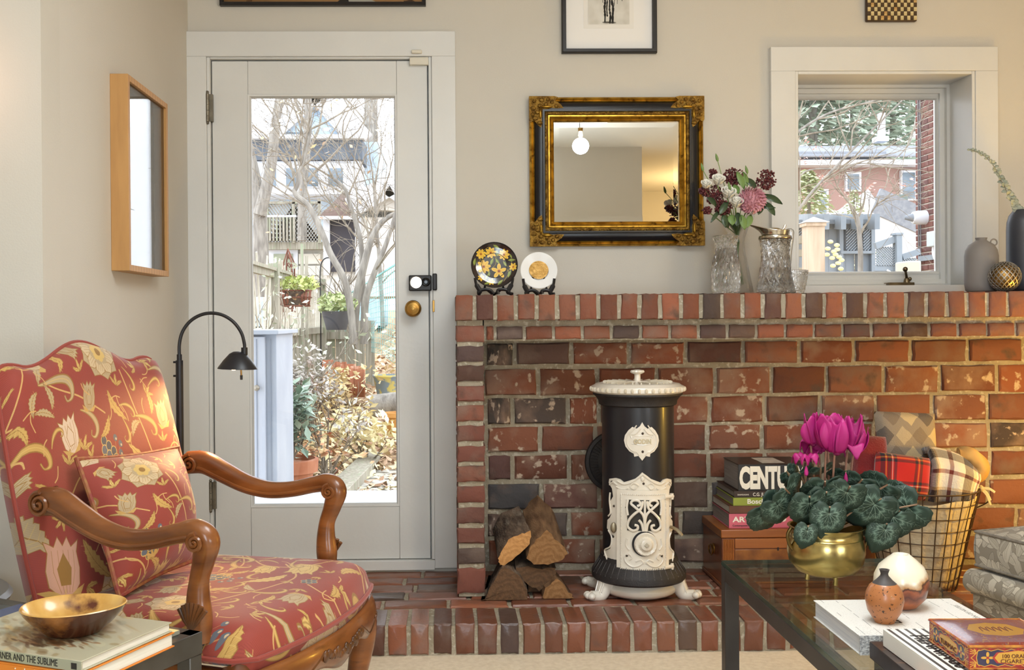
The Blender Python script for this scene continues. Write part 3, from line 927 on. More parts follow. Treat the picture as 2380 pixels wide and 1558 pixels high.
tree('tall_tree', 'tall broad grey trunk far behind at the upper right', [(868, 640), (866, 480), (862, 330), (862, 200), (860, 60)], 0.30, 0.22, 26.0, 38, (.4, .55, .7, .85), ln=3.5, depth=3, tr=.028)
tree('slender_tree', 'slender brown trunk in front of the white house windows', [(702, 560), (703, 450), (712, 350), (716, 250), (712, 100)], 0.11, 0.08, 16.4, 39, (.3, .45, .6, .75, .9), ln=2.2, depth=3, tr=.028)
tree('hedge_tree', 'mass of pale twigs above the netting at right', [(890, 760), (884, 640), (875, 520), (868, 420)], 0.04, 0.02, 12.0, 40, (.3, .5, .7, .9), ln=1.2, depth=3, leaves=40, lm_=leafy[0])
tree('thicket', 'thin pale stems rising from leaf litter under the netting', [(830, 820), (822, 760), (805, 690), (812, 640)], 0.018, 0.01, 11.0, 41, (.1, .3, .5, .8), ln=.8, depth=2)

# ------------------------------------------------------------------ white and blue house across the gardens
HY = 22.0
def hp_(px, py, Y=HY): return P(px, py, Y=Y)
def hbox(name, par, x0, y0, x1, y1, Ya, Yb, m, bevel=0, **k):
    a, c = hp_(x0, y1, Ya), hp_(x1, y0, Ya)
    return MB().box(a.x, c.x, Ya, Yb, a.z, c.z).build(name, m, par, bevel=bevel, **k)
blue_sid = mat('pale_blue_siding', 'B6C6D4', 'A5B8C8', scale=3, rough=0.7)
roof_m = mat('grey_shingle', '8E9298', '7C8088', scale=20, rough=0.9)
brown_roof = mat('brown_shingle', '6E5A52', '5C4A44', scale=20, rough=0.9)
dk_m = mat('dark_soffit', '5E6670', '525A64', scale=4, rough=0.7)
hs = thing('white_house', 'white and pale blue house with a deck beyond the garden', 'house', tuple(P(720, 640, Y=HY)))
hbox('wall', hs, 520, 330, 880, 760, HY, HY + 3, blue_sid)
hbox('sun_porch', hs, 560, 374, 838, 452, HY - 1.0, HY, out_white)
for (x0, x1) in ((586, 604), (622, 644), (662, 694), (702, 742), (760, 800)):
    w = hbox('window', hs, x0, 388, x1, 436, HY - 1.05, HY - 1.0, out_white)
    hbox('pane', w, x0 + 3, 391, x1 - 3, 433, HY - 1.07, HY - 1.05, out_glass)
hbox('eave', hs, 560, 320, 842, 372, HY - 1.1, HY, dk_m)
hbox('gutter', hs, 556, 312, 846, 322, HY - 1.3, HY - .9, mat('pale_gutter', 'C4C8CC', rough=.6))
g0, g1, g2 = hp_(640, 320), hp_(850, 345), hp_(745, 225)
gb = MB(); gb.add([(g0.x, HY - .6, g0.z), (g1.x, HY - .6, g1.z), (g2.x, HY - .6, g2.z), (g0.x, HY + 3, g0.z), (g1.x, HY + 3, g1.z), (g2.x, HY + 3, g2.z)], [(0, 1, 2), (3, 5, 4), (0, 2, 5, 3), (1, 4, 5, 2), (0, 3, 4, 1)])
gb.build('gable', blue_sid, hs)
for (ga, gc) in ((g0, g2), (g2, g1)):
    MB().bar((ga.x, HY - .7, ga.z), (gc.x, HY - .7, gc.z), .5, .18, up=(0, 1, 0)).build('barge_board', out_white, hs)
hbox('window', hs, 662, 262, 705, 308, HY - .66, HY - .6, blue_sid)
DY = 17.0
dk = thing('raised_deck', 'raised wooden deck with railing and lattice screen in front of the white house', 'deck', tuple(P(690, 640, Y=DY)))
hbox('deck_beam', dk, 616, 562, 752, 580, DY, DY + 2, grey_wood)
hbox('lower_wall', dk, 612, 580, 752, 790, DY + .2, DY + 2, mat('pale_plank', 'C9C6BE', 'B3B0A6', scale=6, stretch=(1, 1, 6), rough=.85))
lat = mat('grey_lattice', '9A968E', rough=.9)
for k in range(18):
    for s in (-1, 1):
        xa = 622 + k * 7.2
        a, c = hp_(xa, 562, DY), hp_(xa + s * 66, 472, DY)
        x_lo, x_hi = hp_(624, 500, DY).x, hp_(742, 500, DY).x
        t0, t1 = 0.0, 1.0
        if c.x > x_hi: t1 = (x_hi - a.x) / (c.x - a.x)
        if c.x < x_lo: t1 = (x_lo - a.x) / (c.x - a.x)
        if t1 <= 0.03: continue
        MB().bar(a, a.lerp(c, t1), .03, .012, up=(0, 1, 0)).build('lattice_strip', lat, dk)
for px in (620, 682, 742):
    hbox('post', dk, px - 3, 462, px + 3, 565, DY - .08, DY - .02, grey_wood)
hbox('rail', dk, 616, 468, 745, 474, DY - .08, DY - .02, grey_wood)
hbox('rail', dk, 618, 500, 688, 505, DY - .12, DY - .08, out_white)
for k in range(8):
    hbox('baluster', dk, 625 + k * 8, 505, 629 + k * 8, 560, DY - .12, DY - .09, grey_wood)
w = hbox('window', dk, 624, 576, 692, 650, DY + .12, DY + .2, out_white)
hbox('pane', w, 636, 590, 680, 640, DY + .1, DY + .12, mat('olive_glass', '8E937C', '76806A', scale=3, rough=.2))
for y_ in (590, 618, 640):
    hbox('plank', dk, 694, y_, 744, y_ + 24, DY + .14, DY + .2, mat('plank_pale', 'CFCCC2', rough=.8))
SY_ = 15.0
sh = thing('garden_shed', 'white gabled shed with a dark doorway and brown roof', 'shed', tuple(P(840, 660, Y=SY_)))
hbox('wall', sh, 760, 505, 950, 690, SY_ + .3, SY_ + 2, mat('shed_white', 'D5D3CE', 'C4C2BC', scale=3, rough=.8))
hbox('doorway', sh, 764, 512, 832, 632, SY_ + .24, SY_ + .3, mat('dark_doorway', '2E2C34', '3A3740', scale=4, rough=.7))
hbox('door_frame', sh, 752, 505, 766, 640, SY_ + .18, SY_ + .3, out_white)
hbox('door_frame', sh, 826, 505, 838, 640, SY_ + .18, SY_ + .3, out_white)
a, c = hp_(742, 504, SY_), hp_(835, 464, SY_ + 1)
MB().add([(a.x, SY_, a.z), (c.x, SY_, a.z), (c.x, SY_ + 1.2, c.z + .1), (a.x + .2, SY_ + 1.2, c.z + .1), (a.x, SY_, a.z - .04), (c.x, SY_, a.z - .04)], [(0, 1, 2, 3), (0, 4, 5, 1)]).build('porch_roof', brown_roof, sh, solid=.03)
hbox('fascia', sh, 738, 502, 834, 510, SY_ - .06, SY_, out_white)
s0, s1, s2 = hp_(812, 482, SY_), hp_(1000, 490, SY_), hp_(905, 430, SY_)
MB().add([(s0.x, SY_ + .2, s0.z), (s1.x, SY_ + .2, s1.z), (s2.x, SY_ + .2, s2.z), (s0.x, SY_ + 2, s0.z), (s1.x, SY_ + 2, s1.z), (s2.x, SY_ + 2, s2.z)], [(0, 1, 2), (3, 5, 4), (0, 2, 5, 3), (1, 4, 5, 2), (0, 3, 4, 1)]).build('gable', mat('shed_white', 'D5D3CE'), sh)
for (p_, q_) in ((s0, s2), (s2, s1)):
    MB().bar((p_.x, SY_ + .1, p_.z), (q_.x, SY_ + .1, q_.z), .3, .13, up=(0, 1, 0)).build('barge_board', out_white, sh)
# ================================================================== what stands beyond the window
conifer_m = mat('conifer_needles', '8C9A88', 'AAB4A2', scale=3, rough=0.8)
def conifer(name, label, px, py0, py1, Y, w, seed, n=900, m=conifer_m, cat='tree'):
    top, bot = P(px, py0, Y=Y), P(px, py1, Y=Y)
    t = thing(name, label, cat, tuple(bot))
    MB().tube([bot, top], [w * .06, w * .015], 8).build('trunk', bark_m, t)
    l = MB(); r = random.Random(seed)
    for i in range(n):
        f = r.random() ** .8
        z = bot.z + (top.z - bot.z) * f
        rad = w * (1.02 - f) * r.uniform(.25, 1)
        a = r.uniform(0, 2 * PI)
        p = Vector((bot.x + rad * math.cos(a), Y + rad * math.sin(a) * .7, z))
        d = Vector((math.cos(a), math.sin(a), r.uniform(-.7, .1))).normalized()
        s = w * .11 * r.uniform(.6, 1.3)
        sd = Vector((-d.y, d.x, r.uniform(-.6, .6))).normalized() * s * .32
        l.add([p, p + d * s * .5 + sd, p + d * s, p + d * s * .5 - sd], [(0, 1, 2), (0, 2, 3)])
    tag(l.build('branches', m, t, smooth=0, fixn=False), kind='stuff')
    return t
conifer('conifer_tree', 'leftmost pale green conifer behind the brick house roof', 1890, 60, 480, 34.0, 3.6, 51, 3200)
conifer('conifer_tree', 'broad pale conifer left of the white chimney pipe', 1985, 30, 420, 36.0, 3.4, 52, 3000)
conifer('conifer_tree', 'pale conifer right of the white chimney pipe', 2075, 120, 420, 37.0, 2.8, 53, 2200)
conifer('cedar_hedge', 'feathery yellow green cedar covering the left of the brick house', 1880, 395, 640, 12.4, 0.74, 54, 1500, mat('cedar_green', 'A9B48E', 'C6CCA8', scale=3, rough=.8), 'shrub')
conifer('cedar_hedge', 'low yellow green cedar in front of the white shed gable', 1985, 440, 640, 12.6, 0.45, 55, 600, mat('cedar_green', 'A9B48E'), 'shrub')
# brick house
brick_far = mat('distant_brick', '9C8078', '8A6E66', scale=40, stretch=(1, 1, 3), rough=.9)
HY2 = 28.0
bh = thing('brick_house', 'red brick house with white windows far beyond the fence', 'house', tuple(P(2000, 600, Y=HY2)))
hbox('wall', bh, 1780, 384, 2240, 640, HY2, HY2 + 3, brick_far)
hbox('eave', bh, 1770, 370, 2250, 384, HY2 - .5, HY2 + .2, out_white)
hbox('flashing', bh, 1770, 352, 2060, 372, HY2 - .2, HY2 + .4, roof_m)
a, c = hp_(1770, 372, HY2), hp_(2250, 340, HY2 + 3)
MB().add([(a.x, HY2 - .6, a.z), (c.x, HY2 - .6, a.z), (c.x, HY2 + 3, c.z), (a.x, HY2 + 3, c.z)], [(0, 1, 2, 3)]).build('roof', roof_m, bh, solid=.05)
for (x0, x1, y0_, y1_) in ((1966, 2002, 400, 445), (2094, 2132, 396, 466), (1900, 1926, 440, 500)):
    w = hbox('window', bh, x0, y0_, x1, y1_, HY2 - .1, HY2, out_white)
    hbox('pane', w, x0 + 5, y0_ + 5, x1 - 5, y1_ - 4, HY2 - .12, HY2 - .1, out_glass)
hbox('chimney_pipe', bh, 2046, 262, 2058, 330, HY2 + 1, HY2 + 1.2, out_white)
hbox('chimney_cap', bh, 2040, 316, 2066, 328, HY2 + .9, HY2 + 1.3, out_white)
# white shed gable
WS = 14.0
ws = thing('white_outbuilding', 'bright white rendered outbuilding with a low gable behind the lattice fence', 'outbuilding', tuple(P(2060, 640, Y=WS)))
pts = [hp_(x, y, WS) for (x, y) in ((1950, 800), (1955, 520), (2008, 472), (2040, 470), (2150, 522), (2150, 800))]
MB().prism([(p.x, p.z) for p in pts], -WS - 2.5, -WS, Matrix.Rotation(PI / 2, 4, 'X')).build('wall', mat('white_render', 'E2E4E6', 'D8DADC', scale=2, rough=.8), ws)
MB().bar((hp_(2034, 466, WS)).to_tuple(), hp_(2150, 518, WS).to_tuple(), .35, .06, up=(0, 1, 0)).build('roof_edge', roof_m, ws)
MB().bar((hp_(2034, 466, WS)).to_tuple(), hp_(1945, 528, WS).to_tuple(), .35, .05, up=(0, 1, 0)).build('roof_edge', out_white, ws)
a, c = hp_(2082, 500, WS + .6), hp_(2150, 468, WS + 2)
MB().add([(a.x, WS + .7, a.z), (c.x, WS + .7, a.z), (c.x, WS + 2.5, c.z), (a.x + .5, WS + 2.5, c.z)], [(0, 1, 2, 3)]).build('side_roof', mat('pale_roof', 'B0B6C0', rough=.8), ws, solid=.04)
hbox('roof_box', bh, 2056, 452, 2110, 474, 20, 21, mat('green_grey_box', '66726E', rough=.7))
# slate grey lattice fence with a pergola top
FY = 9.0
lf_ = thing('lattice_fence', 'slate grey fence with lattice panels and a pergola top', 'fence', tuple(P(1950, 640, Y=FY)))
def fb(name, x0, y0, x1, y1, m=slate_fence, d=0.03, Y=FY, par=lf_):
    return hbox(name, par, x0, y0, x1, y1, Y, Y + d, m)
def lattice(x0, y0, x1, y1, Y, step, par, m, s=7):
    a, c = hp_(x0, y1, Y), hp_(x1, y0, Y)
    w, h = c.x - a.x, c.z - a.z
    dx = step * Y / F
    k = -h
    out = MB()
    while k < w:
        for sg in (1, -1):
            u0, u1 = max(0, k), min(w, k + h)
            if u1 - u0 > dx * .3:
                v0, v1 = u0 - k, u1 - k
                if sg < 0: v0, v1 = h - v0, h - v1
                out.bar((a.x + u0, Y - .005 * sg, a.z + v0), (a.x + u1, Y - .005 * sg, a.z + v1), dx * .4, .006, up=(0, 1, 0))
        k += dx
    tag(out.build('lattice', m, par, smooth=0), kind='stuff')
for i in range(7):
    x = 1846 + i * 20
    fb('board', x, 530, x + 19, 660)
fb('board', 1990, 530, 2030, 660)
for (x0, y0_, x1, y1_) in ((1966, 530, 1994, 583), (2006, 530, 2026, 583), (1850, 530, 1880, 556)):
    hbox('backing', lf_, x0 - 1, y0_, x1 + 1, y1_, FY - .012, FY - .004, out_white)
    lattice(x0, y0_, x1, y1_, FY - .03, 7, lf_, slate_fence)
fb('rail', 1846, 520, 2032, 531, d=.06, Y=FY - .06)
fb('rail', 1955, 583, 2032, 590, d=.06, Y=FY - .06)
for px in (1850, 1956, 1998, 2030):
    fb('post', px - 4, 520, px + 4, 660, d=.06, Y=FY - .05)
for i in range(5):
    px = 1868 + i * 37
    a = P(px, 520, Y=FY); 
    MB().bar(a + Vector((-.12, -.5, -.03)), a + Vector((.1, .45, .06)), .04, .13).build('rafter', slate_fence, lf_)
fb('pergola_beam', 1846, 510, 2044, 521, d=.05, Y=FY - .12)
# lower lattice stretch stepping down to the right
l2 = thing('low_lattice_fence', 'lower slate grey lattice fence stepping down beside the white outbuilding', 'fence', tuple(P(2085, 640, Y=8.0)))
def sl_(name, x0, y0, x1, y1, d=.03, Y=8.0): return hbox(name, l2, x0, y0, x1, y1, Y, Y + d, slate_fence)
a, c = P(2034, 572, Y=8.0), P(2090, 553, Y=8.0)
MB().bar(a, c, .05, .045, up=(0, 1, 0)).build('rail', slate_fence, l2)
lattice(2036, 574, 2086, 618, 8.0, 6, l2, slate_fence)
sl_('rail', 2034, 616, 2090, 630, .04); sl_('post', 2085, 545, 2097, 650, .08, 7.95); sl_('post_cap', 2082, 541, 2100, 546, .1, 7.94)
a, c = P(2096, 598, Y=8.0), P(2136, 585, Y=8.0)
MB().bar(a, c, .045, .045, up=(0, 1, 0)).build('rail', slate_fence, l2)
lattice(2097, 600, 2130, 630, 8.0, 6, l2, slate_fence)
sl_('base_board', 2034, 628, 2140, 660, .03, 8.02)
# timber gate post with a pale cap
YP = 6.0
gp = thing('timber_gate_post', 'thick timber gate post with a pale pyramid cap outside the window', 'post', tuple(P(1897, 660, Y=YP)))
wood_post = mat('tan_timber', 'C8B6A2', 'AE9A86', scale=5, stretch=(6, 6, .6), rough=.85)
hbox('shaft', gp, 1878, 524, 1917, 700, YP, YP + .1, wood_post)
hbox('cap_moulding', gp, 1874, 517, 1921, 525, YP - .01, YP + .11, wood_post)
a, c = P(1870, 517, Y=YP), P(1926, 502, Y=YP)
mx, my = (a.x + c.x) / 2, YP + .05
w2 = (c.x - a.x) / 2
MB().add([(mx - w2, my - w2, a.z), (mx + w2, my - w2, a.z), (mx + w2, my + w2, a.z), (mx - w2, my + w2, a.z), (mx, my, c.z)], [(0, 1, 4), (1, 2, 4), (2, 3, 4), (3, 0, 4), (3, 2, 1, 0)]).build('cap', mat('pale_cap', 'D4D6D8', rough=.7), gp)
rl = thing('rough_rail_fence', 'rough horizontal rails left of the timber gate post', 'fence', tuple(P(1860, 640, Y=6.2)))
for (y0_, y1_) in ((548, 566), (580, 596), (622, 640)):
    hbox('rail', rl, 1820, y0_, 1880, y1_, 6.2, 6.25, grey_wood)
# thin bare tree and pale yellow leaves in front of the fence
tree('sapling', 'thin grey sapling rising in front of the lattice fence', [(1997, 700), (2000, 600), (1996, 530), (1992, 500)], .035, .02, 8.2, 61, (.6, .9), ln=.5, depth=2)
tree('overhanging_branches', 'bare branches sweeping across the window view from the lower left', [(1830, 530), (1880, 455), (1950, 380), (2030, 300), (2100, 230)], .016, .008, 7.0, 62, (.2, .4, .6, .8), ln=.9, depth=2, tr=.006)
tree('overhanging_branches', 'forked pale branch reaching across the upper window view', [(1830, 330), (1870, 295), (1930, 262), (2010, 240), (2110, 215)], .014, .006, 6.8, 63, (.1, .4, .6), ln=.8, depth=2, tr=.006)
tree('overhanging_branches', 'dark twig crossing the middle of the window view', [(1830, 470), (1870, 400), (1960, 392), (2000, 380), (2110, 385)], .010, .005, 7.2, 64, (.1, .5, .8), ln=.7, depth=2, tr=.005)
tree('russet_tree', 'russet leaved branch hanging above the brick house', [(2158, 800), (2160, 500), (2140, 260), (2115, 330), (2080, 370), (2050, 390)], .03, .012, 18.0, 65, (.55, .8, .95), ln=1.3, depth=2, tr=.012, leaves=500, lm_=mat('russet_leaf', 'C9A39A', 'B08880', scale=4, rough=.8))
yl = MB()
for (px, py) in ((1930, 562), (1924, 578), (1938, 585), (1946, 580), (1942, 592), (1934, 600), (1950, 598), (1956, 605), (1948, 612), (1954, 625), (1936, 618), (1922, 592), (1945, 570)):
    p = P(px, py, Y=7.6); yl.ball(p, .019, 7, 5, (1.2, .5, .8))
tag(yl.build('pale_yellow_leaves', mat('pale_yellow', 'EBDCA6', 'DCC888', scale=30, rough=.7), None), 'cluster of pale yellow leaves on the sapling by the timber post', 'leaves', kind='stuff')
gd = hbox('green_bin', None, 2034, 632, 2092, 660, 7.0, 7.4, mat('grey_green_plastic', '8C9A94', rough=.6), bevel=.01)
tag(gd, 'grey green storage bin below the lattice fence', 'bin')
gd = MB().tube([P(2050, 640, Y=6.6), P(2105, 634, Y=6.6)], .008, 6).tube([P(2050, 646, Y=6.6), P(2105, 640, Y=6.6)], .006, 6).tube([P(2062, 628, Y=6.6), P(2100, 650, Y=6.6)], .006, 6)
tag(gd.build('drying_rack', out_white, None), 'white wire rack low beyond the window sill', 'rack')
pp = hbox('stone_pier', None, 2112, 606, 2142, 660, 6.4, 6.6, mat('pale_stone', 'C2BCA8', rough=.9), bevel=.01)
tag(pp, 'pale stone pier at the foot of the brick side wall', 'pier')

# ------------------------------------------------------------------ irregular bricks (shared by the chimney breast, hearth and neighbour wall)
def brick_mesh(name, m, sx, sy, sz, seed, amp=0.0022, bev=0.004):
    """box sx*sy*sz centred on the origin with worn, wavering edges; 50 triangles"""
    r = random.Random(seed)
    vs, fs = [], []
    nx, nz = 4, 3
    def J(): return r.uniform(-1, 1) * amp
    # front ring (y=-sy/2) chamfered, slightly bulging face; back ring
    per = []
    for i in range(nx): per.append((-sx / 2 + sx * i / nx, -sz / 2))
    for i in range(nz): per.append((sx / 2, -sz / 2 + sz * i / nz))
    for i in range(nx): per.append((sx / 2 - sx * i / nx, sz / 2))
    for i in range(nz): per.append((-sx / 2, sz / 2 - sz * i / nz))
    n = len(per)
    def ring(y, inset, a):
        for (x, z) in per:
            fx, fz_ = x / (sx / 2), z / (sz / 2)
            vs.append((x - math.copysign(inset, x) * (abs(fx) > .99) + J() * a, y + J() * a * .4, z - math.copysign(inset, z) * (abs(fz_) > .99) + J() * a))
    ring(-sy / 2, bev * 1.2, 1.0)
    ring(-sy / 2 + bev, 0.0006, 1.0)
    ring(sy / 2 - bev, 0.0006, 1.0)
    ring(sy / 2, bev * 1.2, .6)
    for k in range(3):
        for j in range(n):
            fs.append((k * n + j, k * n + (j + 1) % n, (k + 1) * n + (j + 1) % n, (k + 1) * n + j))
    vs.append((J(), -sy / 2 - amp * .4, J())); c0 = len(vs) - 1
    vs.append((0, sy / 2, 0)); c1 = len(vs) - 1
    for j in range(n):
        fs.append((c0, (j + 1) % n, j)); fs.append((c1, 3 * n + j, 3 * n + (j + 1) % n))
    b = MB(); b.add(vs, fs)
    return b.mesh(name, m, 40)
brick_m = mat('old_red_brick', None, '7E6C60', scale=10, lo=.50, hi=.88, rough=0.82, objcol=True, c3='54443C', scale3=17, lo3=.55, hi3=.76, bump=0.6, bscale=70, bdist=0.004)
def efflorescent_brick():
    """brick with pale lime bloom in patches; the brick's own colour is its object colour"""
    m = mat('limed_red_brick', None, '9A7E6C', scale=8, lo=.46, hi=.74, rough=0.86, objcol=True, c3='BFA994', scale3=24, lo3=.58, hi3=.64, bump=0.5, bscale=60, bdist=0.005)
    return m
limed_m = efflorescent_brick()
smooth_brick = mat('glazed_worn_brick', None, '7E706A', scale=10, lo=.52, hi=.9, rough=0.34, objcol=True, c3='5E4A44', scale3=18, lo3=.55, hi3=.85, bump=0.25, bscale=80, bdist=0.004, spec=0.6)
mortar_m = mat('grey_sand_mortar', 'ACA18D', '968B76', scale=16, rough=0.95, c3='BDB4A2', scale3=70, bump=0.7, bscale=140, bdist=0.005)
def brick_col(r, dark=.12, warm=0.0):
    base = r.choice([(.55, .355, .28), (.58, .37, .29), (.53, .345, .28), (.57, .39, .315), (.60, .40, .32), (.55, .37, .305)])
    if r.random() < dark: base = r.choice([(.33, .27, .245), (.37, .27, .225), (.40, .33, .30)])
    k = r.uniform(.78, .99)
    c = tuple(min(1, v * k) for v in base)
    c = (c[0], c[1] * .94, c[2] * .88)
    return lin(c)[:3] + (1,)
# neighbour wall beyond the window, brick by brick
NX = P(2130, 450, Y=12.6).x
nb = thing('neighbour_brick_wall', 'dark red brick side wall with meters at the right of the window view', 'wall', (NX, 12.0, 1.0))
y_end = 12.62
z_lo, z_hi = 0.6, 4.2
MB().box(NX + .012, NX + .4, 11.0, y_end, z_lo, z_hi).build('mortar', mat('pale_mortar', 'C9C0B4', rough=.95), nb, smooth=0)
out_brick = mat('dark_red_brick', None, '7A5E58', scale=5, lo=.5, hi=.9, rough=.9, objcol=True, bump=.3, bscale=50)
nb_me = [brick_mesh('wall_brick', out_brick, .215, .02, .060, 70 + i, .002, .004) for i in range(3)]
r_ = random.Random(9)
row = 0
z = P(2150, 645, Y=12.3).z - .1
while z < z_hi - .1:
    y = y_end - (.11 if row % 2 else .0)
    head = (row % 6 == 2)
    L_ = .108 if head else .215
    if row % 2 and not head:
        place('brick', nb_me[0], nb, (.008, y_end - .052 - 12.0, z - 1.0), (0, 0, PI / 2), (.45, 1, 1), lin((.42, .27, .25)))
    while y > 11.75:
        place('brick', r_.choice(nb_me), nb, (.008 + r_.uniform(-.002, .002), y - L_ / 2 - 12.0, z - 1.0), (0, 0, -PI / 2), (L_ / .215, 1, 1), lin(r_.choice([(.40, .25, .23), (.44, .28, .25), (.36, .24, .23)])))
        y -= L_ + .012
    z += .0735; row += 1
v0 = P(2150, 506, Y=12.35)
MB().lathe([(0, 0), (.085, 0), (.085, .10), (.07, .16), (.03, .17), (0, .17)], 24, Matrix.Translation((NX, 12.35, v0.z)) @ Matrix.Rotation(-PI / 2, 4, 'Y')).build('vent_cap', out_white, nb)
MB().lathe([(0, 0), (.05, 0), (.02, .10), (0, .1)], 16, Matrix.Translation((NX - .165, 12.35, v0.z)) @ Matrix.Rotation(-PI / 2, 4, 'Y')).build('vent_nozzle', mat('grey_nozzle', '7C838C', rough=.5), nb)
v0 = P(2164, 556, Y=12.05)
MB().box(NX - .10, NX, 11.95, 12.13, v0.z - .09, v0.z + .09).build('meter_box', mat('meter_grey', 'AEB8BC', rough=.5), nb, bevel=.01)
MB().tube(smooth_path([(NX - .05, 12.05, v0.z - .09), (NX - .05, 12.05, v0.z - .17), (NX - .05, 11.98, v0.z - .25), (NX - .03, 11.85, v0.z - .27)]), .02, 8).build('conduit', out_white, nb)
for dy in (0, .05):
    MB().tube([(NX - .02, 12.45 + dy, 1.0), (NX - .02, 12.45 + dy, 4.2)], .008, 6).build('cable', mat('grey_cable', '6A6A6E', rough=.6), nb)
MB().box(NX - .03, NX, 11.9, 12.5, P(2150, 606, Y=12.3).z, P(2150, 594, Y=12.3).z).build('conduit_tray', slate_fence, nb)
# ================================================================== brick chimney breast: mantel, pier, niche wall, hearth
MF = 3.48                                     # mantel front
ZM = P(1350, 683, Y=MF).z                     # mantel top
fp = thing('brick_fireplace', 'old red brick mantel and niche built along the back wall', 'fireplace', (1.2, 3.7, 0.1))
fp['kind'] = 'structure'; 
FL = Vector(fp.location)
def fplace(me, x, y, z, rot=(0, 0, 0), scale=(1, 1, 1), c=None):
    return place('brick', me, fp, (x - FL.x, y - FL.y, z - FL.z), rot, scale, c)
r_ = random.Random(21)
x_l = P(1059, 720, Y=MF).x
x_pier = P(1126, 900, Y=3.52).x
x_r = 2.62
# mantel soldier course: header faces on edge
pitch = 0.0700
bh_, bw_ = P(1350, 683, Y=MF).z - P(1350, 744, Y=MF).z, 0.0565
me_s = [brick_mesh('mantel_brick', brick_m, bw_, .20, bh_, 100 + i, .0016, .004) for i in range(5)]
n = int((x_r - x_l) / pitch)
darks = {1: (0.368, 0.243, 0.208), 12: (0.293, 0.238, 0.215), 15: (0.370, 0.257, 0.222), 17: (0.354, 0.260, 0.221), 19: (0.344, 0.251, 0.215), 22: (0.372, 0.267, 0.231)}
for i in range(n):
    c = brick_col(r_, 0.0)
    if i in darks: c = lin(darks[i])
    fplace(r_.choice(me_s), x_l + bw_ / 2 + i * pitch, MF + .10 + r_.uniform(-.002, .002), ZM - bh_ / 2 + r_.uniform(-.002, .0015), (0, r_.uniform(-.02, .02), 0), (r_.uniform(.94, 1.02), 1, r_.uniform(.97, 1.0)), c)
for i in range(n):      # second row of the shelf behind, unseen from in front but carries the ornaments
    fplace(r_.choice(me_s), x_l + bw_ / 2 + i * pitch, MF + .31, ZM - bh_ / 2, (0, 0, 0), (1, 1, 1), brick_col(r_, .1))
MB().box(x_l + .004, x_r, MF + .009, WY, ZM - bh_ + .003, ZM - .005).build('mantel_mortar', mortar_m, fp, smooth=0)
# second, set-back course of headers
Y2 = MF + .045
z2t, z2b = P(1350, 757, Y=Y2).z, P(1350, 789, Y=Y2).z
me_h = [brick_mesh('course_brick', brick_m, .0885, .10, z2t - z2b, 120 + i, .0018, .004) for i in range(5)]
x2 = P(1131, 770, Y=Y2).x
dk2 = {1: (0.331, 0.265, 0.249), 5: (0.321, 0.259, 0.235), 8: (0.347, 0.266, 0.242), 13: (0.369, 0.244, 0.213)}
i = 0; x = x2
while x < x_r:
    w = .024 if i == 0 else .0885
    c = lin(dk2[i]) if i in dk2 else brick_col(r_, .05)
    fplace(r_.choice(me_h), x + w / 2, Y2 + .05 + r_.uniform(-.002, .002), (z2t + z2b) / 2, (0, r_.uniform(-.012, .012), 0), (w / .0885, 1, r_.uniform(.94, 1)), c)
    x += w + .0115 + r_.uniform(-.001, .001); i += 1
MB().box(x_pier, x_r, Y2 + .012, WY, z2b + .003, ZM - bh_ + .004).build('course_mortar', mortar_m, fp, smooth=0)
MB().box(x_pier, x_r, MF + .06, WY, z2b - .004, z2b + .003).build('course_bed_mortar', mortar_m, fp, smooth=0)
# pier on the left: stacked headers
YPF = 3.505
xp0, xp1 = P(1061, 900, Y=YPF).x, P(1125, 900, Y=YPF).x
pw = xp1 - xp0
HZ = 0.10
zs = [757, 804, 849, 896, 942, 989, 1037, 1083, 1131, 1180, 1227, 1274, 1321]
me_p = [brick_mesh('pier_brick', brick_m, pw, .22, .0525, 140 + i, .002, .0045) for i in range(5)]
pc_ = [(0.512, 0.317, 0.255), (0.340, 0.266, 0.250), (0.333, 0.236, 0.196), (0.494, 0.303, 0.253), (0.514, 0.327, 0.264), (0.458, 0.282, 0.235), (0.467, 0.287, 0.241), (0.495, 0.312, 0.253), (0.466, 0.283, 0.236), (0.425, 0.285, 0.246), (0.440, 0.276, 0.233), (0.351, 0.288, 0.261), (0.494, 0.299, 0.248)]
for k, py in enumerate(zs):
    za, zb = P(1090, py + 1, Y=YPF).z, P(1090, py + 38, Y=YPF).z
    if k == 12: zb = HZ + .012
    fplace(r_.choice(me_p), (xp0 + xp1) / 2 + r_.uniform(-.002, .002), YPF + .11 + r_.uniform(-.002, .002), (za + zb) / 2, (0, r_.uniform(-.012, .012), 0), (r_.uniform(.97, 1.02), 1, (za - zb) / .0525), lin(pc_[k]))
    fplace(r_.choice(me_p), (xp0 + xp1) / 2, YPF + .30, (za + zb) / 2, (0, 0, 0), (1, .7, (za - zb) / .0525), lin(pc_[k]))
MB().box(xp0 + .004, xp1 - .003, YPF + .009, WY, HZ, ZM - bh_ + .006).build('pier_mortar', mortar_m, fp, smooth=0)
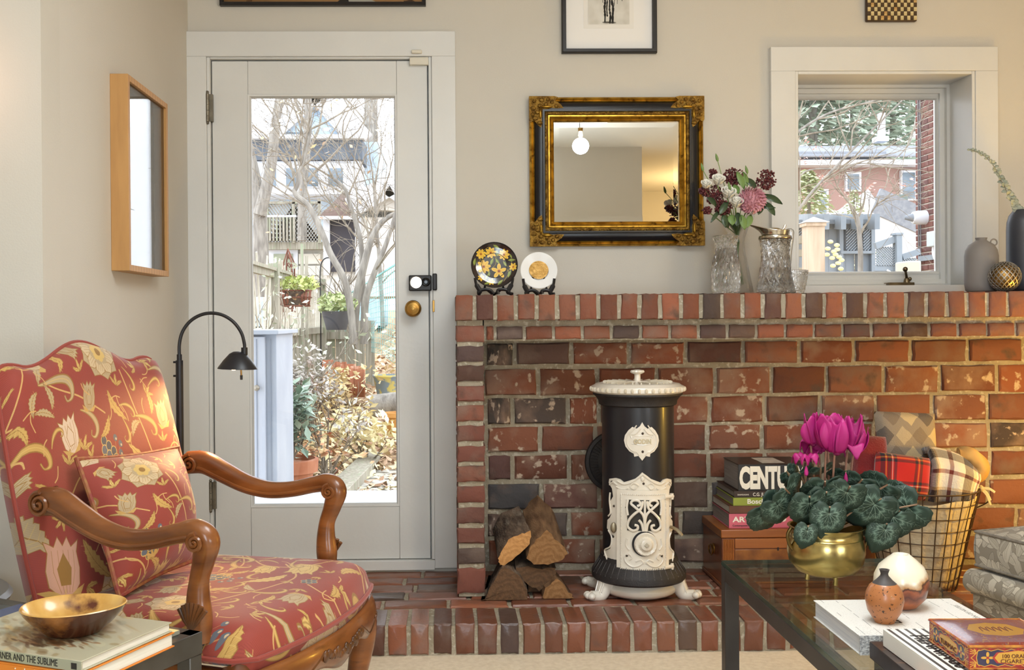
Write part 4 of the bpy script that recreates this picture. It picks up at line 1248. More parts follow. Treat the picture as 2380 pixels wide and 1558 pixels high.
# niche wall: bricks laid face out, about two to one
YN = 3.872
me_n = [brick_mesh('niche_brick', brick_m if i % 3 else limed_m, .200, .045, .092, 160 + i, .0026, .006) for i in range(8)]
me_nl = [brick_mesh('niche_brick', limed_m, .200, .045, .092, 180 + i, .0026, .006) for i in range(4)]
rows = [(797, 848, 1.0), (857, 919, 0), (925, 986, 0), (992, 1050, 0), (1058, 1115, 0), (1125, 1184, 0), (1193, 1246, 0), (1256, 1312, 0)]
starts = [(1133, [69, 132, 134, 132, 134]), (1128, [128, 138, 138, 136, 131]), (1134, [62, 129, 72, 130, 128]), (1134, [126, 128, 131, 130]), (1135, [60, 132, 66, 130]), (1134, [128, 135, 130, 128]), (1132, [64, 130, 132, 128]), (1134, [128, 130, 132, 128])]
dark_n = {(0, 0): (0.297, 0.266, 0.242), (0, 1): (0.413, 0.311, 0.276), (2, 0): (0.297, 0.261, 0.242), (2, 1): (0.344, 0.297, 0.274), (4, 0): (0.391, 0.274, 0.250), (5, 0): (0.293, 0.281, 0.285), (5, 1): (0.473, 0.325, 0.286), (6, 0): (0.340, 0.274, 0.246), (6, 4): (0.325, 0.286, 0.263), (5, 4): (0.321, 0.297, 0.297), (4, 3): (0.326, 0.287, 0.272), (0, 4): (0.369, 0.244, 0.213), (6, 1): (0.384, 0.337, 0.314), (3, 9): (0.285, 0.238, 0.222), (7, 3): (0.377, 0.299, 0.268)}
x_nr = 2.75
for ri, ((ya, yb, _), (xs, lens)) in enumerate(zip(rows, starts)):
    px = xs; k = 0
    while True:
        ln_ = lens[k] if k < len(lens) else 131 + r_.uniform(-4, 4)
        # course heights slope with the photograph's left end; keep level
        za, zb = P(1300, ya, Y=YN).z, P(1300, yb, Y=YN).z
        a, c = P(px, 900, Y=YN), P(px + ln_ - 10, 900, Y=YN)
        if a.x > x_nr: break
        w = c.x - a.x
        colr = lin(dark_n[(ri, k)]) if (ri, k) in dark_n else brick_col(r_, .04)
        me = r_.choice(me_nl if r_.random() < .42 else me_n)
        fplace(me, (a.x + c.x) / 2, YN + .0225 + r_.uniform(-.004, .003), (za + zb) / 2 + r_.uniform(-.001, .001), (0, r_.uniform(-.008, .008), 0), (w / .2, 1, (za - zb) / .092 * r_.uniform(.97, 1.0)), colr)
        px += ln_; k += 1
MB().box(xp1 - .02, x_nr, YN + .010, WY, HZ - .02, z2b + .02).build('niche_mortar', mortar_m, fp, smooth=0)

# ------------------------------------------------------------------ hearth
he = thing('brick_hearth', 'raised red brick hearth with a row of edge bricks along the carpet', 'hearth', (1.0, 3.55, 0.0))
he['kind'] = 'structure'
HL = Vector(he.location)
HF = 3.20
def hplace(me, x, y, z, rot=(0, 0, 0), scale=(1, 1, 1), c=None):
    return place('brick', me, he, (x - HL.x, y - HL.y, z - HL.z), rot, scale, c)
hx0, hx1 = XL + .01, 2.62
me_r = [brick_mesh('edge_brick', smooth_brick, .0570, .185, .094, 200 + i, .0018, .005) for i in range(5)]
i = 0; x = hx0
dkh = {16: (0.320, 0.250, 0.235), 10: (0.368, 0.243, 0.204), 13: (0.349, 0.232, 0.185)}
while x < hx1:
    c = lin(dkh[i]) if i in dkh else brick_col(r_, .07)
    hplace(r_.choice(me_r), x + .0285, HF + .0925 + r_.uniform(-.003, .003), .0505 + r_.uniform(-.002, .002), (0, r_.uniform(-.02, .02), r_.uniform(-.012, .012)), (r_.uniform(.95, 1.03), 1, 1), c)
    x += .0700 + r_.uniform(-.001, .001); i += 1
# stretcher rows behind
me_t = [brick_mesh('hearth_brick', smooth_brick, .205, .05, .088, 220 + i, .0022, .005) for i in range(6)]
for row in range(5):
    yy = HF + .200 + row * .1010
    x = hx0 - r_.uniform(0, .15)
    while x < hx1:
        L_ = .205 * r_.uniform(.92, 1.05)
        hplace(r_.choice(me_t), x + L_ / 2, yy + .045, .0725 + r_.uniform(-.002, .002), (-PI / 2, 0, 0), (L_ / .205, 1, 1), brick_col(r_, .16))
        x += L_ + .012
MB().box(hx0 + .003, hx1, HF + .007, WY + .0, 0.0, .091).build('mortar', mortar_m, he, smooth=0)
# ================================================================== red brocade armchair
def brocade(bg, seed=0):
    """woven floral cloth drawn motif by motif; one tile is 0.62 m square"""
    S = 1240
    c = CV(S, S, bg)
    gold, gold2, dkgold, cream, cream2, rose, slate, slate2, vine = 'BC9450', 'CBA861', '90682F', 'C4AB86', 'AE9672', 'C4937A', '5F6168', '4A4B52', 'C49A5C'
    def X(lx, ly, cx, cy, s, rot):
        cr, sr = math.cos(rot), math.sin(rot)
        return (cx + s * (lx * cr - ly * sr), cy + s * (lx * sr + ly * cr))
    def shape(pts, cx, cy, s, rot, colr, edge=None, w=3):
        q = [X(a, b, cx, cy, s, rot) for a, b in pts]
        c.poly(q, colr)
        if edge: c.line(q + [q[0]], w, edge)
    def vn(pts, w=7, colr=vine):
        c.line(smooth_path(pts, 8), w, colr)
    def flower(cx, cy, s, rot=0, a=cream, b=cream2):
        for ring, (n, R, wd, cl) in enumerate(((8, 1.0, .30, b), (8, .86, .25, a), (6, .5, .2, b), (6, .38, .14, gold2))):
            for k in range(n):
                an = rot + 2 * PI * (k + .5 * (ring % 2)) / n
                pe = [(R * .12, -.05), (R * .5, -wd), (R * .8, -wd * .95), (R * .9, -wd * .45), (R, 0), (R * .9, wd * .45), (R * .8, wd * .95), (R * .5, wd), (R * .12, .05)]
                shape(pe, cx, cy, s, an, cl, dkgold if ring < 2 else None, 2.5)
                if ring < 2:
                    for o in (-.12, 0, .12): c.line([X(R * .35, o * .6, cx, cy, s, an), X(R * .8, o, cx, cy, s, an)], 2, dkgold, .55)
        c.ell(cx, cy, s * .14, s * .14, dkgold)
    def tulip(cx, cy, s, rot=0, a=cream, b=dkgold):
        body = [(-.2, -1), (-.62, -.55), (-.7, 0), (-.62, .55), (-.75, .95), (-.38, .72), (-.2, 1.05), (0, .75), (.22, 1.05), (.38, .72), (.75, .95), (.62, .55), (.7, 0), (.62, -.55), (.2, -1)]
        shape(body, cx, cy, s, rot, a, b, 3)
        for o in (-.45, -.22, 0, .22, .45):
            c.line([X(o * .5, -.8, cx, cy, s, rot), X(o, -.1, cx, cy, s, rot), X(o * 1.05, .6, cx, cy, s, rot)], 2.2, b, .7)
        shape([(-.2, -.55), (-.3, 0), (0, .5), (.3, 0), (.2, -.55)], cx, cy, s, rot, b if a == rose else a, b, 2.5)
        for sd in (-1, 1): shape([(0, -1), (.5 * sd, -1.05), (.85 * sd, -.55), (.45 * sd, -.72)], cx, cy, s, rot, gold)
    def leaf(cx, cy, s, rot=0, a=gold, b=dkgold, curl=.35, n=6):
        L_, R_ = [], []
        for k in range(n * 2 + 1):
            t = k / (n * 2)
            x = -1 + 2 * t
            y = curl * math.sin(t * PI * .9) * (1 if curl else 0)
            wd = .34 * math.sin(PI * min(1, t * .92 + .06)) * (1.0 if k % 2 else .72)
            L_.append((x, y + wd)); R_.append((x - .08, y - wd))
        shape(L_ + R_[::-1], cx, cy, s, rot, a, b, 2)
        c.line([X(-1 + 2 * t, curl * math.sin(t * PI * .9), cx, cy, s, rot) for t in np.linspace(0, .95, 8)], 2.5, b)
        for t in np.linspace(.15, .85, 7):
            for sd in (-1, 1):
                c.line([X(-1 + 2 * t, curl * math.sin(t * PI * .9), cx, cy, s, rot), X(-.8 + 2 * t, curl * math.sin(t * PI * .9) + sd * .2, cx, cy, s, rot)], 1.8, gold2, .7)
    def horn(cx, cy, s, rot=0, a=gold, flip=1):
        pts = [(-1, -.5), (-.5, -.1), (0, .15), (.5, .2), (.85, 0), (.95, -.35), (.7, -.55), (.5, -.4)]
        q = smooth_path([X(x, y * flip, cx, cy, s, rot) for x, y in pts], 6)
        n = len(q)
        c.line(q, [s * (.10 + .28 * math.sin(PI * min(1, (i / n) * 1.25)) * (1 if i / n < .8 else .5)) for i in range(n)], dkgold)
        c.line(q, [max(1, s * (.07 + .24 * math.sin(PI * min(1, (i / n) * 1.25)) * (1 if i / n < .8 else .5)) - 4) for i in range(n)], a)
        c.line(q[:int(n * .8)], 2.5, gold2)
    def grape(cx, cy, s, rot=0, n=5, drops=0):
        rows = [1, 2, 3, 3, 2] if n >= 5 else [2, 3, 2]
        for i, k in enumerate(rows):
            for j in range(k):
                x, y = X((j - (k - 1) / 2) * .46, .9 - i * .42, cx, cy, s, rot)
                c.ell(x, y, s * .27, s * .29, gold2); c.ell(x, y, s * .22, s * .24, slate if (i + j) % 2 else slate2)
        shape([(-.3, -.4), (-.42, -.9), (-.15, -1.15), (.15, -1.15), (.42, -.9), (.3, -.4), (.1, -.85), (0, -.35), (-.1, -.85)], cx, cy, s, rot, gold, dkgold, 2)
        for k in range(drops):
            x, y = X(1.0 + .25 * (k % 2), .6 - k * .42, cx, cy, s, rot)
            c.line([X(.3, -.6, cx, cy, s, rot), (x, y)], 2, vine, .8)
            c.ell(x, y, s * .17, s * .19, slate); c.ell(x + s * .05, y - s * .06, s * .07, s * .07, cream)
    def sprig(cx, cy, s, rot=0):
        for k in (-1, 0, 1): leaf(*X(.5 * math.cos(k * .9), .5 * math.sin(k * .9), cx, cy, s, rot), s * .5, rot + k * .9, gold if k else gold2, dkgold, .15, 3)
    U = lambda u, v: (u * S, v * S)
    # vines
    vn([U(.62, .30), U(.72, .47), U(.70, .62), U(.66, .74), U(.62, .86)], 9)
    vn([U(.38, .14), U(.48, .26), U(.56, .34), U(.68, .33), U(.78, .20)], 10)
    vn([U(.40, .18), U(.47, .36), U(.42, .50), U(.30, .55), U(.22, .50)], 8)
    vn([U(.86, .16), U(.94, .34), U(.96, .50), U(.88, .60), U(.80, .56)], 8)
    vn([U(.20, .88), U(.34, .80), U(.42, .74), U(.48, .70)], 7)
    vn([U(.05, .10), U(.12, .16), U(.14, .24)], 7); vn([U(.30, .02), U(.34, .12)], 8)
    vn([U(-.02, .70), U(.06, .82), U(.12, .95), U(.10, 1.02)], 7)
    vn([U(.55, .34), U(.58, .42)], 6); vn([U(.68, .35), U(.74, .42)], 6)
    # motifs laid out as on the chair back
    flower(*U(.52, .905), 120, .2); flower(*U(.34, .10), 150, .35, cream, 'C0A688'); flower(*U(.985, .22), 100, .1, cream, 'C0A688')
    horn(*U(.26, .87), 110, -.5, cream2); leaf(*U(.20, .92), 70, .8, cream2); horn(*U(.40, .70), 75, -1.2, cream2); horn(*U(.90, .88), 90, -.7, cream2); leaf(*U(.95, .80), 55, -1.1, cream2)
    tulip(*U(.27, .69), 78, 0.1, 'CDB39A'); tulip(*U(.41, .77), 58, -.3, cream2); tulip(*U(.83, .72), 66, 0, cream2)
    leaf(*U(.56, .73), 75, 2.2, gold); horn(*U(.72, .70), 80, -.5, gold); horn(*U(.08, .66), 105, -.3, gold)
    grape(*U(.46, .56), 78, 0.3, 5, 4); grape(*U(.22, .44), 60, .1, 3); grape(*U(.79, .50), 52, .1, 3)
    leaf(*U(.63, .52), 105, -1.0, gold2, dkgold, .3, 7); horn(*U(.57, .50), 60, 1.3, gold)
    sprig(*U(.24, .60), 62, 1.2); sprig(*U(.33, .62), 62, 1.0); sprig(*U(.34, .47), 66, -1.2); sprig(*U(.15, .47), 50, 1.8); sprig(*U(.80, .62), 50, 1.4); sprig(*U(.89, .50), 54, -.9); sprig(*U(.73, .54), 44, 1.8)
    tulip(*U(.575, .40), 70, 0, gold2); tulip(*U(.71, .36), 92, 0, gold2); horn(*U(.65, .30), 66, 1.0, gold); horn(*U(.44, .34), 92, .9, gold); horn(*U(.41, .24), 100, .4, gold2, -1)
    leaf(*U(.05, .44), 130, 1.9, cream2, dkgold, .2, 7); leaf(*U(.28, .28), 110, 2.1, gold, dkgold, .2, 7); leaf(*U(.88, .30), 80, 1.9, gold); horn(*U(.93, .40), 78, 1.4, gold)
    tulip(*U(.12, .28), 118, -.15, rose); sprig(*U(.20, .20), 70, -.9); leaf(*U(.47, .41), 46, 1.6, gold); tulip(*U(.60, .14), 88, .5, cream); grape(*U(.78, .12), 84, -.9, 5, 4)
    horn(*U(.56, .04), 100, .2, gold); sprig(*U(.68, .05), 60, .5); leaf(*U(.90, .06), 80, .7, gold); horn(*U(.10, .03), 90, .1, gold); tulip(*U(.20, .98), 70, .8, cream)
    # small filler sprigs and tendrils wherever the ground is still bare
    rr = random.Random(5); bgc = c.rgb(bg)
    for _ in range(2600):
        x, y = rr.uniform(30, S - 30), rr.uniform(30, S - 30)
        R = 34
        w = c.a[max(0, int(y) - R):int(y) + R:6, max(0, int(x) - R):int(x) + R:6]
        if np.abs(w - bgc).max() > .02: continue
        k = rr.random(); an = rr.uniform(0, 2 * PI)
        if k < .35: sprig(x, y, 52, an)
        elif k < .6: leaf(x, y, 56, an, rr.choice((gold, cream2)))
        elif k < .8: horn(x, y, 52, an, gold)
        else: tulip(x, y, 42, an, cream2)
        vn([X(-1, .3, x, y, 50, an), X(-1.6, .1, x, y, 50, an), X(-2.2, -.5, x, y, 50, an)], 5)
    # fine twill
    yy, xx = np.mgrid[0:S, 0:S]
    c.a *= (1 + .035 * np.sign(np.sin((xx + yy) * .9)))[..., None].astype(np.float32)
    return c.image('brocade_cloth')
cloth_m = mat('red_brocade', None, img=brocade('8E392C'), rough=0.62, sheen=0.25, spec=0.35, bump=0.08, bscale=500)
wood_m = mat('honey_walnut', '8E5528', '643616', scale=6, stretch=(1, 1, 4), rough=0.3, coat=0.35, c3='4A2810', scale3=14, lo3=.6, hi3=.85)
dark_wood = mat('carved_walnut', '6E4220', '40240F', scale=14, rough=0.35, coat=0.2)

chair = thing('armchair', 'red floral brocade armchair with carved scrolled wooden arms', 'armchair', (-0.37, 2.21, 0.0), math.radians(-17.9))
CRZ = math.radians(-17.9)
CXv, CYv = Vector((math.cos(CRZ), math.sin(CRZ), 0)), Vector((-math.sin(CRZ), math.cos(CRZ), 0))
C0 = Vector((-0.37, 2.21, 0))
def chl(px, py, yp=None, plane=None):
    """pixel -> chair-local point on the plane y' = yp (or a given local plane point/normal)"""
    if plane is None: pt, n = C0 + CYv * yp, CYv
    else: pt, n = C0 + CXv * plane[0][0] + CYv * plane[0][1] + Vector((0, 0, plane[0][2])), CXv * plane[1][0] + CYv * plane[1][1] + Vector((0, 0, plane[1][2]))
    w = PP(px, py, pt, n) - C0
    return Vector((w.dot(CXv), w.dot(CYv), w.z))
def pad(mb, fn, nrm, tf, tb, nu=28, nv=28, pu=6, pv=6, uvs=(1, 1, 0, 0), ex=.5, dent=None):
    """closed cushion: two bulging sheets that meet along the outline fn(u, v)"""
    def e(s, p): return max(0.0, 1 - abs(2 * s - 1) ** p) ** ex
    for k, t in ((1, tf), (-1, tb)):
        def g(u, v):
            p = Vector(fn(u, v)); d = e(u, pu) * e(v, pv)
            if dent: d *= dent(u, v)
            return p + Vector(nrm) * (k * t * d)
        mb.grid(g, nu, nv, lambda u, v: (uvs[2] + u * uvs[0], uvs[3] + v * uvs[1]))
    return mb
# backrest
def crest(u):
    s = abs(2 * u - 1)
    z = 0.948 + 0.050 * (0.5 + 0.5 * math.cos(min(1, s / .66) * PI))
    if s > .68: z += .007 * math.sin((s - .68) / .32 * PI)
    if s > .93: z -= .03 * ((s - .93) / .07) ** 2
    return z
def back_fn(u, v):
    z = 0.40 + v * (crest(u) - 0.40)
    hw = .282 + .012 * math.sin(v * PI)
    return (-.366 - .235 * (z - .42), (2 * u - 1) * hw * (1 - .02 * v), z)
b = MB(); pad(b, back_fn, (.972, 0, .236), .040, .055, 40, 40, 10, 14, (.93, .89, .03, .06))
b.build('backrest', cloth_m, chair, world=False, smooth=80)
def edge_pts(fn, side=None, n=40, vv=(0.03, 1)):
    a = [fn(0, vv[0] + (vv[1] - vv[0]) * i / n) for i in range(n + 1)] + [fn(i / n, 1) for i in range(1, n)] + [fn(1, vv[1] - (vv[1] - vv[0]) * i / n) for i in range(n + 1)]
    return a
MB().tube(edge_pts(back_fn), .005, 7).build('piping', cloth_m, chair, world=False)
# seat
def seat_fn(u, v):
    hw = .262 + .040 * u
    y = (2 * v - 1) * hw
    fr = .088 + .050 * (1 - (2 * v - 1) ** 2)
    if abs(2 * v - 1) > .9: fr -= .03 * ((abs(2 * v - 1) - .9) / .1) ** 2
    return (-.40 + u * (fr + .40), y, .420)
b = MB(); pad(b, seat_fn, (0, 0, 1), .060, .03, 48, 48, 9, 14, (.82, -.98, .10, 1.08))
b.build('seat', cloth_m, chair, world=False, smooth=80)
wl = [tuple(Vector(seat_fn(i / 20, 0)) + Vector((0, -.004, -.004))) for i in range(3, 20)] + [tuple(Vector(seat_fn(1, i / 24)) + Vector((.004, 0, -.004))) for i in range(25)] + [tuple(Vector(seat_fn(1 - i / 20, 1)) + Vector((0, .004, -.004))) for i in range(1, 18)]
MB().tube(wl, .0055, 7).build('piping', cloth_m, chair, world=False)
def skirt(u, v):
    q = Vector(seat_fn(1, u)); return (q.x + .002 - .006 * v, q.y, .415 - .028 * v)
MB().grid(skirt, 30, 2, lambda u, v: (.9 * u, .02 + .06 * v)).build('seat_border', cloth_m, chair, world=False)
# carved apron along the front and plain side rails
def apron(u, v):
    q = Vector(seat_fn(1, u)); s = abs(2 * u - 1)
    lo = .335 - .012 * math.cos(s * PI * 3) + (.035 * max(0, s - .75) / .25 * -1)
    bulge = .010 * math.sin(v * PI)
    return (q.x - .004 + bulge, q.y * .985, .392 + (lo - .392) * v)
MB().grid(apron, 40, 6).build('front_apron', wood_m, chair, world=False, solid=.022, smooth=60)
ap = MB()
for i in range(15):
    u = .5 + (i - 7) * .022
    q = Vector(apron(u, .55))
    ap.ball(q + Vector((.012, 0, .004 * math.sin(i * 2.1))), .011, 8, 6, (.5, .9, .9 + .3 * math.cos(i * 1.7)))
for sd in (-1, 1):
    ap.tube(smooth_path([tuple(Vector(apron(.5 + sd * f, w)) + Vector((.010, 0, 0))) for f, w in ((.16, .4), (.24, .75), (.32, .88), (.40, .8), (.44, .55), (.41, .42), (.38, .55))]), .004, 6)
ap.build('apron_carving', dark_wood, chair, world=False)
for sd in (-1, 1):
    MB().grid(lambda u, v: (-.40 + u * .47, sd * (.255 + .036 * u) * .985, .392 - v * (.05 - .01 * math.sin(u * PI))), 16, 3).build('side_rail', wood_m, chair, world=False, solid=.022)
MB().box(-.41, -.385, -.25, .25, .33, .40).build('back_rail', wood_m, chair, world=False, bevel=.004)
# legs
for sd in (-1, 1):
    pts = [(.055, sd * .272, .40), (.066, sd * .282, .36), (.072, sd * .288, .30), (.062, sd * .282, .22), (.046, sd * .270, .13), (.042, sd * .268, .06), (.056, sd * .276, .018), (.060, sd * .278, .0)]
    MB().tube(smooth_path(pts, 6), [ .030 + (.034 - .030) * min(1, i / 8) if i < 10 else max(.0145, .034 - (i - 10) * .0011) if i < 32 else .0165 + (i - 32) * .0006 for i in range(43)], 14).build('leg', wood_m, chair, world=False, smooth=80)
    MB().tube(smooth_path([(-.385, sd * .235, .36), (-.40, sd * .235, .22), (-.44, sd * .235, .08), (-.47, sd * .235, .0)], 5), [.022 - i * .0004 for i in range(16)], 10).build('leg', wood_m, chair, world=False)
# arms: one path measured on the near arm, mirrored for the far one
apx = [(100, 1166, .030), (140, 1168, .030), (185, 1196, .028), (245, 1232, .025), (305, 1251, .0225), (365, 1250, .0205), (425, 1237, .021), (462, 1233, .025), (484, 1256, .0275), (476, 1302, .0225), (464, 1345, .0200), (461, 1390, .0235), (463, 1432, .0265), (464, 1462, .025), (466, 1492, .024)]
apath = []
for (px, py, r0) in apx:
    q = chl(px, py, -.285)
    apath.append((q.x, q.z, r0))
ap2 = smooth_path(apath, 7)
for sd in (-1, 1):
    def yo(i):   # the arm bows slightly outwards half-way
        return sd * (.285 + .012 * math.sin(PI * min(1, i / len(ap2) * 1.4)))
    arm = MB()
    xf = ap2[60][0]
    pts3 = [(p[0] if sd < 0 else xf + (p[0] - xf) * 1.08, yo(i), p[1]) for i, p in enumerate(ap2)]
    n = 20; vs = []; fs = []
    for i, p in enumerate(pts3):
        t = Vector(pts3[min(len(pts3) - 1, i + 1)]) - Vector(pts3[max(0, i - 1)]); t.normalize()
        bn = Vector((0, 1, 0)); nm = bn.cross(t).normalized()
        r0 = ap2[i][2]
        for j in range(n):
            a = 2 * PI * j / n
            k = 1 - .13 * max(0, math.cos(2 * (a - PI / 2))) ** 6 * (1 if i < 60 else .4)    # groove along both flanks
            vs.append(Vector(p) + nm * (-math.cos(a) * r0 * .95 * k) + bn * (math.sin(a) * r0 * .92 * k))
        if i:
            for j in range(n): fs.append(((i - 1) * n + j, (i - 1) * n + (j + 1) % n, i * n + (j + 1) % n, i * n + j))
    fs += [tuple(range(n)), tuple((len(pts3) - 1) * n + j for j in range(n))]
    arm.add(vs, fs)
    a_o = arm.build('arm', wood_m, chair, world=False, smooth=80)
    # bead line along the outer and inner flank, volutes at both ends
    for fl in (-1, 1):
        ln_ = MB()
        bead = []
        for i in range(6, 58):
            r0 = ap2[i][2]
            t = Vector(pts3[i + 1]) - Vector(pts3[i - 1]); t.normalize()
            nm = Vector((0, 1, 0)).cross(t).normalized()
            bead.append(Vector(pts3[i]) + nm * (r0 * .34) + Vector((0, fl * r0 * .80, 0)))
        ln_.tube(bead, .0042, 7)
        ln_.build('arm_bead', wood_m, a_o, world=False)
        for (idx, rr) in ((3, .024), (52, .017)):
            c0 = Vector(pts3[idx]) + Vector((0, fl * ap2[idx][2] * .86, -.002 if idx < 10 else -.012))
            sp = []
            for k in range(34):
                a = k / 33 * 4.2 * PI
                r0 = rr * (1 - k / 36)
                sp.append(c0 + Vector((math.cos(a + PI / 2) * r0, fl * .002 * k / 12, math.sin(a + PI / 2) * r0)))
            MB().tube(sp, [.0052 * (1 - .012 * k) for k in range(34)], 6).build('volute', wood_m, a_o, world=False)
    # carved shell at the foot of the post
    shl = MB()
    q = chl(461, 1432, -.285)
    for k in range(-3, 4):
        a = k * .24
        base_ = Vector((q.x, sd * .309, q.z - .022))
        tip = base_ + Vector((math.sin(a) * .042, sd * -.004, math.cos(a) * .052))
        shl.tube([base_, base_.lerp(tip, .5) + Vector((0, sd * .003, 0)), tip], [(.002, .002), (.0045, .004), (.0055, .004)], 7)
    shl.build('shell_carving', dark_wood, a_o, world=False)

# ------------------------------------------------------------------ cushion on the chair
cpl = ((-.235, 0, .47), (.9, 0, .436))
cor = [chl(276, 1388, plane=cpl), chl(452, 1302, plane=cpl), chl(414, 1040, plane=cpl), chl(178, 1068, plane=cpl)]
cu = thing('throw_cushion', 'square cushion in the same red floral brocade leaning in the armchair', 'cushion', (C0.x, C0.y, 0.0), CRZ)
def cush(u, v):
    a = cor[0].lerp(cor[1], u); c = cor[3].lerp(cor[2], u)
    p = a.lerp(c, v)
    ctr = (cor[0] + cor[1] + cor[2] + cor[3]) / 4
    pull = .10 * math.sin(PI * u) * math.sin(PI * v) * 0 + .05 * (math.sin(PI * v) * (abs(2 * u - 1) ** 4) + math.sin(PI * u) * (abs(2 * v - 1) ** 4))
    return p.lerp(ctr, pull)
b = MB(); pad(b, cush, Vector((.9, 0, .436)).normalized(), .085, .055, 30, 30, 2.2, 2.2, (.60, .64, .33, .40), .62,
              dent=lambda u, v: 1 - .06 * math.sin(u * 9 + v * 5) * math.sin(v * 7))
b.build('cover', cloth_m, cu, world=False, smooth=80)
pp_ = [cush(i / 16, 0) for i in range(16)] + [cush(1, i / 16) for i in range(16)] + [cush(1 - i / 16, 1) for i in range(16)] + [cush(0, 1 - i / 16) for i in range(16)]
MB().tube(pp_, .0055, 7, closed=True).build('piping', mat('gold_red_cord', '9A6A3C', '8A3A34', scale=60, rough=.7), cu, world=False)

# ------------------------------------------------------------------ floor lamp
LY = 2.75
l0 = P(417, 845, Y=LY)
fl_ = thing('floor_lamp', 'black arched pharmacy floor lamp with a small conical shade behind the armchair', 'lamp', (l0.x, LY, 0.0))
MB().lathe([(0, 0), (.115, 0), (.118, .004), (.11, .012), (.03, .018), (.015, .03), (0, .03)], 36, Matrix.Translation((l0.x, LY, 0))).build('base', black_metal, fl_)
MB().tube([(l0.x, LY, .02), (l0.x, LY, P(417, 838, Y=LY).z)], .0098, 16).build('pole', black_metal, fl_)
za, zb = P(417, 840, Y=LY).z, P(417, 824, Y=LY).z
c_ = MB().tube([(l0.x, LY, za - .004), (l0.x, LY, zb)], .0068, 14)
for py in (842, 874):
    z = P(417, py, Y=LY).z
    c_.tube([(l0.x - .009, LY, z), (l0.x - .016, LY, z)], .0028, 8)
c_.build('collar', black_metal, fl_)
arc = [P(x, y, Y=LY) for x, y in ((417, 830), (417, 800), (424, 772), (441, 748), (465, 733), (491, 728), (518, 733), (543, 749), (561, 774), (568, 800), (568, 814))]
MB().tube(smooth_path([tuple(v) for v in arc], 5), .0046, 10).build('arm', black_metal, fl_)
a = P(568, 808, Y=LY)
MB().tube([a, a + Vector((0, 0, -.020))], .0085, 14).build('joint', black_metal, fl_)
s0 = P(552, 858, Y=LY); sr = (P(598, 858, Y=LY).x - P(506, 858, Y=LY).x) / 2
sh_ = P(552, 817, Y=LY).z - s0.z
shade_m = mat('black_shade', '1B1A1E', rough=.38)
MB().lathe([(sr, 0), (sr * .985, .003), (sr * .72, sh_ * .48), (sr * .42, sh_ * .86), (sr * .22, sh_ * .98), (0, sh_), (0, sh_ - .004), (sr * .4, sh_ * .8), (sr * .7, sh_ * .44), (sr * .97, 0)], 40, Matrix.Translation(s0) @ Matrix.Rotation(.03, 4, 'Y'), caps=False).build('shade', shade_m, fl_)
k0 = P(560, 862, Y=LY)
sw = MB().tube([(k0.x, LY, k0.z + .012), (k0.x + .001, LY, k0.z - .014)], .0022, 8).build('switch_stem', brass, fl_)
MB().tube([(k0.x + .001, LY, k0.z - .012), (k0.x + .001, LY, k0.z - .024)], [.0035, .0032], 10).build('switch_knob', black_metal, sw)
MB().ball(s0 + Vector((-.01, 0, .008)), .012, 12, 8).build('bulb', mat('lit_bulb', 'FFFFFF', rough=.4, emis=('FFD9A0', 14.0)), fl_)
lamp('floor_lamp_light', 'SPOT', tuple(s0 + Vector((-.008, -.01, -.008))), 15, (1.0, .60, .24), .012, look=tuple(C0 + CXv * -.42 + CYv * .08 + Vector((0, 0, .62))), spot=1.5, blend=1.0)
# ================================================================== side table at lower left with books and bowl
TZ = 0.50
E1, E2 = Vector((-.885, .465, 0)), Vector((-.465, -.885, 0))
tc0 = P(471, 1468, Z=TZ)
gun = mat('gunmetal_frame', '6A6762', '5A5752', scale=10, rough=.38, metal=.75)
stb = thing('side_table', 'low dark metal side table under the art books at lower left', 'table', (tc0.x + E1.x * .27 + E2.x * .27, tc0.y + E1.y * .27 + E2.y * .27, 0))
LT = .54
def tq_(a, c, z): return tc0 + E1 * a + E2 * c + Vector((0, 0, z - TZ))
for (p_, q_, n_) in (((0, 0), (LT, 0), 0), ((0, LT), (LT, LT), 0), ((0, 0), (0, LT), 1), ((LT, 0), (LT, LT), 1)):
    inw = E2 if n_ == 0 else E1
    sg = .015 if (p_[0] == 0 and n_ == 1) or (p_[1] == 0 and n_ == 0) else -.015
    MB().bar(tq_(*p_, TZ - .0195) + inw * sg, tq_(*q_, TZ - .0195) + inw * sg, .03, .039).build('top_rail', gun, stb, bevel=.002)
for (a, c) in ((.016, .016), (LT - .016, .016), (.016, LT - .016), (LT - .016, LT - .016)):
    MB().bar(tq_(a, c, 0), tq_(a, c, TZ - .038), .03, .03, up=E1).build('leg', gun, stb, bevel=.002)
tp = MB()
q4 = [tq_(.03, .03, 0), tq_(LT - .03, .03, 0), tq_(LT - .03, LT - .03, 0), tq_(.03, LT - .03, 0)]
tp.prism([(v.x, v.y) for v in q4], TZ - .012, TZ - .0005)
tp.build('table_top', mat('smoked_table_glass', '35383A', rough=.12), stb)

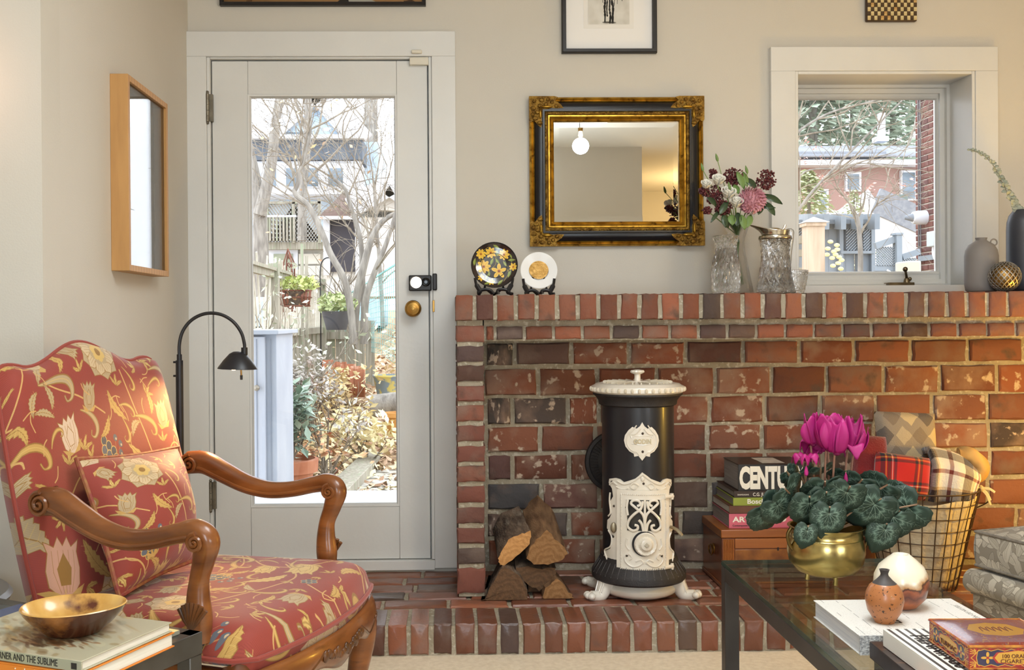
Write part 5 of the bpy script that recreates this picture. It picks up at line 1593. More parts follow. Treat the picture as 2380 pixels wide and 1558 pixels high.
page_m = mat('book_pages', 'E6E0D2', 'D8D0BE', scale=6, stretch=(1, 1, 90), rough=.85)
def book(name, label, w, d, h, T, cover, group=None, spine='L', page=page_m, over=.003, board_=.0022, soft=False, cat='book'):
    """book lying flat; local x across (spine at x=0), y along the spine, z up; T places it"""
    loc, rot, _ = T.decompose()
    t = bpy.data.objects.new(name, None); col.objects.link(t)
    t.location = loc; t.rotation_euler = rot.to_euler()
    tag(t, label, cat, group)
    if soft: over, board_ = .0006, .0009
    MB().box(.004, w - over, over, d - over, board_, h - board_).build('pages', page, t, world=False, bevel=.0008)
    c_ = MB()
    c_.grid(lambda u, v: (u * w, v * d, h - board_ * .0), 1, 1).grid(lambda u, v: (u * w, (1 - v) * d, 0), 1, 1)
    c_ = MB().box(0, w, 0, d, h - board_, h).box(0, w, 0, d, 0, board_).box(0, board_ * 1.2, 0, d, board_, h - board_)
    o = c_.build('cover', cover, t, world=False, bevel=.0008)
    return t
def cover_of(t):
    return next(c for c in t.children if c.name.startswith('cover'))
def uv_top(o, w, d):
    """planar UVs over the cover (x right, y up) in the book frame"""
    me = o.data
    ul = me.uv_layers.new(name='UVMap') if not me.uv_layers else me.uv_layers[0]
    for lp_ in me.loops:
        co = me.vertices[lp_.vertex_index].co
        ul.data[lp_.index].uv = (co.x / w, co.y / d)
# frames: spine faces the camera, so local y runs along the spine to the left and x away from the camera
bx, by = Vector((.924, -.382, 0)), Vector((.382, .924, 0))
r1 = P(189, 1532, Z=.552)
def bookT(corner, xdir, ydir, z):
    T = Matrix((xdir.normalized(), ydir.normalized(), Vector((0, 0, 1)))).transposed().to_4x4(); T.translation = (corner.x, corner.y, z); return T
# magazine flat on the table, yellow and blue
cv = CV(400, 300, '4C5676')
cv.poly([(0, 0), (400, 0), (400, 120), (0, 160)], 'E7D686'); cv.poly([(250, 0), (400, 0), (400, 300), (330, 300)], 'E9DC9A'); cv.poly([(150, 120), (260, 100), (280, 180), (170, 200)], '8E98B8')
mag_m = mat('magazine_cover', None, img=cv.image('magazine_print'), rough=.35)
mg = MB().add([tuple(v) for v in (tq_(.42, .44, .507), tq_(.025, .44, .507), tq_(.025, .03, .507), tq_(.42, .03, .507), tq_(.42, .44, .5005), tq_(.025, .44, .5005), tq_(.025, .03, .5005), tq_(.42, .03, .5005))],
              [(0, 1, 2, 3), (7, 6, 5, 4), (0, 4, 5, 1), (1, 5, 6, 2), (2, 6, 7, 3), (3, 7, 4, 0)], [(0, 0), (1, 0), (1, 1), (0, 1)] * 2)
tag(mg.build('magazine', mag_m, None), 'yellow and blue magazine flat on the side table under the books', 'magazine')
ora = mat('orange_cover', 'D9822F', 'CF7628', scale=5, rough=.35)
off = Vector((0, 0, 0))
c2 = r1 + bx * .003 - by * .004
bk = book('art_book', 'orange spined art book under the painting book on the side table', .215, .31, .024, bookT(c2, by, -bx, .5075), ora)
wht = mat('white_ink', 'F4EFE4', rough=.5)
text('spine_title', 'in the Studio', wht, frame_T((-.0006, .124, .0052), (0, -1, 0), (0, 0, 1)), .0185, bk, fit=(.069, .0150))
for k in (0, 1):
    MB().add([(-.0006, .040 - k * .0145, .005), (-.0006, .030 - k * .0145, .005), (-.0006, .030 - k * .0145, .0175), (-.0006, .0355 - k * .0145, .013), (-.0006, .040 - k * .0145, .0175)], [(0, 1, 2, 3, 4)]).build('publisher_mark', wht, bk, world=False, solid=.0006)
cv = CV(600, 420, 'B5AE94')
rr = random.Random(3)
for i in range(420):
    x, y = rr.gauss(330, 150), rr.gauss(230 - .15, 80)
    cv.ell(x, y, rr.uniform(10, 50), rr.uniform(4, 16), rr.choice(('8E7A52', 'C9BF9E', 'A58E60', '7A6242', 'D3CBB0', '9AA08E', 'C2A874')), rr.uniform(.2, .8), .5, 6)
for i in range(120):
    x, y = rr.gauss(200, 60), rr.gauss(170, 50); cv.ell(x, y, rr.uniform(8, 30), rr.uniform(3, 9), rr.choice(('6A4A30', '8A5A36', '4E3A2A')), rr.uniform(.5, 1.1), .55, 4)
bt = book('art_book', 'art book with a misty landscape cover under the wooden bowl', .208, .29, .0165, bookT(r1, by, -bx, .532), mat('painting_cover', None, img=cv.image('painting_print'), rough=.3))
uv_top(cover_of(bt), .208, .29)
sp = MB().box(-.0007, .0002, 0, .29, .0006, .0160).build('spine', mat('grey_green_spine', 'A3A38E', rough=.4), bt, world=False)
ink = mat('dark_ink', '2C2A28', rough=.6)
text('spine_title', 'TURNER AND THE SUBLIME', ink, frame_T((-.0009, .1695, .0038), (0, -1, 0), (0, 0, 1)), .0135, bt, fit=(.126, .0104))
MB().box(-.0012, -.0006, .008, .018, .0035, .0125).build('publisher_mark', ink, bt, world=False)

# turned wooden bowl
bwc = P(170, 1470, Z=.5490)
bm_ = mat('yellow_birch_burl', 'D9AE62', 'C08F45', scale=22, rough=.22, coat=.4, c3='5A2C18', scale3=16, lo3=.60, hi3=.70)
outer_m = mat('bowl_bark_side', '9C6430', '4A2616', scale=13, lo=.42, hi=.55, rough=.25, coat=.4)
bw = thing('wooden_bowl', 'shallow oval wooden bowl with a dark burl patch on the art book', 'bowl', tuple(bwc), math.radians(12))
wob = lambda a, z: 1 + .035 * math.cos(2 * a) + .02 * math.sin(3 * a + 1)
MB().lathe([(0, .0005), (.038, .0005), (.040, .003), (.055, .016), (.070, .034), (.0745, .043)], 48, Matrix.Diagonal((1.05, .95, 1, 1)), wob=wob, caps=False).build('outside', outer_m, bw, world=False, smooth=60)
MB().lathe([(.0745, .043), (.073, .0445), (.0695, .043), (.062, .031), (.045, .016), (.02, .010), (0, .009)], 48, Matrix.Diagonal((1.05, .95, 1, 1)), wob=wob, caps=False).build('inside', bm_, bw, world=False, smooth=60)

# grey moulded side chair half out of frame
gp_ = mat('grey_moulded_plastic', '8F8C88', '858380', scale=4, rough=.35)
gc = thing('side_chair', 'grey moulded chair mostly out of frame behind the red armchair', 'chair', (-1.17, 2.24, 0))
MB().lathe([(0, .425), (.17, .425), (.205, .435), (.212, .448), (.203, .458), (.15, .452), (0, .446)], 40, Matrix.Translation((-1.17, 2.23, 0))).build('seat', gp_, gc)
def bkf(u, v):
    a = (u - .5) * 1.5
    return (-1.17 + .145 * math.sin(a) * (1 - .25 * max(0, v - .6) ** 2), 2.30 + .13 * math.cos(a), .452 + v * .085 * (1 - (2 * u - 1) ** 4 * .5) + .0)
MB().grid(bkf, 20, 8).build('backrest', gp_, gc, solid=.014)
for a in (.8, 2.3, 3.9, 5.5):
    MB().tube([(-1.17 + .12 * math.cos(a), 2.23 + .12 * math.sin(a), .43), (-1.17 + .18 * math.cos(a), 2.23 + .18 * math.sin(a), 0)], [.014, .010], 10).build('leg', gp_, gc)

# ================================================================== pictures and mirror
oak = mat('pale_oak', 'C4945A', 'B58650', scale=4, stretch=(1, 1, 1), rough=.5, wave=(9, 3, 1.0, 'Y'))
oak.node_tree.nodes['Mapping'].inputs['Scale'].default_value = (4, 1.3, .5)
blackf = mat('black_frame', '1C1A1A', '242120', scale=20, rough=.4)
# deep oak box frame on the left wall
yn, yf_ = P(258, 400, X=XL).y, None
xf_ = XL + .052
pn = P(297, 171, X=xf_); pn2 = P(296, 629, X=xf_); pf = P(391, 243, X=xf_); pf2 = P(392, 643, X=xf_)
y0_, y1_ = pn.y, (pf.y + pf2.y) / 2
z1_, z0_ = (pn.z + pf.z) / 2, (pn2.z + pf2.z) / 2
pic = thing('framed_picture', 'pale oak box frame with a torn-edge white print on the left wall', 'picture', (XL, (y0_ + y1_) / 2, z0_))
fw = .018
for (a, c, d, e) in ((y0_, y0_ + fw, z0_, z1_), (y1_ - fw, y1_, z0_, z1_), (y0_ + fw, y1_ - fw, z0_, z0_ + fw), (y0_ + fw, y1_ - fw, z1_ - fw, z1_)):
    MB().box(XL, xf_, a, c, d, e).build('frame_side', oak, pic, bevel=.0012)
MB().box(XL + .004, XL + .010, y0_ + fw, y1_ - fw, z0_ + fw, z1_ - fw).build('backing', mat('mount_grey', 'CFCBC2', rough=.9), pic)
pe = []
rr = random.Random(8)
ya_, yb_, zb_, za_ = y0_ + .05, y1_ - .05, z0_ + .07, z1_ - .05
for i in range(14): pe.append((yb_ + rr.uniform(-.006, .006), zb_ + (za_ - zb_) * i / 13))
for i in range(1, 14): pe.append((ya_ + (yb_ - ya_) * (1 - i / 13), za_ + rr.uniform(-.004, .004)))
for i in range(1, 14): pe.append((ya_ + rr.uniform(-.006, .006), za_ + (zb_ - za_) * i / 13))
MB().add([(XL + .020, a, c) for a, c in pe], [tuple(range(len(pe)))]).build('paper', mat('deckle_paper', 'E9E6DF', 'DDD9D0', scale=9, rough=.9), pic, solid=.002)
MB().box(xf_ - .012, xf_ - .009, y0_ + fw, y1_ - fw, z0_ + fw, z1_ - fw).build('glass', pane_mat('picture_glass', refl=0.85), pic, smooth=0)

def hung(name, label, x0, y0, x1, y1, prof, fm, cat='picture', Y=WY):
    a, c = P(x0, y1, Y=Y), P(x1, y0, Y=Y)
    t = thing(name, label, cat, ((a.x + c.x) / 2, Y, a.z))
    f = MB(); rect_frame(f, a.x, c.x, a.z, c.z, prof, Y)
    f.build('frame', fm, t, smooth=30)
    return t, a.x, c.x, a.z, c.z
# landscape picture cropped by the top edge, over the door
fprof = [(0, 0), (0, .022), (.004, .025), (.012, .023), (.014, .018), (.014, 0)]
t, a, c, d, e = hung('framed_picture', 'wide black framed tan drawing cropped above the door', 513, -250, 988, 16, fprof, blackf)
cv = CV(760, 420, 'B98A58')
for i in range(60): cv.ell(rr.uniform(0, 760), rr.uniform(0, 420), rr.uniform(30, 120), rr.uniform(10, 50), rr.choice(('C29664', 'B08150', 'BC8E5E')), 0, .25, 20)
cv.poly([(430, 0), (520, 40), (560, 14), (590, 0)], 'CFC6B4'); cv.poly([(428, 0), (470, 30), (480, 0)], '3A332C')
for k in range(5): cv.line([(88 + k * 4, -2), (92 + k * 5, 22)], 2, '4A3020')
for k in range(7):
    an = k * .5; cv.line([(690 + 4 * k, 6), (700 + 5 * k, 12 - abs(3 - k) * 3)], 5, '5A4230')
MB().grid(lambda u, v: (a + .012 + (c - a - .024) * u, WY - .008, d + .012 + (e - d - .024) * v), 1, 1).build('drawing', mat('tan_drawing', None, img=cv.image('tan_print'), rough=.7), t, solid=.003)
# ink print over the mirror
t, a, c, d, e = hung('framed_picture', 'black framed ink print in a wide white mount above the mirror', 1305, -210, 1523, 126, [(0, 0), (0, .022), (.003, .026), (.014, .026), (.017, .018), (.017, 0)], blackf)
MB().box(a + .012, c - .012, WY - .010, WY - .002, d + .012, e - .012).build('mount', mat('white_mount', 'EDEBE8', rough=.85), t)
w0, w1 = P(1356, 100, Y=WY).x, P(1472, 100, Y=WY).x; h0 = P(1400, 68, Y=WY).z
MB().box(w0, w1, WY - .0115, WY - .010, h0, e - .06).build('print_paper', mat('print_paper', 'E9E6E0', rough=.9), t)
cv = CV(400, 640, 'DBD8D0')
for i in range(160): cv.ell(rr.gauss(200, 120), rr.gauss(250, 170), rr.uniform(10, 70), rr.uniform(10, 70), rr.choice(('D2CFC6', 'E2DFD8', 'C4C0B6', 'B9B4A8')), 0, .22, 20)
for (x, w, y) in ((165, 22, 20), (185, 14, 60), (212, 20, 10), (236, 24, 16), (255, 8, 120), (140, 6, 150), (325, 7, 160), (285, 5, 140)):
    pth = [(x + rr.gauss(0, 3), y)] + [(x + rr.gauss(0, 5), y + 45 * k) for k in range(1, 12)]
    cv.line(smooth_path(pth, 4), [w * rr.uniform(.5, 1.1) for _ in range(45)], '1C1A18', .92)
cv.ell(180, 14, 40, 6, '2A2620', 0, .7, 4); cv.ell(232, 12, 36, 6, '2A2620', 0, .7, 4)
i0, i1 = P(1366, 100, Y=WY).x, P(1462, 100, Y=WY).x; h0 = P(1400, 59, Y=WY).z
g_ = MB().grid(lambda u, v: (i0 + (i1 - i0) * u, WY - .0122, h0 + (e - .08 - h0) * v), 1, 1)
g_.build('ink_print', mat('ink_print', None, img=cv.image('ink_strokes'), rough=.8), t)
# shell mosaic plaque, cropped by the top edge over the window: tesserae are real pieces
a_, c_ = P(2009, 53, Y=WY), P(2126, -90, Y=WY)
pq = thing('mosaic_plaque', 'small checkered mosaic plaque of shell and dark squares above the window', 'wall decoration', ((a_.x + c_.x) / 2, WY, a_.z))
MB().box(a_.x, c_.x, WY - .022, WY, a_.z, c_.z).build('board', mat('dark_plaque', '3A2A1C', '4A3626', scale=20, rough=.4), pq, bevel=.006)
tw_ = (c_.x - a_.x - .006) / 15
tm = [mat('tessera_bone', 'DCCB9C', 'C9B37C', scale=40, rough=.35), mat('tessera_brown', '5A4632', '40301F', scale=40, rough=.35), mat('tessera_amber', 'A8763C', 'D2B274', scale=60, rough=.35)]
tme = [MB().box(-tw_ * .46, tw_ * .46, -.0012, .0012, -tw_ * .62, tw_ * .62).mesh('tessera', m, 0) for m in tm]
i = 0
zz = a_.z + .012
while zz < a_.z + .125:
    for j in range(15):
        k = 1 if (i + j) % 2 else (2 if rr.random() < .3 else 0)
        place('tessera', tme[k], pq, (a_.x + .003 + tw_ * (j + .5) - pq.location.x, -.0228, zz - pq.location.z))
    zz += tw_ * 1.3; i += 1

# gilt and black mirror
gilt = mat('antique_gilt', 'C49A3C', '8E6820', scale=30, rough=.32, metal=.85, c3='5A3E16', scale3=60, lo3=.58, hi3=.72)
gilt_d = mat('carved_gilt', 'A8833A', '6A4A1C', scale=45, rough=.42, metal=.75, bump=1.0, bscale=160, bdist=.006)
mblack = mat('mirror_black', '17161A', rough=.3)
m0, m1 = P(1231, 574, Y=WY), P(1631, 228, Y=WY)
mr = thing('wall_mirror', 'rectangular wall mirror in a gilt and black frame with corner ornaments', 'mirror', ((m0.x + m1.x) / 2, WY, m0.z))
u_ = 1 / 615
def mf(name, prof, m): 
    b = MB(); rect_frame(b, m0.x, m1.x, m0.z, m1.z, prof, WY); return b.build(name, m, mr, smooth=25)
mf('outer_moulding', [(0, 0), (0, .020), (.003, .026), (.008, .028), (.012, .024), (.016, .027), (.019, .024), (.019, .016)], gilt)
mf('black_cove', [(.019, .018), (.021, .024), (.028, .030), (.038, .034), (.047, .034), (.049, .040), (.056, .040), (.057, .030)], mblack)
mf('carved_band', [(.056, .026), (.057, .036), (.062, .039), (.067, .036), (.068, .030)], gilt_d)
mf('inner_gilt', [(.068, .030), (.070, .034), (.075, .034), (.080, .027), (.086, .022), (.088, .024), (.092, .020), (.093, .010)], gilt)
ix0, ix1, iz0, iz1 = m0.x + .092, m1.x - .092, m0.z + .092, m1.z - .092
silver = mat('mirror_silver', 'D6D4CE', rough=.0, metal=1.0)
bv = .021
MB().add([(ix0 + bv, WY - .012, iz0 + bv), (ix1 - bv, WY - .012, iz0 + bv), (ix1 - bv, WY - .012, iz1 - bv), (ix0 + bv, WY - .012, iz1 - bv)], [(0, 1, 2, 3)]).build('mirror_glass', silver, mr, smooth=0)
b = MB(); rect_frame(b, ix0, ix1, iz0, iz1, [(0, .0113), (bv, .012)], WY)
b.build('bevel', silver, mr, smooth=0)
MB().box(ix0 - .005, ix1 + .005, WY - .009, WY - .001, iz0 - .005, iz1 + .005).build('backboard', mblack, mr)
# corner ornaments: leafy carved plates
for sx, x0 in ((1, m0.x), (-1, m1.x)):
    for sz, zc in ((1, m0.z), (-1, m1.z)):
        o = MB()
        arms = [(0, 0), (.095, 0), (.108, .004), (.097, .016), (.118, .030), (.128, .044), (.105, .046), (.085, .044), (.060, .052), (.052, .060), (.046, .085), (.048, .105), (.044, .118), (.032, .108), (.018, .090), (.006, .098), (0, .088)]
        o.prism([(x0 + sx * (a - .001), zc + sz * (c - .001)) for a, c in (arms if sx * sz > 0 else arms[::-1])], -WY + .018, -WY + .036, Matrix(((1, 0, 0, 0), (0, 0, -1, 0), (0, 1, 0, 0), (0, 0, 0, 1))) )
        for k, (a, c) in enumerate(((.018, .018), (.045, .014), (.070, .012), (.014, .045), (.012, .068), (.040, .036), (.062, .030), (.030, .060), (.085, .022), (.022, .082), (.1, .036), (.038, .1))):
            o.ball((x0 + sx * a, WY - .037, zc + sz * c), .0085, 8, 6, (1.3 if k % 2 else .9, .8, .9))
        o.build('corner_ornament', gilt_d, mr, smooth=60)
        l = MB()
        l.ball((x0 + sx * .064, WY - .040, zc + sz * .040), .008, 10, 6, (2.6, .8, .7)).ball((x0 + sx * .040, WY - .040, zc + sz * .064), .008, 10, 6, (.7, .8, 2.6))
        l.build('ornament_boss', gilt, mr, smooth=60)
# bulb hanging from the ceiling behind the camera, seen in the mirror
pb = thing('pendant_bulb', 'bare glowing bulb reflected in the mirror glass', 'lamp', (.8, 1.5, 2.12))
MB().tube([(.8, 1.5, CEIL), (.8, 1.5, 2.2)], .003, 6).build('cord', black_metal, pb)
MB().lathe([(0, 2.148), (.009, 2.152), (.014, 2.162), (.0125, 2.175), (.009, 2.19), (.009, 2.2), (0, 2.2)], 20, Matrix.Translation((.8, 1.5, 0))).build('bulb', mat('warm_bulb', 'FFF4E0', emis=('FFE2B0', 10.0)), pb)
MB().lathe([(.013, 2.19), (.015, 2.2), (.015, 2.235), (0, 2.24)], 16, Matrix.Translation((.8, 1.5, 0))).build('socket', brass, pb)

# ================================================================== on the mantel, left half
MY = 3.66
# painted flower plate
pl0, pl1 = P(1149, 672, Y=MY), P(1149, 564, Y=MY)
R_ = (P(1204, 620, Y=MY).x - P(1097, 620, Y=MY).x) / 2
cv = CV(800, 800, '2E2220')
def sunf(x, y, s, rot=0, n=8, a='E6B83C', b='C9822C'):
    for k in range(n):
        an = rot + 2 * PI * k / n
        cv.ell(x + s * .58 * math.cos(an), y + s * .58 * math.sin(an), s * .46, s * .25, 'EFC750', an)
        cv.ell(x + s * .55 * math.cos(an), y + s * .55 * math.sin(an), s * .38, s * .17, a, an)
        cv.line([(x + s * .2 * math.cos(an), y + s * .2 * math.sin(an)), (x + s * .7 * math.cos(an), y + s * .7 * math.sin(an))], 3, b)
    cv.ell(x, y, s * .24, s * .24, b); cv.ell(x, y, s * .13, s * .13, '7A3A1C')
def pleaf(x, y, s, rot):
    q = [(x + s * (t * math.cos(rot) - w * math.sin(rot)), y + s * (t * math.sin(rot) + w * math.cos(rot))) for t, w in ((-1, 0), (-.5, .32), (0, .42), (.5, .28), (1, 0), (.5, -.26), (0, -.38), (-.5, -.3))]
    cv.poly(q, '6E7F3C'); cv.poly(q[:5], '8E9E4C'); cv.line([q[0], q[4]], 4, 'C2B85A')
for pts in (((250, 560), (200, 480), (180, 400)), ((560, 120), (640, 250), (620, 330)), ((330, 330), (420, 420), (430, 560)), ((180, 250), (260, 130), (420, 90)), ((640, 300), (700, 420), (690, 520)), ((420, 560), (520, 640), (600, 620)), ((150, 480), (200, 640), (300, 720))):
    cv.line(smooth_path(pts, 8), 6, 'B7A23E')
for (x, y, s, r0, n) in ((480, 300, 130, .3, 5), (215, 380, 120, .1, 8), (340, 625, 95, .2, 8), (570, 590, 95, 0, 8), (170, 600, 85, .4, 8), (725, 370, 70, .2, 7), (340, 115, 65, .1, 6), (170, 180, 62, .5, 6)):
    sunf(x, y, s, r0, n)
for (x, y, s, r0) in ((440, 720, 66, -.6), (455, 620, 60, 1.7), (455, 480, 60, 2.2), (360, 470, 66, 1.2), (590, 430, 62, 2.2), (60, 460, 66, 1.4), (700, 490, 62, 0), (660, 250, 70, 1.2), (500, 100, 66, .8), (270, 200, 58, 1.1), (310, 260, 50, 1.6), (270, 80, 52, .3), (690, 560, 40, 2.)):
    pleaf(x, y, s, r0)
plate_m = mat('painted_plate', None, img=cv.image('plate_flowers'), rough=.12, coat=.6)
def easel(par, cxp, wpx, ytop, Y, m):
    """little carved stand: two hooked feet in front, a back strut"""
    zb = ZM
    for sd in (-1, 1):
        q = lambda fx, py: (P(cxp + sd * fx * wpx / 2, py, Y=Y - .02).x, Y - .024, P(cxp, py, Y=Y - .02).z)
        pts = [q(.98, ytop), q(.92, ytop + 14), q(.80, ytop + 24), q(.72, ytop + 30), q(.80, ytop + 36), (q(.86, 0)[0], Y - .03, zb + .004)]
        MB().tube(smooth_path(pts, 4), [(.005, .006)] * 5 + [(.0085, .007)] * 11 + [(.006, .006)] * 5, 8, flat=(1, 0, 0)).build('foot', m, par)
        p2 = [q(.72, ytop + 29), q(.45, ytop + 27), q(.2, ytop + 29), (q(.12, 0)[0], Y - .024, zb + .004)]
        MB().tube(smooth_path(p2, 4), .006, 8).build('bracket', m, par)
        MB().tube([q(.4, ytop + 26), (P(cxp, 600, Y=Y).x, Y + .055, zb + .004)], .005, 8).build('strut', m, par)
        MB().tube([q(.5, ytop + 26), (P(cxp + sd * 6, 600, Y=Y).x, Y + .02, P(cxp, ytop - 38, Y=Y).z)], .004, 8).build('upright', m, par)
eas = mat('black_lacquer', '1A1718', rough=.35)
pt_ = thing('plate_stand', 'black carved stand holding the flower painted plate', 'plate stand', (P(1149, 680, Y=MY).x, MY, ZM))
easel(pt_, 1148, 90, 646, MY, eas)
pT = Matrix.Translation((pl0.x, MY - .004, (pl0.z + pl1.z) / 2)) @ Matrix.Rotation(PI / 2 - .14, 4, 'X')
pz = thing('flower_plate', 'round black plate painted with yellow flowers and green leaves', 'plate', (pl0.x, MY, pl0.z))
d_ = MB()
for (r0, r1, z0, z1) in ((0, .55, .004, .004), (.55, .8, .004, .007), (.8, 1, .007, .016)):
    d_.grid(lambda u, v: ((r0 + (r1 - r0) * v) * R_ * math.cos(2 * PI * u), (r0 + (r1 - r0) * v) * R_ * math.sin(2 * PI * u), z0 + (z1 - z0) * v), 48, 4, lambda u, v: (.5 + .5 * (r0 + (r1 - r0) * v) * math.cos(2 * PI * u), .5 + .5 * (r0 + (r1 - r0) * v) * math.sin(2 * PI * u)), T=pT)
d_.build('painted_face', plate_m, pz, smooth=60, fixn=False)
MB().lathe([(.4 * R_, -.004), (.45 * R_, -.004), (.78 * R_, .002), (1.0 * R_, .013), (1.012 * R_, .0165), (1.0 * R_, .0165), (.8 * R_, .005), (0, .002)], 48, pT).build('rim', mat('black_glaze', '1C1818', rough=.15), pz)
# white plate with a gilded well
w0, w1 = P(1252, 673, Y=MY), P(1252, 587, Y=MY)
R2 = (P(1295, 630, Y=MY).x - P(1210, 630, Y=MY).x) / 2
ws_ = thing('plate_stand', 'black carved stand holding the white plate with gold centre', 'plate stand', (w0.x, MY, ZM))
easel(ws_, 1252, 74, 648, MY, eas)
wz_ = thing('gold_centre_plate', 'small white plate with a round gold leaf well on a black stand', 'plate', (w0.x, MY, w0.z))
pT = Matrix.Translation((w0.x, MY - .004, (w0.z + w1.z) / 2)) @ Matrix.Rotation(PI / 2 - .14, 4, 'X')
wp = mat('white_porcelain', 'ECEBE8', rough=.25)
MB().lathe([(.25 * R2, -.006), (.55 * R2, -.003), (1.0 * R2, .008), (1.01 * R2, .011), (.98 * R2, .012), (.54 * R2, .004), (.52 * R2, -.002), (.25 * R2, -.004)], 48, pT, closed=True).build('rim', wp, wz_)
gT = pT @ Matrix.Translation((-.005 * 0, .004, 0))
MB().lathe([(.53 * R2, .004), (.45 * R2, -.001), (.2 * R2, -.004), (0, -.005)], 40, gT).build('well', mat('gold_leaf', 'A8854E', '86642F', scale=40, rough=.35, metal=.85, bump=.3, bscale=120), wz_, smooth=60)
# ================================================================== enamelled cast iron stove
SC = P(1484, 1300, Y=3.54)
SX, SYc, SZ = SC.x, 3.54, 0.10
iron = mat('black_enamel', '222226', '2A282C', scale=5, rough=.36, coat=.15)
iron_m = mat('matt_cast_iron', '2A2828', '343030', scale=30, rough=.55, bump=.2, bscale=200)
cream = mat('cream_enamel', 'EBE4D8', 'E4DBCB', scale=8, rough=.25, coat=.5)
cream_dk = mat('cream_enamel_worn', 'DED5C4', 'CCC0A8', scale=30, rough=.35, coat=.3)
stove = thing('enamel_stove', 'tall cylindrical black stove with cream enamel lid, door and feet on the hearth', 'stove', (SX, SYc, SZ))
ST = Matrix.Translation((SX, SYc, 0))
sz = lambda py, Y=SYc: P(1484, py, Y=Y).z
ppm = F / SYc
br = 83 / ppm
zb, zt = sz(1332), sz(935)
MB().lathe([(br * .98, zb - .03), (br, zb), (br, zt), (br, zt + .01), (0, zt + .01)], 64, ST).build('body', iron, stove)
MB().lathe([(br + .001, zt - .01), (br + .010, zt - .005), (br + .012, zt + .008), (br + .022, zt + .022), (br + .030, zt + .028), (br + .030, zt + .034), (0, zt + .034)], 64, ST).build('collar', iron_m, stove)
zl = zt + .034
Rl = 108 / ppm
MB().lathe([(0, zl), (Rl * .95, zl), (Rl, zl + .006), (Rl * 1.005, zl + .016), (Rl * .985, zl + .023), (Rl * .93, zl + .027), (Rl * .90, zl + .031), (Rl * .80, zl + .034), (Rl * .78, zl + .032), (Rl * .25, zl + .036), (Rl * .22, zl + .040), (0, zl + .041)], 64, ST).build('lid', cream, stove)
lidd = MB()
for k in range(44):
    a = 2 * PI * k / 44
    lidd.ball((SX + Rl * 1.0 * math.cos(a), SYc + Rl * 1.0 * math.sin(a), zl + .013), .0068, 7, 5, (.9, .9, 1.2))
for k in range(26):
    a = 2 * PI * k / 26
    lidd.tube([(SX + Rl * .30 * math.cos(a), SYc + Rl * .30 * math.sin(a), zl + .036), (SX + Rl * .74 * math.cos(a + .05), SYc + Rl * .74 * math.sin(a + .05), zl + .034)], [(.003, .002), (.006, .003)], 6, flat=(0, 0, 1))
lidd.build('lid_ornament', cream_dk, stove)
MB().lathe([(.012, zl + .036), (.0105, zl + .05), (.0105, zl + .062), (.020, zl + .066), (.024, zl + .070), (.021, zl + .076), (.006, zl + .079), (0, zl + .079)], 28, ST, wob=lambda a, z: 1 + (.05 * math.cos(12 * a) if z > zl + .064 else 0)).build('lid_knob', cream, stove)
# base ring
Rb = 109 / ppm
zr0, zr1 = sz(1362, SYc - .14), sz(1330, SYc - .14)
MB().lathe([(Rb * .80, zr0 - .006), (Rb * .97, zr0 - .004), (Rb, zr0 + .002), (Rb, zr0 + .020), (Rb * .985, zr0 + .026), (Rb * .90, zr0 + .045), (br + .012, zr0 + .062), (br + .006, zr0 + .078), (br - .002, zr0 + .08)], 64, ST).build('base_ring', iron_m, stove)
gr = MB()
for k in range(40):
    a = 2 * PI * k / 40
    gr.tube([(SX + Rb * 1.0 * math.cos(a), SYc + Rb * math.sin(a), zr0 + .020), (SX + (br + .013) * math.cos(a), SYc + (br + .013) * math.sin(a), zr0 + .061)], .0011, 4)
gr.build('ring_groove', mat('dusty_groove', '5A5654', rough=.8), stove)
# ash tray
MB().lathe([(0, sz(1400, SYc - .12) + .000), (.100, sz(1400, SYc - .12)), (.125, sz(1392, SYc - .12)), (.133, sz(1386, SYc - .12)), (.136, sz(1378, SYc - .12)), (.128, sz(1372, SYc - .12)), (.120, sz(1362, SYc - .12)), (0, sz(1362, SYc - .12))], 56, ST).build('ash_tray', cream, stove)
# paw feet
for k, ang in enumerate((-2.70, -.44, .62, 2.52)):
    d = Vector((math.cos(ang), math.sin(ang), 0)); sd = Vector((-d.y, d.x, 0))
    p0 = Vector((SX, SYc, 0)) + d * (Rb * .80) + Vector((0, 0, zr0 + .004))
    f = MB()
    path_ = smooth_path([tuple(p0), tuple(p0 + d * .012 + Vector((0, 0, -.03))), tuple(p0 + d * .03 + Vector((0, 0, -.055))), tuple(p0 + d * .066 + Vector((0, 0, SZ + .013 - p0.z)))], 5)
    f.tube(path_, [(.027 - .0007 * i, .034 - .0012 * i) for i in range(len(path_))], 12)
    e_ = Vector(path_[-1])
    for o in (-1.1, 0, 1.1):
        f.ball(e_ + sd * (.0125 * o) + d * (.010 - .004 * abs(o)) + Vector((0, 0, .001)), .0125, 10, 7, (1.1, 1.1, .95))
    for o in (-.014, -.005, .005, .014):
        f.tube([Vector(path_[1]) + sd * o * 1.3 + d * .022, Vector(path_[8]) + sd * o + d * .020, e_ + sd * o + d * .012 + Vector((0, 0, .010))], .0028, 5)
    f.build('paw_foot', cream, stove)
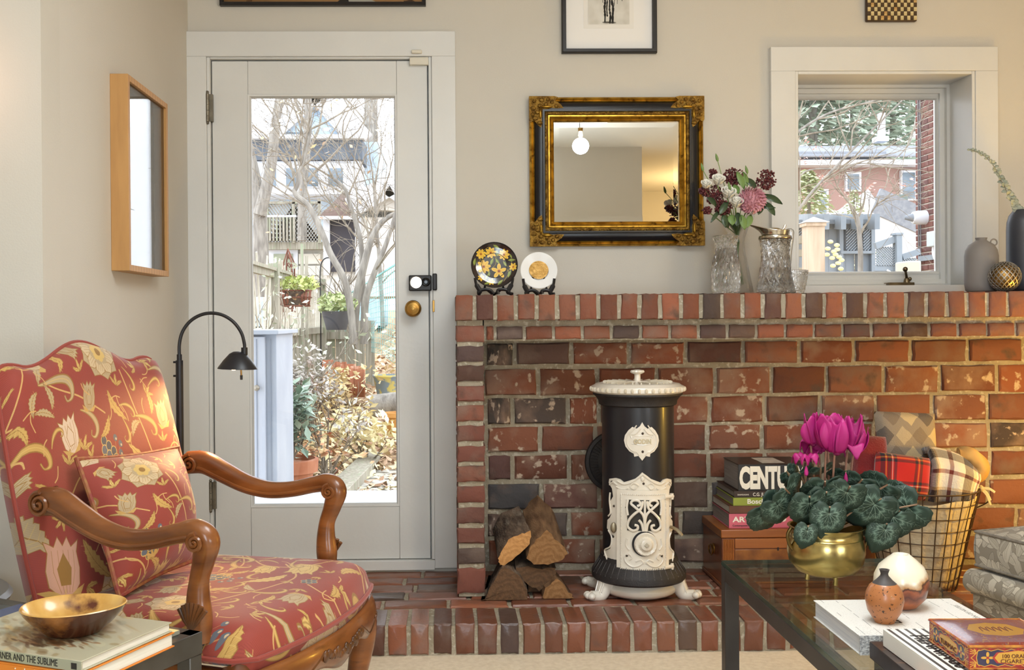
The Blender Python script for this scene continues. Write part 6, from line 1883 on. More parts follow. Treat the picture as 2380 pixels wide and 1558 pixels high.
# front plates wrap the cylinder: map (pixel) -> surface
def onc(px, py, lift=0.0):
    x = P(px, py, Y=SYc - br * .93).x - SX
    z = P(px, py, Y=SYc - br * .93).z
    x = max(-br * .985, min(br * .985, x))
    r0 = br + lift
    a = math.asin(x / br)
    return (SX + r0 * math.sin(a), SYc - r0 * math.cos(a), z)
def plate(name, poly, m, lift, thick, sub=2, parent=stove):
    """closed outline in photo pixels, wrapped on the drum"""
    k = len(poly); b = MB()
    xs = [p[0] for p in poly]
    import bmesh
    bm = bmesh.new()
    vs = [bm.verts.new((p[0], p[1], 0)) for p in poly]
    f_ = bm.faces.new(vs)
    bmesh.ops.triangulate(bm, faces=[f_])
    for c in np.arange(math.ceil(min(xs) / 6) * 6, max(xs), 6):
        bmesh.ops.bisect_plane(bm, geom=bm.verts[:] + bm.edges[:] + bm.faces[:], plane_co=(c, 0, 0), plane_no=(1, 0, 0))
    bm.verts.index_update()
    V = [v.co.copy() for v in bm.verts]; Fc = [[v.index for v in f.verts] for f in bm.faces]
    edges = [(e.verts[0].index, e.verts[1].index) for e in bm.edges if len(e.link_faces) == 1]
    bm.free()
    n = len(V)
    b.add([onc(v.x, v.y, lift + thick) for v in V] + [onc(v.x, v.y, lift) for v in V], Fc + [[i + n for i in f[::-1]] for f in Fc] + [[a, c, c + n, a + n] for a, c in edges])
    return b.build(name, m, parent, smooth=30)
def sym(pts, cx):
    return pts + [(2 * cx - x, y) for x, y in pts[::-1] if abs(x - cx) > .5]
def rib(name, pts, w, m, parent, lift=.008, n=6, r=None):
    MB().tube([onc(x, y, lift) for x, y in smooth_path(pts, 4)], r or w, n).build(name, m, parent)
# badge
bx_ = 1491
badge = sym([(bx_, 981), (1486, 990), (1479, 996), (1470, 992), (1462, 1000), (1455, 1012), (1453, 1024), (1456, 1038), (1464, 1049), (1473, 1054), (1474, 1061), (1483, 1059), (bx_, 1070)], bx_)
bd_ = plate('badge', badge, cream, .001, .006)
rb = MB()
for s in (-1, 1):
    for pth in ([(12, 988), (20, 1000), (30, 1012), (32, 1028), (26, 1042), (14, 1052)], [(4, 996), (14, 1008), (24, 1010), (22, 1018)], [(6, 1058), (12, 1050), (22, 1046)]):
        rb.tube([onc(bx_ + s * x, y, .008) for x, y in smooth_path(pth, 4)], .0022, 6)
rb.tube([onc(x, 1034 + abs(x - bx_) * -.12, .007) for x in range(1468, 1516, 4)], .0014, 5).tube([onc(x, 1012 + abs(x - bx_) * .12, .007) for x in range(1468, 1516, 4)], .0014, 5)
rb.build('badge_relief', cream, bd_)
bT = frame_T(Vector((onc(1471, 1029)[0], onc(1491, 1029, .0068)[1], onc(1491, 1031)[2])) - Vector((SX, SYc, SZ)), (1, 0, 0), (0, 0, 1))
text('badge_lettering', 'GODIN', mat('badge_letter', 'C6B898', rough=.4), bT, .0205, bd_, ext=.0016, offset=.0007, fit=(.058, .0160))
bolt_m = mat('dark_screw', '4A4038', rough=.5, metal=.6)
def bolts(pl, par, r0=.0042, lift=.0075):
    for x, y in pl:
        MB().ball(onc(x, y, lift), r0, 8, 6, (1, .7, 1)).build('screw', bolt_m, par)
bolts([(1492, 1007), (1492, 1049)], bd_)
# door surround and door
surr = [(1491, 1097), (1484, 1105), (1476, 1112), (1462, 1118), (1452, 1122), (1445, 1116), (1436, 1114), (1425, 1118), (1424, 1128), (1430, 1140), (1432, 1158), (1427, 1170), (1426, 1188), (1429, 1200), (1426, 1210), (1422, 1216), (1421, 1236), (1426, 1244), (1432, 1250), (1430, 1268), (1427, 1282), (1418, 1292), (1415, 1312), (1420, 1322), (1430, 1322)]
surr = surr + [(1432, 1326), (1550, 1326)] + [(2 * 1493 - x, y) for x, y in surr[::-1]][:-1]
sr_ = plate('door_surround', surr, cream, .001, .006)
rl_ = MB()
for s in (-1, 1):
    for pth in ([(0, 1102), (12, 1112), (26, 1122), (40, 1126), (52, 1120)], [(8, 1128), (18, 1122), (26, 1130), (18, 1136), (12, 1130)], [(52, 1130), (60, 1124), (66, 1132)], [(65, 1150), (66, 1170), (64, 1196), (68, 1206)], [(68, 1240), (62, 1254), (64, 1276), (74, 1290), (70, 1310)], [(30, 1134), (42, 1138), (54, 1134)]):
        rl_.tube([onc(1492 + s * x, y, .008) for x, y in smooth_path(pth, 4)], .0030, 6)
rl_.ball(onc(1492, 1112, .008), .007, 8, 6, (1, .6, 1.3))
rl_.build('surround_relief', cream, sr_)
bolts([(1430, 1124), (1494, 1123), (1555, 1126), (1434, 1180), (1557, 1180), (1433, 1252), (1558, 1252), (1560, 1316)], sr_)
dx0, dx1, dy0, dy1 = 1442, 1548, 1138, 1328
# door plate as a pierced leaf: frame strips around the grille opening
ox0, ox1, oy0, oy1 = 1461, 1530, 1160, 1232
dr = MB()
for (x0, x1, y0_, y1_) in ((dx0, dx1, dy0, oy0), (dx0, ox0, oy0, oy1), (ox1, dx1, oy0, oy1), (dx0, dx1, oy1, dy1)):
    nx = max(2, int((x1 - x0) / 7))
    for l0_, fl in ((.017, 0), (.009, 1)):
        dr.grid(lambda u, v: onc(x0 + (x1 - x0) * u, y0_ + (y1_ - y0_) * v, l0_), nx, 2)
for pts in ([(dx0, dy0), (dx1, dy0), (dx1, dy1), (dx0, dy1)], [(ox0, oy0), (ox1, oy0), (ox1, oy1), (ox0, oy1)]):
    for i in range(4):
        (xa, ya), (xb, yb) = pts[i], pts[(i + 1) % 4]
        dr.grid(lambda u, v: onc(xa + (xb - xa) * u, ya + (yb - ya) * u, .009 + .008 * v), 12, 1)
door_s = dr.build('fire_door', cream, stove, smooth=30)
MB().grid(lambda u, v: onc(ox0 - 2 + (ox1 - ox0 + 4) * u, oy0 - 2 + (oy1 - oy0 + 4) * v, .004 + .004), 10, 2).build('grille_mica', mat('dark_mica', '2A2724', '3A352E', scale=60, rough=.4), door_s)
sc_ = MB()
cxg = 1495.5
for s in (-1, 1):
    for pth in ([(0, 1232), (1, 1205), (6, 1190), (20, 1176), (27, 1168), (22, 1161), (12, 1162), (9, 1170), (15, 1174)][::-1],
                [(4, 1162), (8, 1180), (20, 1192), (30, 1206), (33, 1222), (24, 1231), (15, 1228), (14, 1220), (20, 1218)],
                [(33, 1160), (35, 1178), (33, 1196)], [(3, 1232), (6, 1215), (12, 1206)]):
        sc_.tube([onc(cxg + s * x, y, .018) for x, y in smooth_path(pth, 4)], .0046, 7)
sc_.tube([onc(cxg, y, .018) for y in range(1158, 1236, 8)], .004, 6)
sc_.build('grille_scroll', cream, door_s)
be = MB()
for i in range(48):
    t = i / 47
    be.ball(onc(1450, 1150 + 168 * t, .018), .0026, 6, 4).ball(onc(1540, 1150 + 168 * t, .018), .0026, 6, 4)
for i in range(25):
    be.ball(onc(1450 + 90 * i / 24, 1148, .018), .0026, 6, 4).ball(onc(1450 + 90 * i / 24, 1321, .018), .0026, 6, 4)
be.build('door_beading', cream, door_s)
bs = MB()
for s in (-1, 1):
    for pth in ([(2, 1302), (12, 1312), (26, 1314), (37, 1304), (38, 1292), (30, 1286), (25, 1294), (30, 1299)], [(2, 1306), (8, 1298), (18, 1302)], [(34, 1250), (36, 1266), (30, 1276)]):
        bs.tube([onc(cxg + s * x, y, .018) for x, y in smooth_path(pth, 4)], .0028, 6)
bs.build('door_relief', cream, door_s)
bolts([(1460, 1178), (1530, 1178), (1461, 1290), (1531, 1290)], door_s, .0040, .019)
# round air register
kc = Vector(onc(1497, 1261, .016))
kT = Matrix.Translation(kc) @ Matrix.Rotation(PI / 2, 4, 'X')
MB().lathe([(0, 0), (.042, 0), (.042, .001), (0, .001)], 40, kT @ Matrix.Translation((-.003, 0, 0))).build('register_recess', iron, door_s)
MB().lathe([(0, .004), (.037, .004), (.039, .008), (.035, .014), (.026, .012), (.020, .017), (.018, .022), (.012, .024), (0, .022)], 48, kT, wob=lambda a, z: 1 + (.035 * math.cos(18 * a) if .010 < z < .020 else 0)).build('air_register', cream, door_s)
MB().prism([(-.0085, 0), (0, -.0085), (.0085, 0), (0, .0085)], .023, .028, kT).build('register_nut', mat('worn_nickel', 'C9C2B2', rough=.4, metal=.6), door_s, bevel=.001)
for py in (1155, 1318):
    h_ = MB().tube([onc(1536, py, .020), onc(1556, py, .020)], .0065, 8).tube([onc(1554, py - 7, .020), onc(1554, py + 7, .020)], .0055, 8)
    h_.build('door_hinge', cream, door_s)
MB().ball(onc(1435, 1230, .012), .015, 12, 8, (.75, .5, 1.2)).build('latch_boss', mat('aged_nickel', 'A89C84', rough=.4, metal=.7), stove)
h0 = Vector(onc(1556, 1228, .012))
MB().tube(smooth_path([tuple(h0), tuple(h0 + Vector((.012, -.022, -.002))), tuple(h0 + Vector((.022, -.030, -.012))), tuple(h0 + Vector((.030, -.032, -.022)))], 4), .0058, 8).build('latch_handle', mat('aged_nickel', 'A89C84'), stove)
# flue and its wall collar
fc = P(1437, 1078, Y=3.80)
MB().tube([(SX, SYc + br * .8, fc.z), (SX, 3.85, fc.z)], .06, 20).build('flue', iron_m, stove)
fcT = Matrix.Translation((fc.x, 3.862, fc.z)) @ Matrix.Rotation(PI / 2, 4, 'X')
rc = 74 / (F / 3.8)
MB().lathe([(0, .0), (rc * .97, .0), (rc, .006), (rc * .97, .014), (rc * .88, .018), (rc * .84, .014), (rc * .60, .030), (rc * .55, .034), (0, .036)], 56, fcT).build('flue_collar', iron_m, stove)
cg = MB()
for k in range(48):
    a = 2 * PI * k / 48
    for (r0, r1, z0, z1) in ((.62, .83, .030, .016),):
        cg.tube([fcT @ Vector((rc * r0 * math.cos(a), rc * r0 * math.sin(a), z0)), fcT @ Vector((rc * r1 * math.cos(a), rc * r1 * math.sin(a), z1))], .0024, 5)
cg.build('collar_ribs', iron_m, stove)

# ================================================================== split logs
bark2 = mat('log_bark', '8A7460', '4E3E32', scale=9, stretch=(4, 1, 4), rough=.95, bump=.8, bscale=40, bdist=.01, c3='9C8E7C', scale3=7, lo3=.58, hi3=.72)
split_m = mat('split_wood_side', '9A7654', '6A4C34', scale=8, stretch=(5, 1, 5), rough=.85, bump=.4, bscale=50)
end_cols = {'pale': ('D09A60', 'C08A52'), 'dark': ('6E5138', '5E4530'), 'mid': ('9E744A', '8C643C')}
def log(label, poly, Y, depth, kind, mside, dx=.0, dz=0.0, seed=0, slope=0.0):
    """outline (photo pixels) at depth Y is the sawn end; the log runs back from it"""
    r = random.Random(seed)
    pts = [P(x, y, Y=Y) for x, y in poly]
    q = []
    for i in range(len(pts)):       # roughen the outline
        a, c = pts[i], pts[(i + 1) % len(pts)]
        for t in (0, .33, .66):
            p = a.lerp(c, t); q.append(p + Vector((r.uniform(-1, 1), 0, r.uniform(-1, 1))) * .0022)
    zmin = min(p.z for p in q)
    b = MB(); n = len(q); rings = 7
    cx = sum(p.x for p in q) / n; cz = sum(p.z for p in q) / n
    vs = []
    for k in range(rings):
        t = k / (rings - 1)
        s = 1 - .10 * t
        for p in q:
            vs.append((cx + (p.x - cx) * s + dx * t + r.uniform(-1, 1) * .002, Y + depth * t, max(SZ + .001, cz + (p.z - cz) * s + dz * t - (zmin + (1 - s) * (cz - zmin) - zmin) * (1 if dz == 0 else 0) + r.uniform(-1, 1) * .002)))
    fs = []
    for k in range(rings - 1):
        for i in range(n):
            fs.append((k * n + i, k * n + (i + 1) % n, (k + 1) * n + (i + 1) % n, (k + 1) * n + i))
    fs.append(tuple((rings - 1) * n + i for i in range(n)))
    b.add(vs, fs)
    t_ = thing('firewood_log', label, 'log', (cx, Y, min(v[2] for v in vs)), group='split logs stacked beside the stove')
    b.build('bark', mside, t_, smooth=45)
    e = MB(); e.add([vs[i] for i in range(n)] + [(cx, Y - .002, cz)], [(i, (i + 1) % n, n) for i in range(n)])
    A, B = end_cols[kind]
    m = mat('sawn_end_' + kind, A, B, scale=12, rough=.85, c3='3A2A1C', scale3=9, lo3=.62, hi3=.8, wave=(16, 7, 2.5, 'Y', 'RINGS'), bump=.4, bscale=90)
    m.node_tree.nodes['Mapping'].inputs['Rotation'].default_value = (0, .6, 0)
    e.build('sawn_end', m, t_, smooth=0)
    return t_
log('broad dark wedge log at the lower left of the firewood stack', [(1119, 1408), (1138, 1370), (1160, 1328), (1172, 1318), (1190, 1326), (1212, 1345), (1224, 1372), (1226, 1402), (1215, 1413), (1170, 1409), (1130, 1413)], 3.46, .34, 'dark', bark2, dx=.03, seed=1)
log('upper left log with a pale sawn face and thick bark', [(1158, 1304), (1162, 1284), (1182, 1254), (1214, 1240), (1232, 1234), (1236, 1248), (1226, 1272), (1200, 1296), (1172, 1316), (1162, 1314)], 3.50, .30, 'pale', bark2, dx=-.012, dz=.035, seed=2)
log('tall wedge log leaning at the upper right of the firewood stack', [(1224, 1298), (1232, 1276), (1246, 1254), (1270, 1232), (1288, 1250), (1312, 1274), (1318, 1286), (1306, 1302), (1274, 1314), (1240, 1312)], 3.49, .30, 'mid', split_m, dx=-.006, dz=.075, seed=3)
log('small dark rough log wedged in the middle of the firewood stack', [(1198, 1318), (1226, 1318), (1262, 1322), (1292, 1320), (1290, 1338), (1270, 1362), (1252, 1374), (1230, 1360), (1208, 1340)], 3.52, .26, 'dark', bark2, dz=.01, seed=4)
log('small brown log at the lower right of the firewood stack', [(1262, 1388), (1268, 1368), (1284, 1354), (1296, 1346), (1312, 1360), (1328, 1384), (1336, 1398), (1316, 1402), (1296, 1402), (1282, 1410), (1268, 1404)], 3.47, .30, 'mid', split_m, dx=-.01, seed=5)
log('narrow shadowed log lying behind the lower firewood', [(1226, 1378), (1230, 1352), (1256, 1350), (1262, 1376), (1260, 1392), (1232, 1392)], 3.56, .2, 'dark', bark2, seed=6)

# ================================================================== wooden box with the stack of art books
BY = 3.58
bL = P(1678, 1232, Y=BY); bR = P(1935, 1232, Y=BY)
zt_ = bL.z
box_m = mat('mahogany', '8A4E2A', '6A3418', scale=5, stretch=(1, 1, 5), rough=.32, coat=.3)
box_f = mat('satinwood', 'A8662F', '8E5022', scale=5, stretch=(.6, 1, 5), rough=.35, coat=.25)
wb = thing('wooden_chest', 'mahogany box with a brass side handle under the tall book stack', 'box', ((bL.x + bR.x) / 2, BY + .13, SZ))
dpt = .27
MB().box(bL.x, bR.x, BY + .002, BY + dpt, SZ + .012, zt_ - .030).build('carcass', box_m, wb, bevel=.002)
MB().box(bL.x - .004, bR.x + .004, BY - .003, BY + dpt + .003, zt_ - .029, zt_).build('lid', box_f, wb, bevel=.003)
MB().box(bL.x - .004, bR.x + .004, BY - .003, BY + dpt + .003, SZ, SZ + .013).build('plinth', box_m, wb, bevel=.002)
MB().box(bL.x + .045, bR.x - .045, BY - .002, BY + .004, zt_ - .066, zt_ - .032).build('drawer', box_f, wb, bevel=.0015)
MB().box(bL.x + .045, bR.x - .045, BY - .001, BY + .004, SZ + .015, zt_ - .070).build('front_panel', mat('burr_walnut', '9C6228', '6A3A16', scale=16, rough=.3, coat=.3), wb, bevel=.0015)
for i in range(7):
    for x0 in (bL.x + .004 + i * .0056, bR.x - .008 - i * .0056):
        MB().tube([(x0 + .002, BY + .001, SZ + .016), (x0 + .002, BY + .001, zt_ - .034)], .0026, 6).build('reed', box_f, wb)
kx = P(1808, 1276, Y=BY)
MB().box(kx.x - .0025, kx.x + .0025, BY - .003, BY - .001, kx.z - .006, kx.z + .006).build('keyhole', black_metal, wb)
hz = P(1652, 1275, Y=BY + .12)
MB().lathe([(0, 0), (.020, 0), (.018, .004), (0, .006)], 20, Matrix.Translation((bL.x + .001, BY + .12, hz.z)) @ Matrix.Rotation(-PI / 2, 4, 'Y')).build('handle_plate', brass, wb)
MB().tube([(bL.x - .010, BY + .12 + .026 * math.cos(a), hz.z - .004 + .018 * math.sin(a)) for a in np.linspace(0, 2 * PI, 18, endpoint=False)], .0028, 6, closed=True).build('handle', brass, wb)

def stack_book(label, px0, px1, pyt, pyb, depth, cover, name='art_book', page=None):
    """book with its spine towards the camera at the front of the box; left and right edges and heights in photo pixels"""
    a, c = P(px0, pyb, Y=BY + .02), P(px1, pyt, Y=BY + .02)
    T = Matrix(((0, -1, 0, c.x), (1, 0, 0, BY + .02), (0, 0, 1, 0), (0, 0, 0, 1)))
    return a, c, T
zb_ = zt_ + .0005
def sbook(label, px0, px1, h, depth, cover, yoff=0.0, page=page_m):
    global zb_
    x0, x1 = P(px0, 1150, Y=BY + .02 + yoff).x, P(px1, 1150, Y=BY + .02 + yoff).x
    T = Matrix(((0, -1, 0, x1), (1, 0, 0, BY + .02 + yoff), (0, 0, 1, zb_), (0, 0, 0, 1)))
    o = book('art_book', label, depth, x1 - x0, h, T, cover, 'art books stacked on the wooden box', page=page)
    zb_ += h + .0008
    return o, x1 - x0
pxz = lambda k: k / (F / BY)
pinkm = mat('pink_cover', 'D46A7C', 'C85E72', scale=4, rough=.4)
greenm = mat('olive_green_cover', '98A23C', '8C9634', scale=4, rough=.4)
brownm = mat('brown_cover', '6E4632', '5A3828', scale=10, rough=.5)
blackm = mat('black_book_cover', '231F1E', rough=.35)
darkb = mat('dark_brown_cover', '3A2A22', rough=.45)
grey_pages = mat('grey_pages', 'A8A098', '948C84', scale=6, stretch=(1, 1, 90), rough=.85)
wi = mat('cream_ink', 'F0EADC', rough=.5); bi = mat('black_ink', '1C1818', rough=.5)
def sp_text(o, w, body, size, z, x, m, sx=1.0, off=0.0, align='LEFT', label=None, fit=None):
    # spine plane is local x=0, text runs from the left end (local y=w) to the right
    return text('spine_title', body, m, frame_T((-.0008, w - x, z), (0, -1, 0), (0, 0, 1)), size, o, ext=.0004, offset=off, sx=sx, align=align, fit=fit)
o, w = sbook('pink spined paperback at the bottom of the art book stack', 1694, 1868, pxz(34), .235, pinkm, page=grey_pages)
sp_text(o, w, 'ART STUDIO', .0215, .0215, .012, wi, 1, .0006, fit=(.19, .0195)); sp_text(o, w, 'Contemporary Art and Practice', .0100, .0065, .012, bi, .95)
o, w = sbook('plain brown hardback above the pink paperback in the art book stack', 1695, 1872, pxz(18), .24, brownm)
o, w = sbook('olive green spined book with white gothic lettering in the art book stack', 1704, 1870, pxz(19), .235, greenm, page=grey_pages)
sp_text(o, w, 'Bosch', .0205, .0065, .050, wi, 1, .0005, fit=(.062, .017))
o, w = sbook('dark brown book with small white lettering in the art book stack', 1706, 1872, pxz(15), .24, darkb, page=grey_pages)
sp_text(o, w, 'C.G. JUNG', .0165, .0048, .066, wi, .85, .0002); sp_text(o, w, 'SHAMDASANI', .0072, .0072, .012, wi, .9)
o, w = sbook('thick black book with huge white lettering topping the art book stack', 1716, 1880, pxz(62), .20, blackm, page=grey_pages)
sp_text(o, w, 'CENTURY', .078, .0045, .004, wi, 1, .0042, fit=(w - .012, pxz(62) - .010))
top = MB().box(.03, .17, w * .30, w * .62, .0, .0004)
tt = top.build('cover_strip', mat('strip_print', 'D8CFC0', 'B8AFA0', scale=30, rough=.5), o, world=False); tt.location = (0, 0, pxz(62) + .0002)

# ================================================================== wire basket with blankets
BC = Vector((P(2135, 1140, Y=3.58).x, 3.58, 0))
zt2, zb2 = P(2200, 1140, Y=3.5).z, SZ + .004
rt, rbm = (P(2262, 1140, Y=3.58).x - BC.x), (P(2213, 1360, Y=3.58).x - BC.x)
wire = mat('rusty_wire', '5A4632', '45362A', scale=20, rough=.5, metal=.5)
bk_ = thing('wire_basket', 'tapered wire basket with a tied cream cloth liner on the hearth', 'basket', (BC.x, BC.y, SZ))
def bp(a, t, k=0.0):
    r0 = rbm + (rt - rbm) * t + k
    return (BC.x + r0 * math.cos(a), BC.y + r0 * math.sin(a), zb2 + (zt2 - zb2) * t)
for i in range(9):
    t = i / 8
    MB().tube([bp(a, t, .001 + .002 * math.sin(a * 5 + i)) for a in np.linspace(0, 2 * PI, 44, endpoint=False)], .0028 if i == 8 else .0018, 6, closed=True).build('hoop', wire, bk_)
for j in range(26):
    a = 2 * PI * j / 26
    MB().tube([bp(a + .02 * math.sin(j * 3.1) * (1 - t), t, .002) for t in np.linspace(0, 1, 5)], .0018, 6).build('upright', wire, bk_)
lin_m = mat('cream_canvas', 'D3C3A2', 'C4B08A', scale=6, rough=.9, bump=.4, bscale=90)
def liner(u, v):
    a = 2 * PI * u
    f = .004 * math.sin(a * 9 + v * 4) + .003 * math.sin(a * 17 - v * 6)
    return bp(a, .03 + v * .90 - .035 * max(0, math.sin(a * 3 + 1)) * v, -.008 + f)
MB().grid(liner, 72, 16, cu=True).build('cloth_liner', lin_m, bk_, solid=.002, smooth=80)
kn_ = Vector(bp(-.25, 1.0, .006))
k_ = MB().ball(kn_, .012, 10, 7)
for d in ((.03, -.01, -.04), (.045, -.01, -.012), (.028, -.014, -.055), (-.03, -.012, -.004)):
    k_.tube(smooth_path([tuple(kn_), tuple(kn_ + Vector(d) * .5 + Vector((.004, 0, .006))), tuple(kn_ + Vector(d))], 4), [(.006, .003)] * 9, 6)
k_.build('liner_tie', lin_m, bk_)
MB().tube(smooth_path([bp(-.12, .95, .004), tuple(kn_ + Vector((.02, 0, -.012))), tuple(kn_ + Vector((.028, 0, -.045))), bp(-.1, .78, .012)], 5), .0022, 6).build('handle', wire, bk_)

def plaid(name, size, bg, bands, weave=.05):
    c = np.empty((size, size, 3), np.float32)
    def axis():
        a = np.empty((size, 3), np.float32); a[:] = CV.rgb(bg)
        al = np.zeros(size)
        for (p, w, colr) in bands:
            i0, i1 = int(p * size), int((p + w) * size)
            a[i0:i1] = CV.rgb(colr); al[i0:i1] = 1
        return a
    a = axis()
    yy, xx = np.mgrid[0:size, 0:size]
    tw = (((xx + yy) // 3) % 2).astype(np.float32)[..., None]
    c = a[None, :, :] * tw + a[:, None, :] * (1 - tw)
    c = .5 * c + .25 * (a[None] + a[:, None])
    k = CV(size, size, bg); k.a = c.astype(np.float32)
    return k.image(name)
tartan = plaid('red_tartan', 512, 'B81A1C', [(.04, .05, '241C28'), (.10, .015, 'E0C040'), (.13, .06, '1E2A24'), (.205, .014, 'E8E0D0'), (.24, .05, '201C34'), (.62, .05, '241C28'), (.69, .014, 'E0C040'), (.72, .05, '1E2A24')])
brownp = plaid('cream_plaid', 512, 'E4DCCC', [(.0, .16, '2E2018'), (.16, .04, 'B89A70'), (.40, .06, '6E2A26'), (.62, .17, '30221A'), (.80, .06, 'C9A878'), (.9, .03, '6E2A26')])
def roll(name, label, pts, rs, m, group=None, n=20, uvk=(3, 3), flat=(0, 1, 0)):
    """soft folded bundle along a path"""
    b = MB()
    sp_ = smooth_path(pts, 6); k = len(sp_)
    rr_ = [tuple(r) for r in smooth_path(rs, 6)]
    tmp = MB().tube(sp_, rr_, n, caps=True, flat=flat)
    uvs = [((j / n) * uvk[0], (i / (k - 1)) * uvk[1]) for i in range(k) for j in range(n)]
    r = random.Random(len(label))
    vs = [Vector(v) + Vector((0, 0, .003 * math.sin(i * .9))) for i, v in enumerate(tmp.v)]
    b.add(vs, tmp.f, uvs)
    o = b.build(name, m, None, smooth=80)
    return tag(o, label, 'blanket' if 'cushion' not in name else 'cushion', group)
def slab(name, label, corners, th, m, uvr=(1, 1), cat='blanket', pu=5, ex=.45, nrm=None):
    """thick folded cloth or cushion on four corners"""
    c4 = [Vector(c) for c in corners]
    n_ = nrm or (c4[1] - c4[0]).cross(c4[3] - c4[0]).normalized()
    b = MB()
    pad(b, lambda u, v: (c4[0].lerp(c4[1], u)).lerp(c4[3].lerp(c4[2], u), v), n_, th, th, 20, 20, pu, pu, (uvr[0], uvr[1], 0, 0), ex, dent=lambda u, v: 1 + .06 * math.sin(u * 7 + 1) * math.sin(v * 6))
    return tag(b.build(name, m, None, smooth=80), label, cat)
def pb4(lst): return [P(x, y, Y=Y) for x, y, Y in lst]
# kilim cushion standing at the back
cv = CV(512, 512, '9A8C7A')
for j in range(5):
    for i in range(5):
        x, y = i * 115 - 20 + (j % 2) * 57, j * 115
        cc = ('6E645C', 'B9A88C', '877868', 'C9B48C')[(i + 2 * j) % 4]
        st = [(x + 57 + sx * (57 - 57 * abs(k - 5) / 5), y + k * 11.5) for sx, ks in ((-1, range(11)), (1, range(10, -1, -1))) for k in ks]
        cv.poly([(round(a / 10) * 10, b_) for a, b_ in st], cc)
yy, xx = np.mgrid[0:512, 0:512]; cv.a *= (1 + .12 * np.sin(yy * .9) * np.sin(xx * .5))[..., None].astype(np.float32)
kil = mat('kilim_weave', None, img=cv.image('kilim_print'), rough=.95, bump=.4, bscale=200)
slab('kilim_cushion', 'grey and tan kilim cushion with stepped diamonds at the back of the basket', pb4([(2052, 1130, 3.66), (2178, 1130, 3.66), (2172, 962, 3.72), (2030, 956, 3.72)]), .045, kil, (.8, .85), cat='cushion', pu=4)
slab('red_blanket', 'plain dark red blanket at the left of the basket', pb4([(1982, 1135, 3.52), (2062, 1135, 3.52), (2058, 1016, 3.60), (1978, 1010, 3.60)]), .040, mat('dark_red_wool', '7A1418', '6A0E14', scale=20, rough=.9, sheen=.4, bump=.4, bscale=160))
slab('tartan_blanket', 'folded red tartan blanket at the front of the basket', pb4([(2030, 1158, 3.46), (2150, 1164, 3.46), (2160, 1066, 3.50), (2036, 1050, 3.50)]), .055, mat('tartan_wool', None, img=tartan, rough=.9, sheen=.3), (1.0, .8))
pl_m = mat('plaid_wool', None, img=brownp, rough=.95, sheen=.4, bump=.4, bscale=160)
b = MB()
def pfn(u, v):
    a, c = P(2146 + 8 * v, 1160 - 60 * v, Y=3.52), P(2246, 1165, Y=3.52)
    t = v
    base_ = a.lerp(c, u)
    up = .175 * math.sin(min(1, t * 1.02) * PI * .5) * (1 - .45 * u * u)
    fwd = -.055 * math.cos(t * PI * .5) + .17 * max(0, t - .45)
    return Vector((base_.x + .075 * t * t * u + .028 * t, 3.52 + fwd + .01 * math.sin(u * 8), P(2150, 1160, Y=3.52).z + up - .10 * max(0, t - .75)))
b.grid(pfn, 26, 26, lambda u, v: (.1 + u * .85, v * 1.1))
tag(b.build('plaid_blanket', pl_m, None, solid=.022, smooth=80), 'cream and brown plaid wool blanket draped over the right of the basket', 'blanket')
roll('blanket_edge', 'tan folded end of wool blanket spilling over the basket rim', [tuple(P(2228, 1060, Y=3.56)), tuple(P(2258, 1062, Y=3.55)), tuple(P(2280, 1088, Y=3.54)), tuple(P(2266, 1112, Y=3.54)), tuple(P(2246, 1122, Y=3.54))], [(.030, .03), (.036, .03), (.034, .028), (.026, .024), (.018, .02)], mat('tan_wool', 'C9A266', 'A87E48', scale=12, rough=.95, c3='4A3424', scale3=5, lo3=.62, hi3=.66))
# ================================================================== on the mantel, right half
def glass_mat(name, tint='FFFFFF', rough=0.0, ior=1.46):
    m = mat(name, tint, rough=rough, trans=1.0, ior=ior, spec=.5)
    return m
def crystal_mat(name, k=.22, ior=1.5):
    m = bpy.data.materials.new(name); m.use_nodes = True
    N, L = m.node_tree.nodes, m.node_tree.links
    N.remove(N['Principled BSDF'])
    g = N.new('ShaderNodeBsdfGlass'); g.inputs['IOR'].default_value = ior; g.inputs['Roughness'].default_value = 0.02
    t = N.new('ShaderNodeBsdfTransparent'); mx = N.new('ShaderNodeMixShader'); mx.inputs[0].default_value = k
    L.new(g.outputs[0], mx.inputs[1]); L.new(t.outputs[0], mx.inputs[2]); L.new(mx.outputs[0], N['Material Output'].inputs[0])
    return m
crystal = crystal_mat('cut_crystal')
clear = crystal_mat('clear_vase_glass', .55, 1.3)
VY = 3.62
def mpt(px, py, Y=VY): return P(px, py, Y=Y)
kpp = VY / F
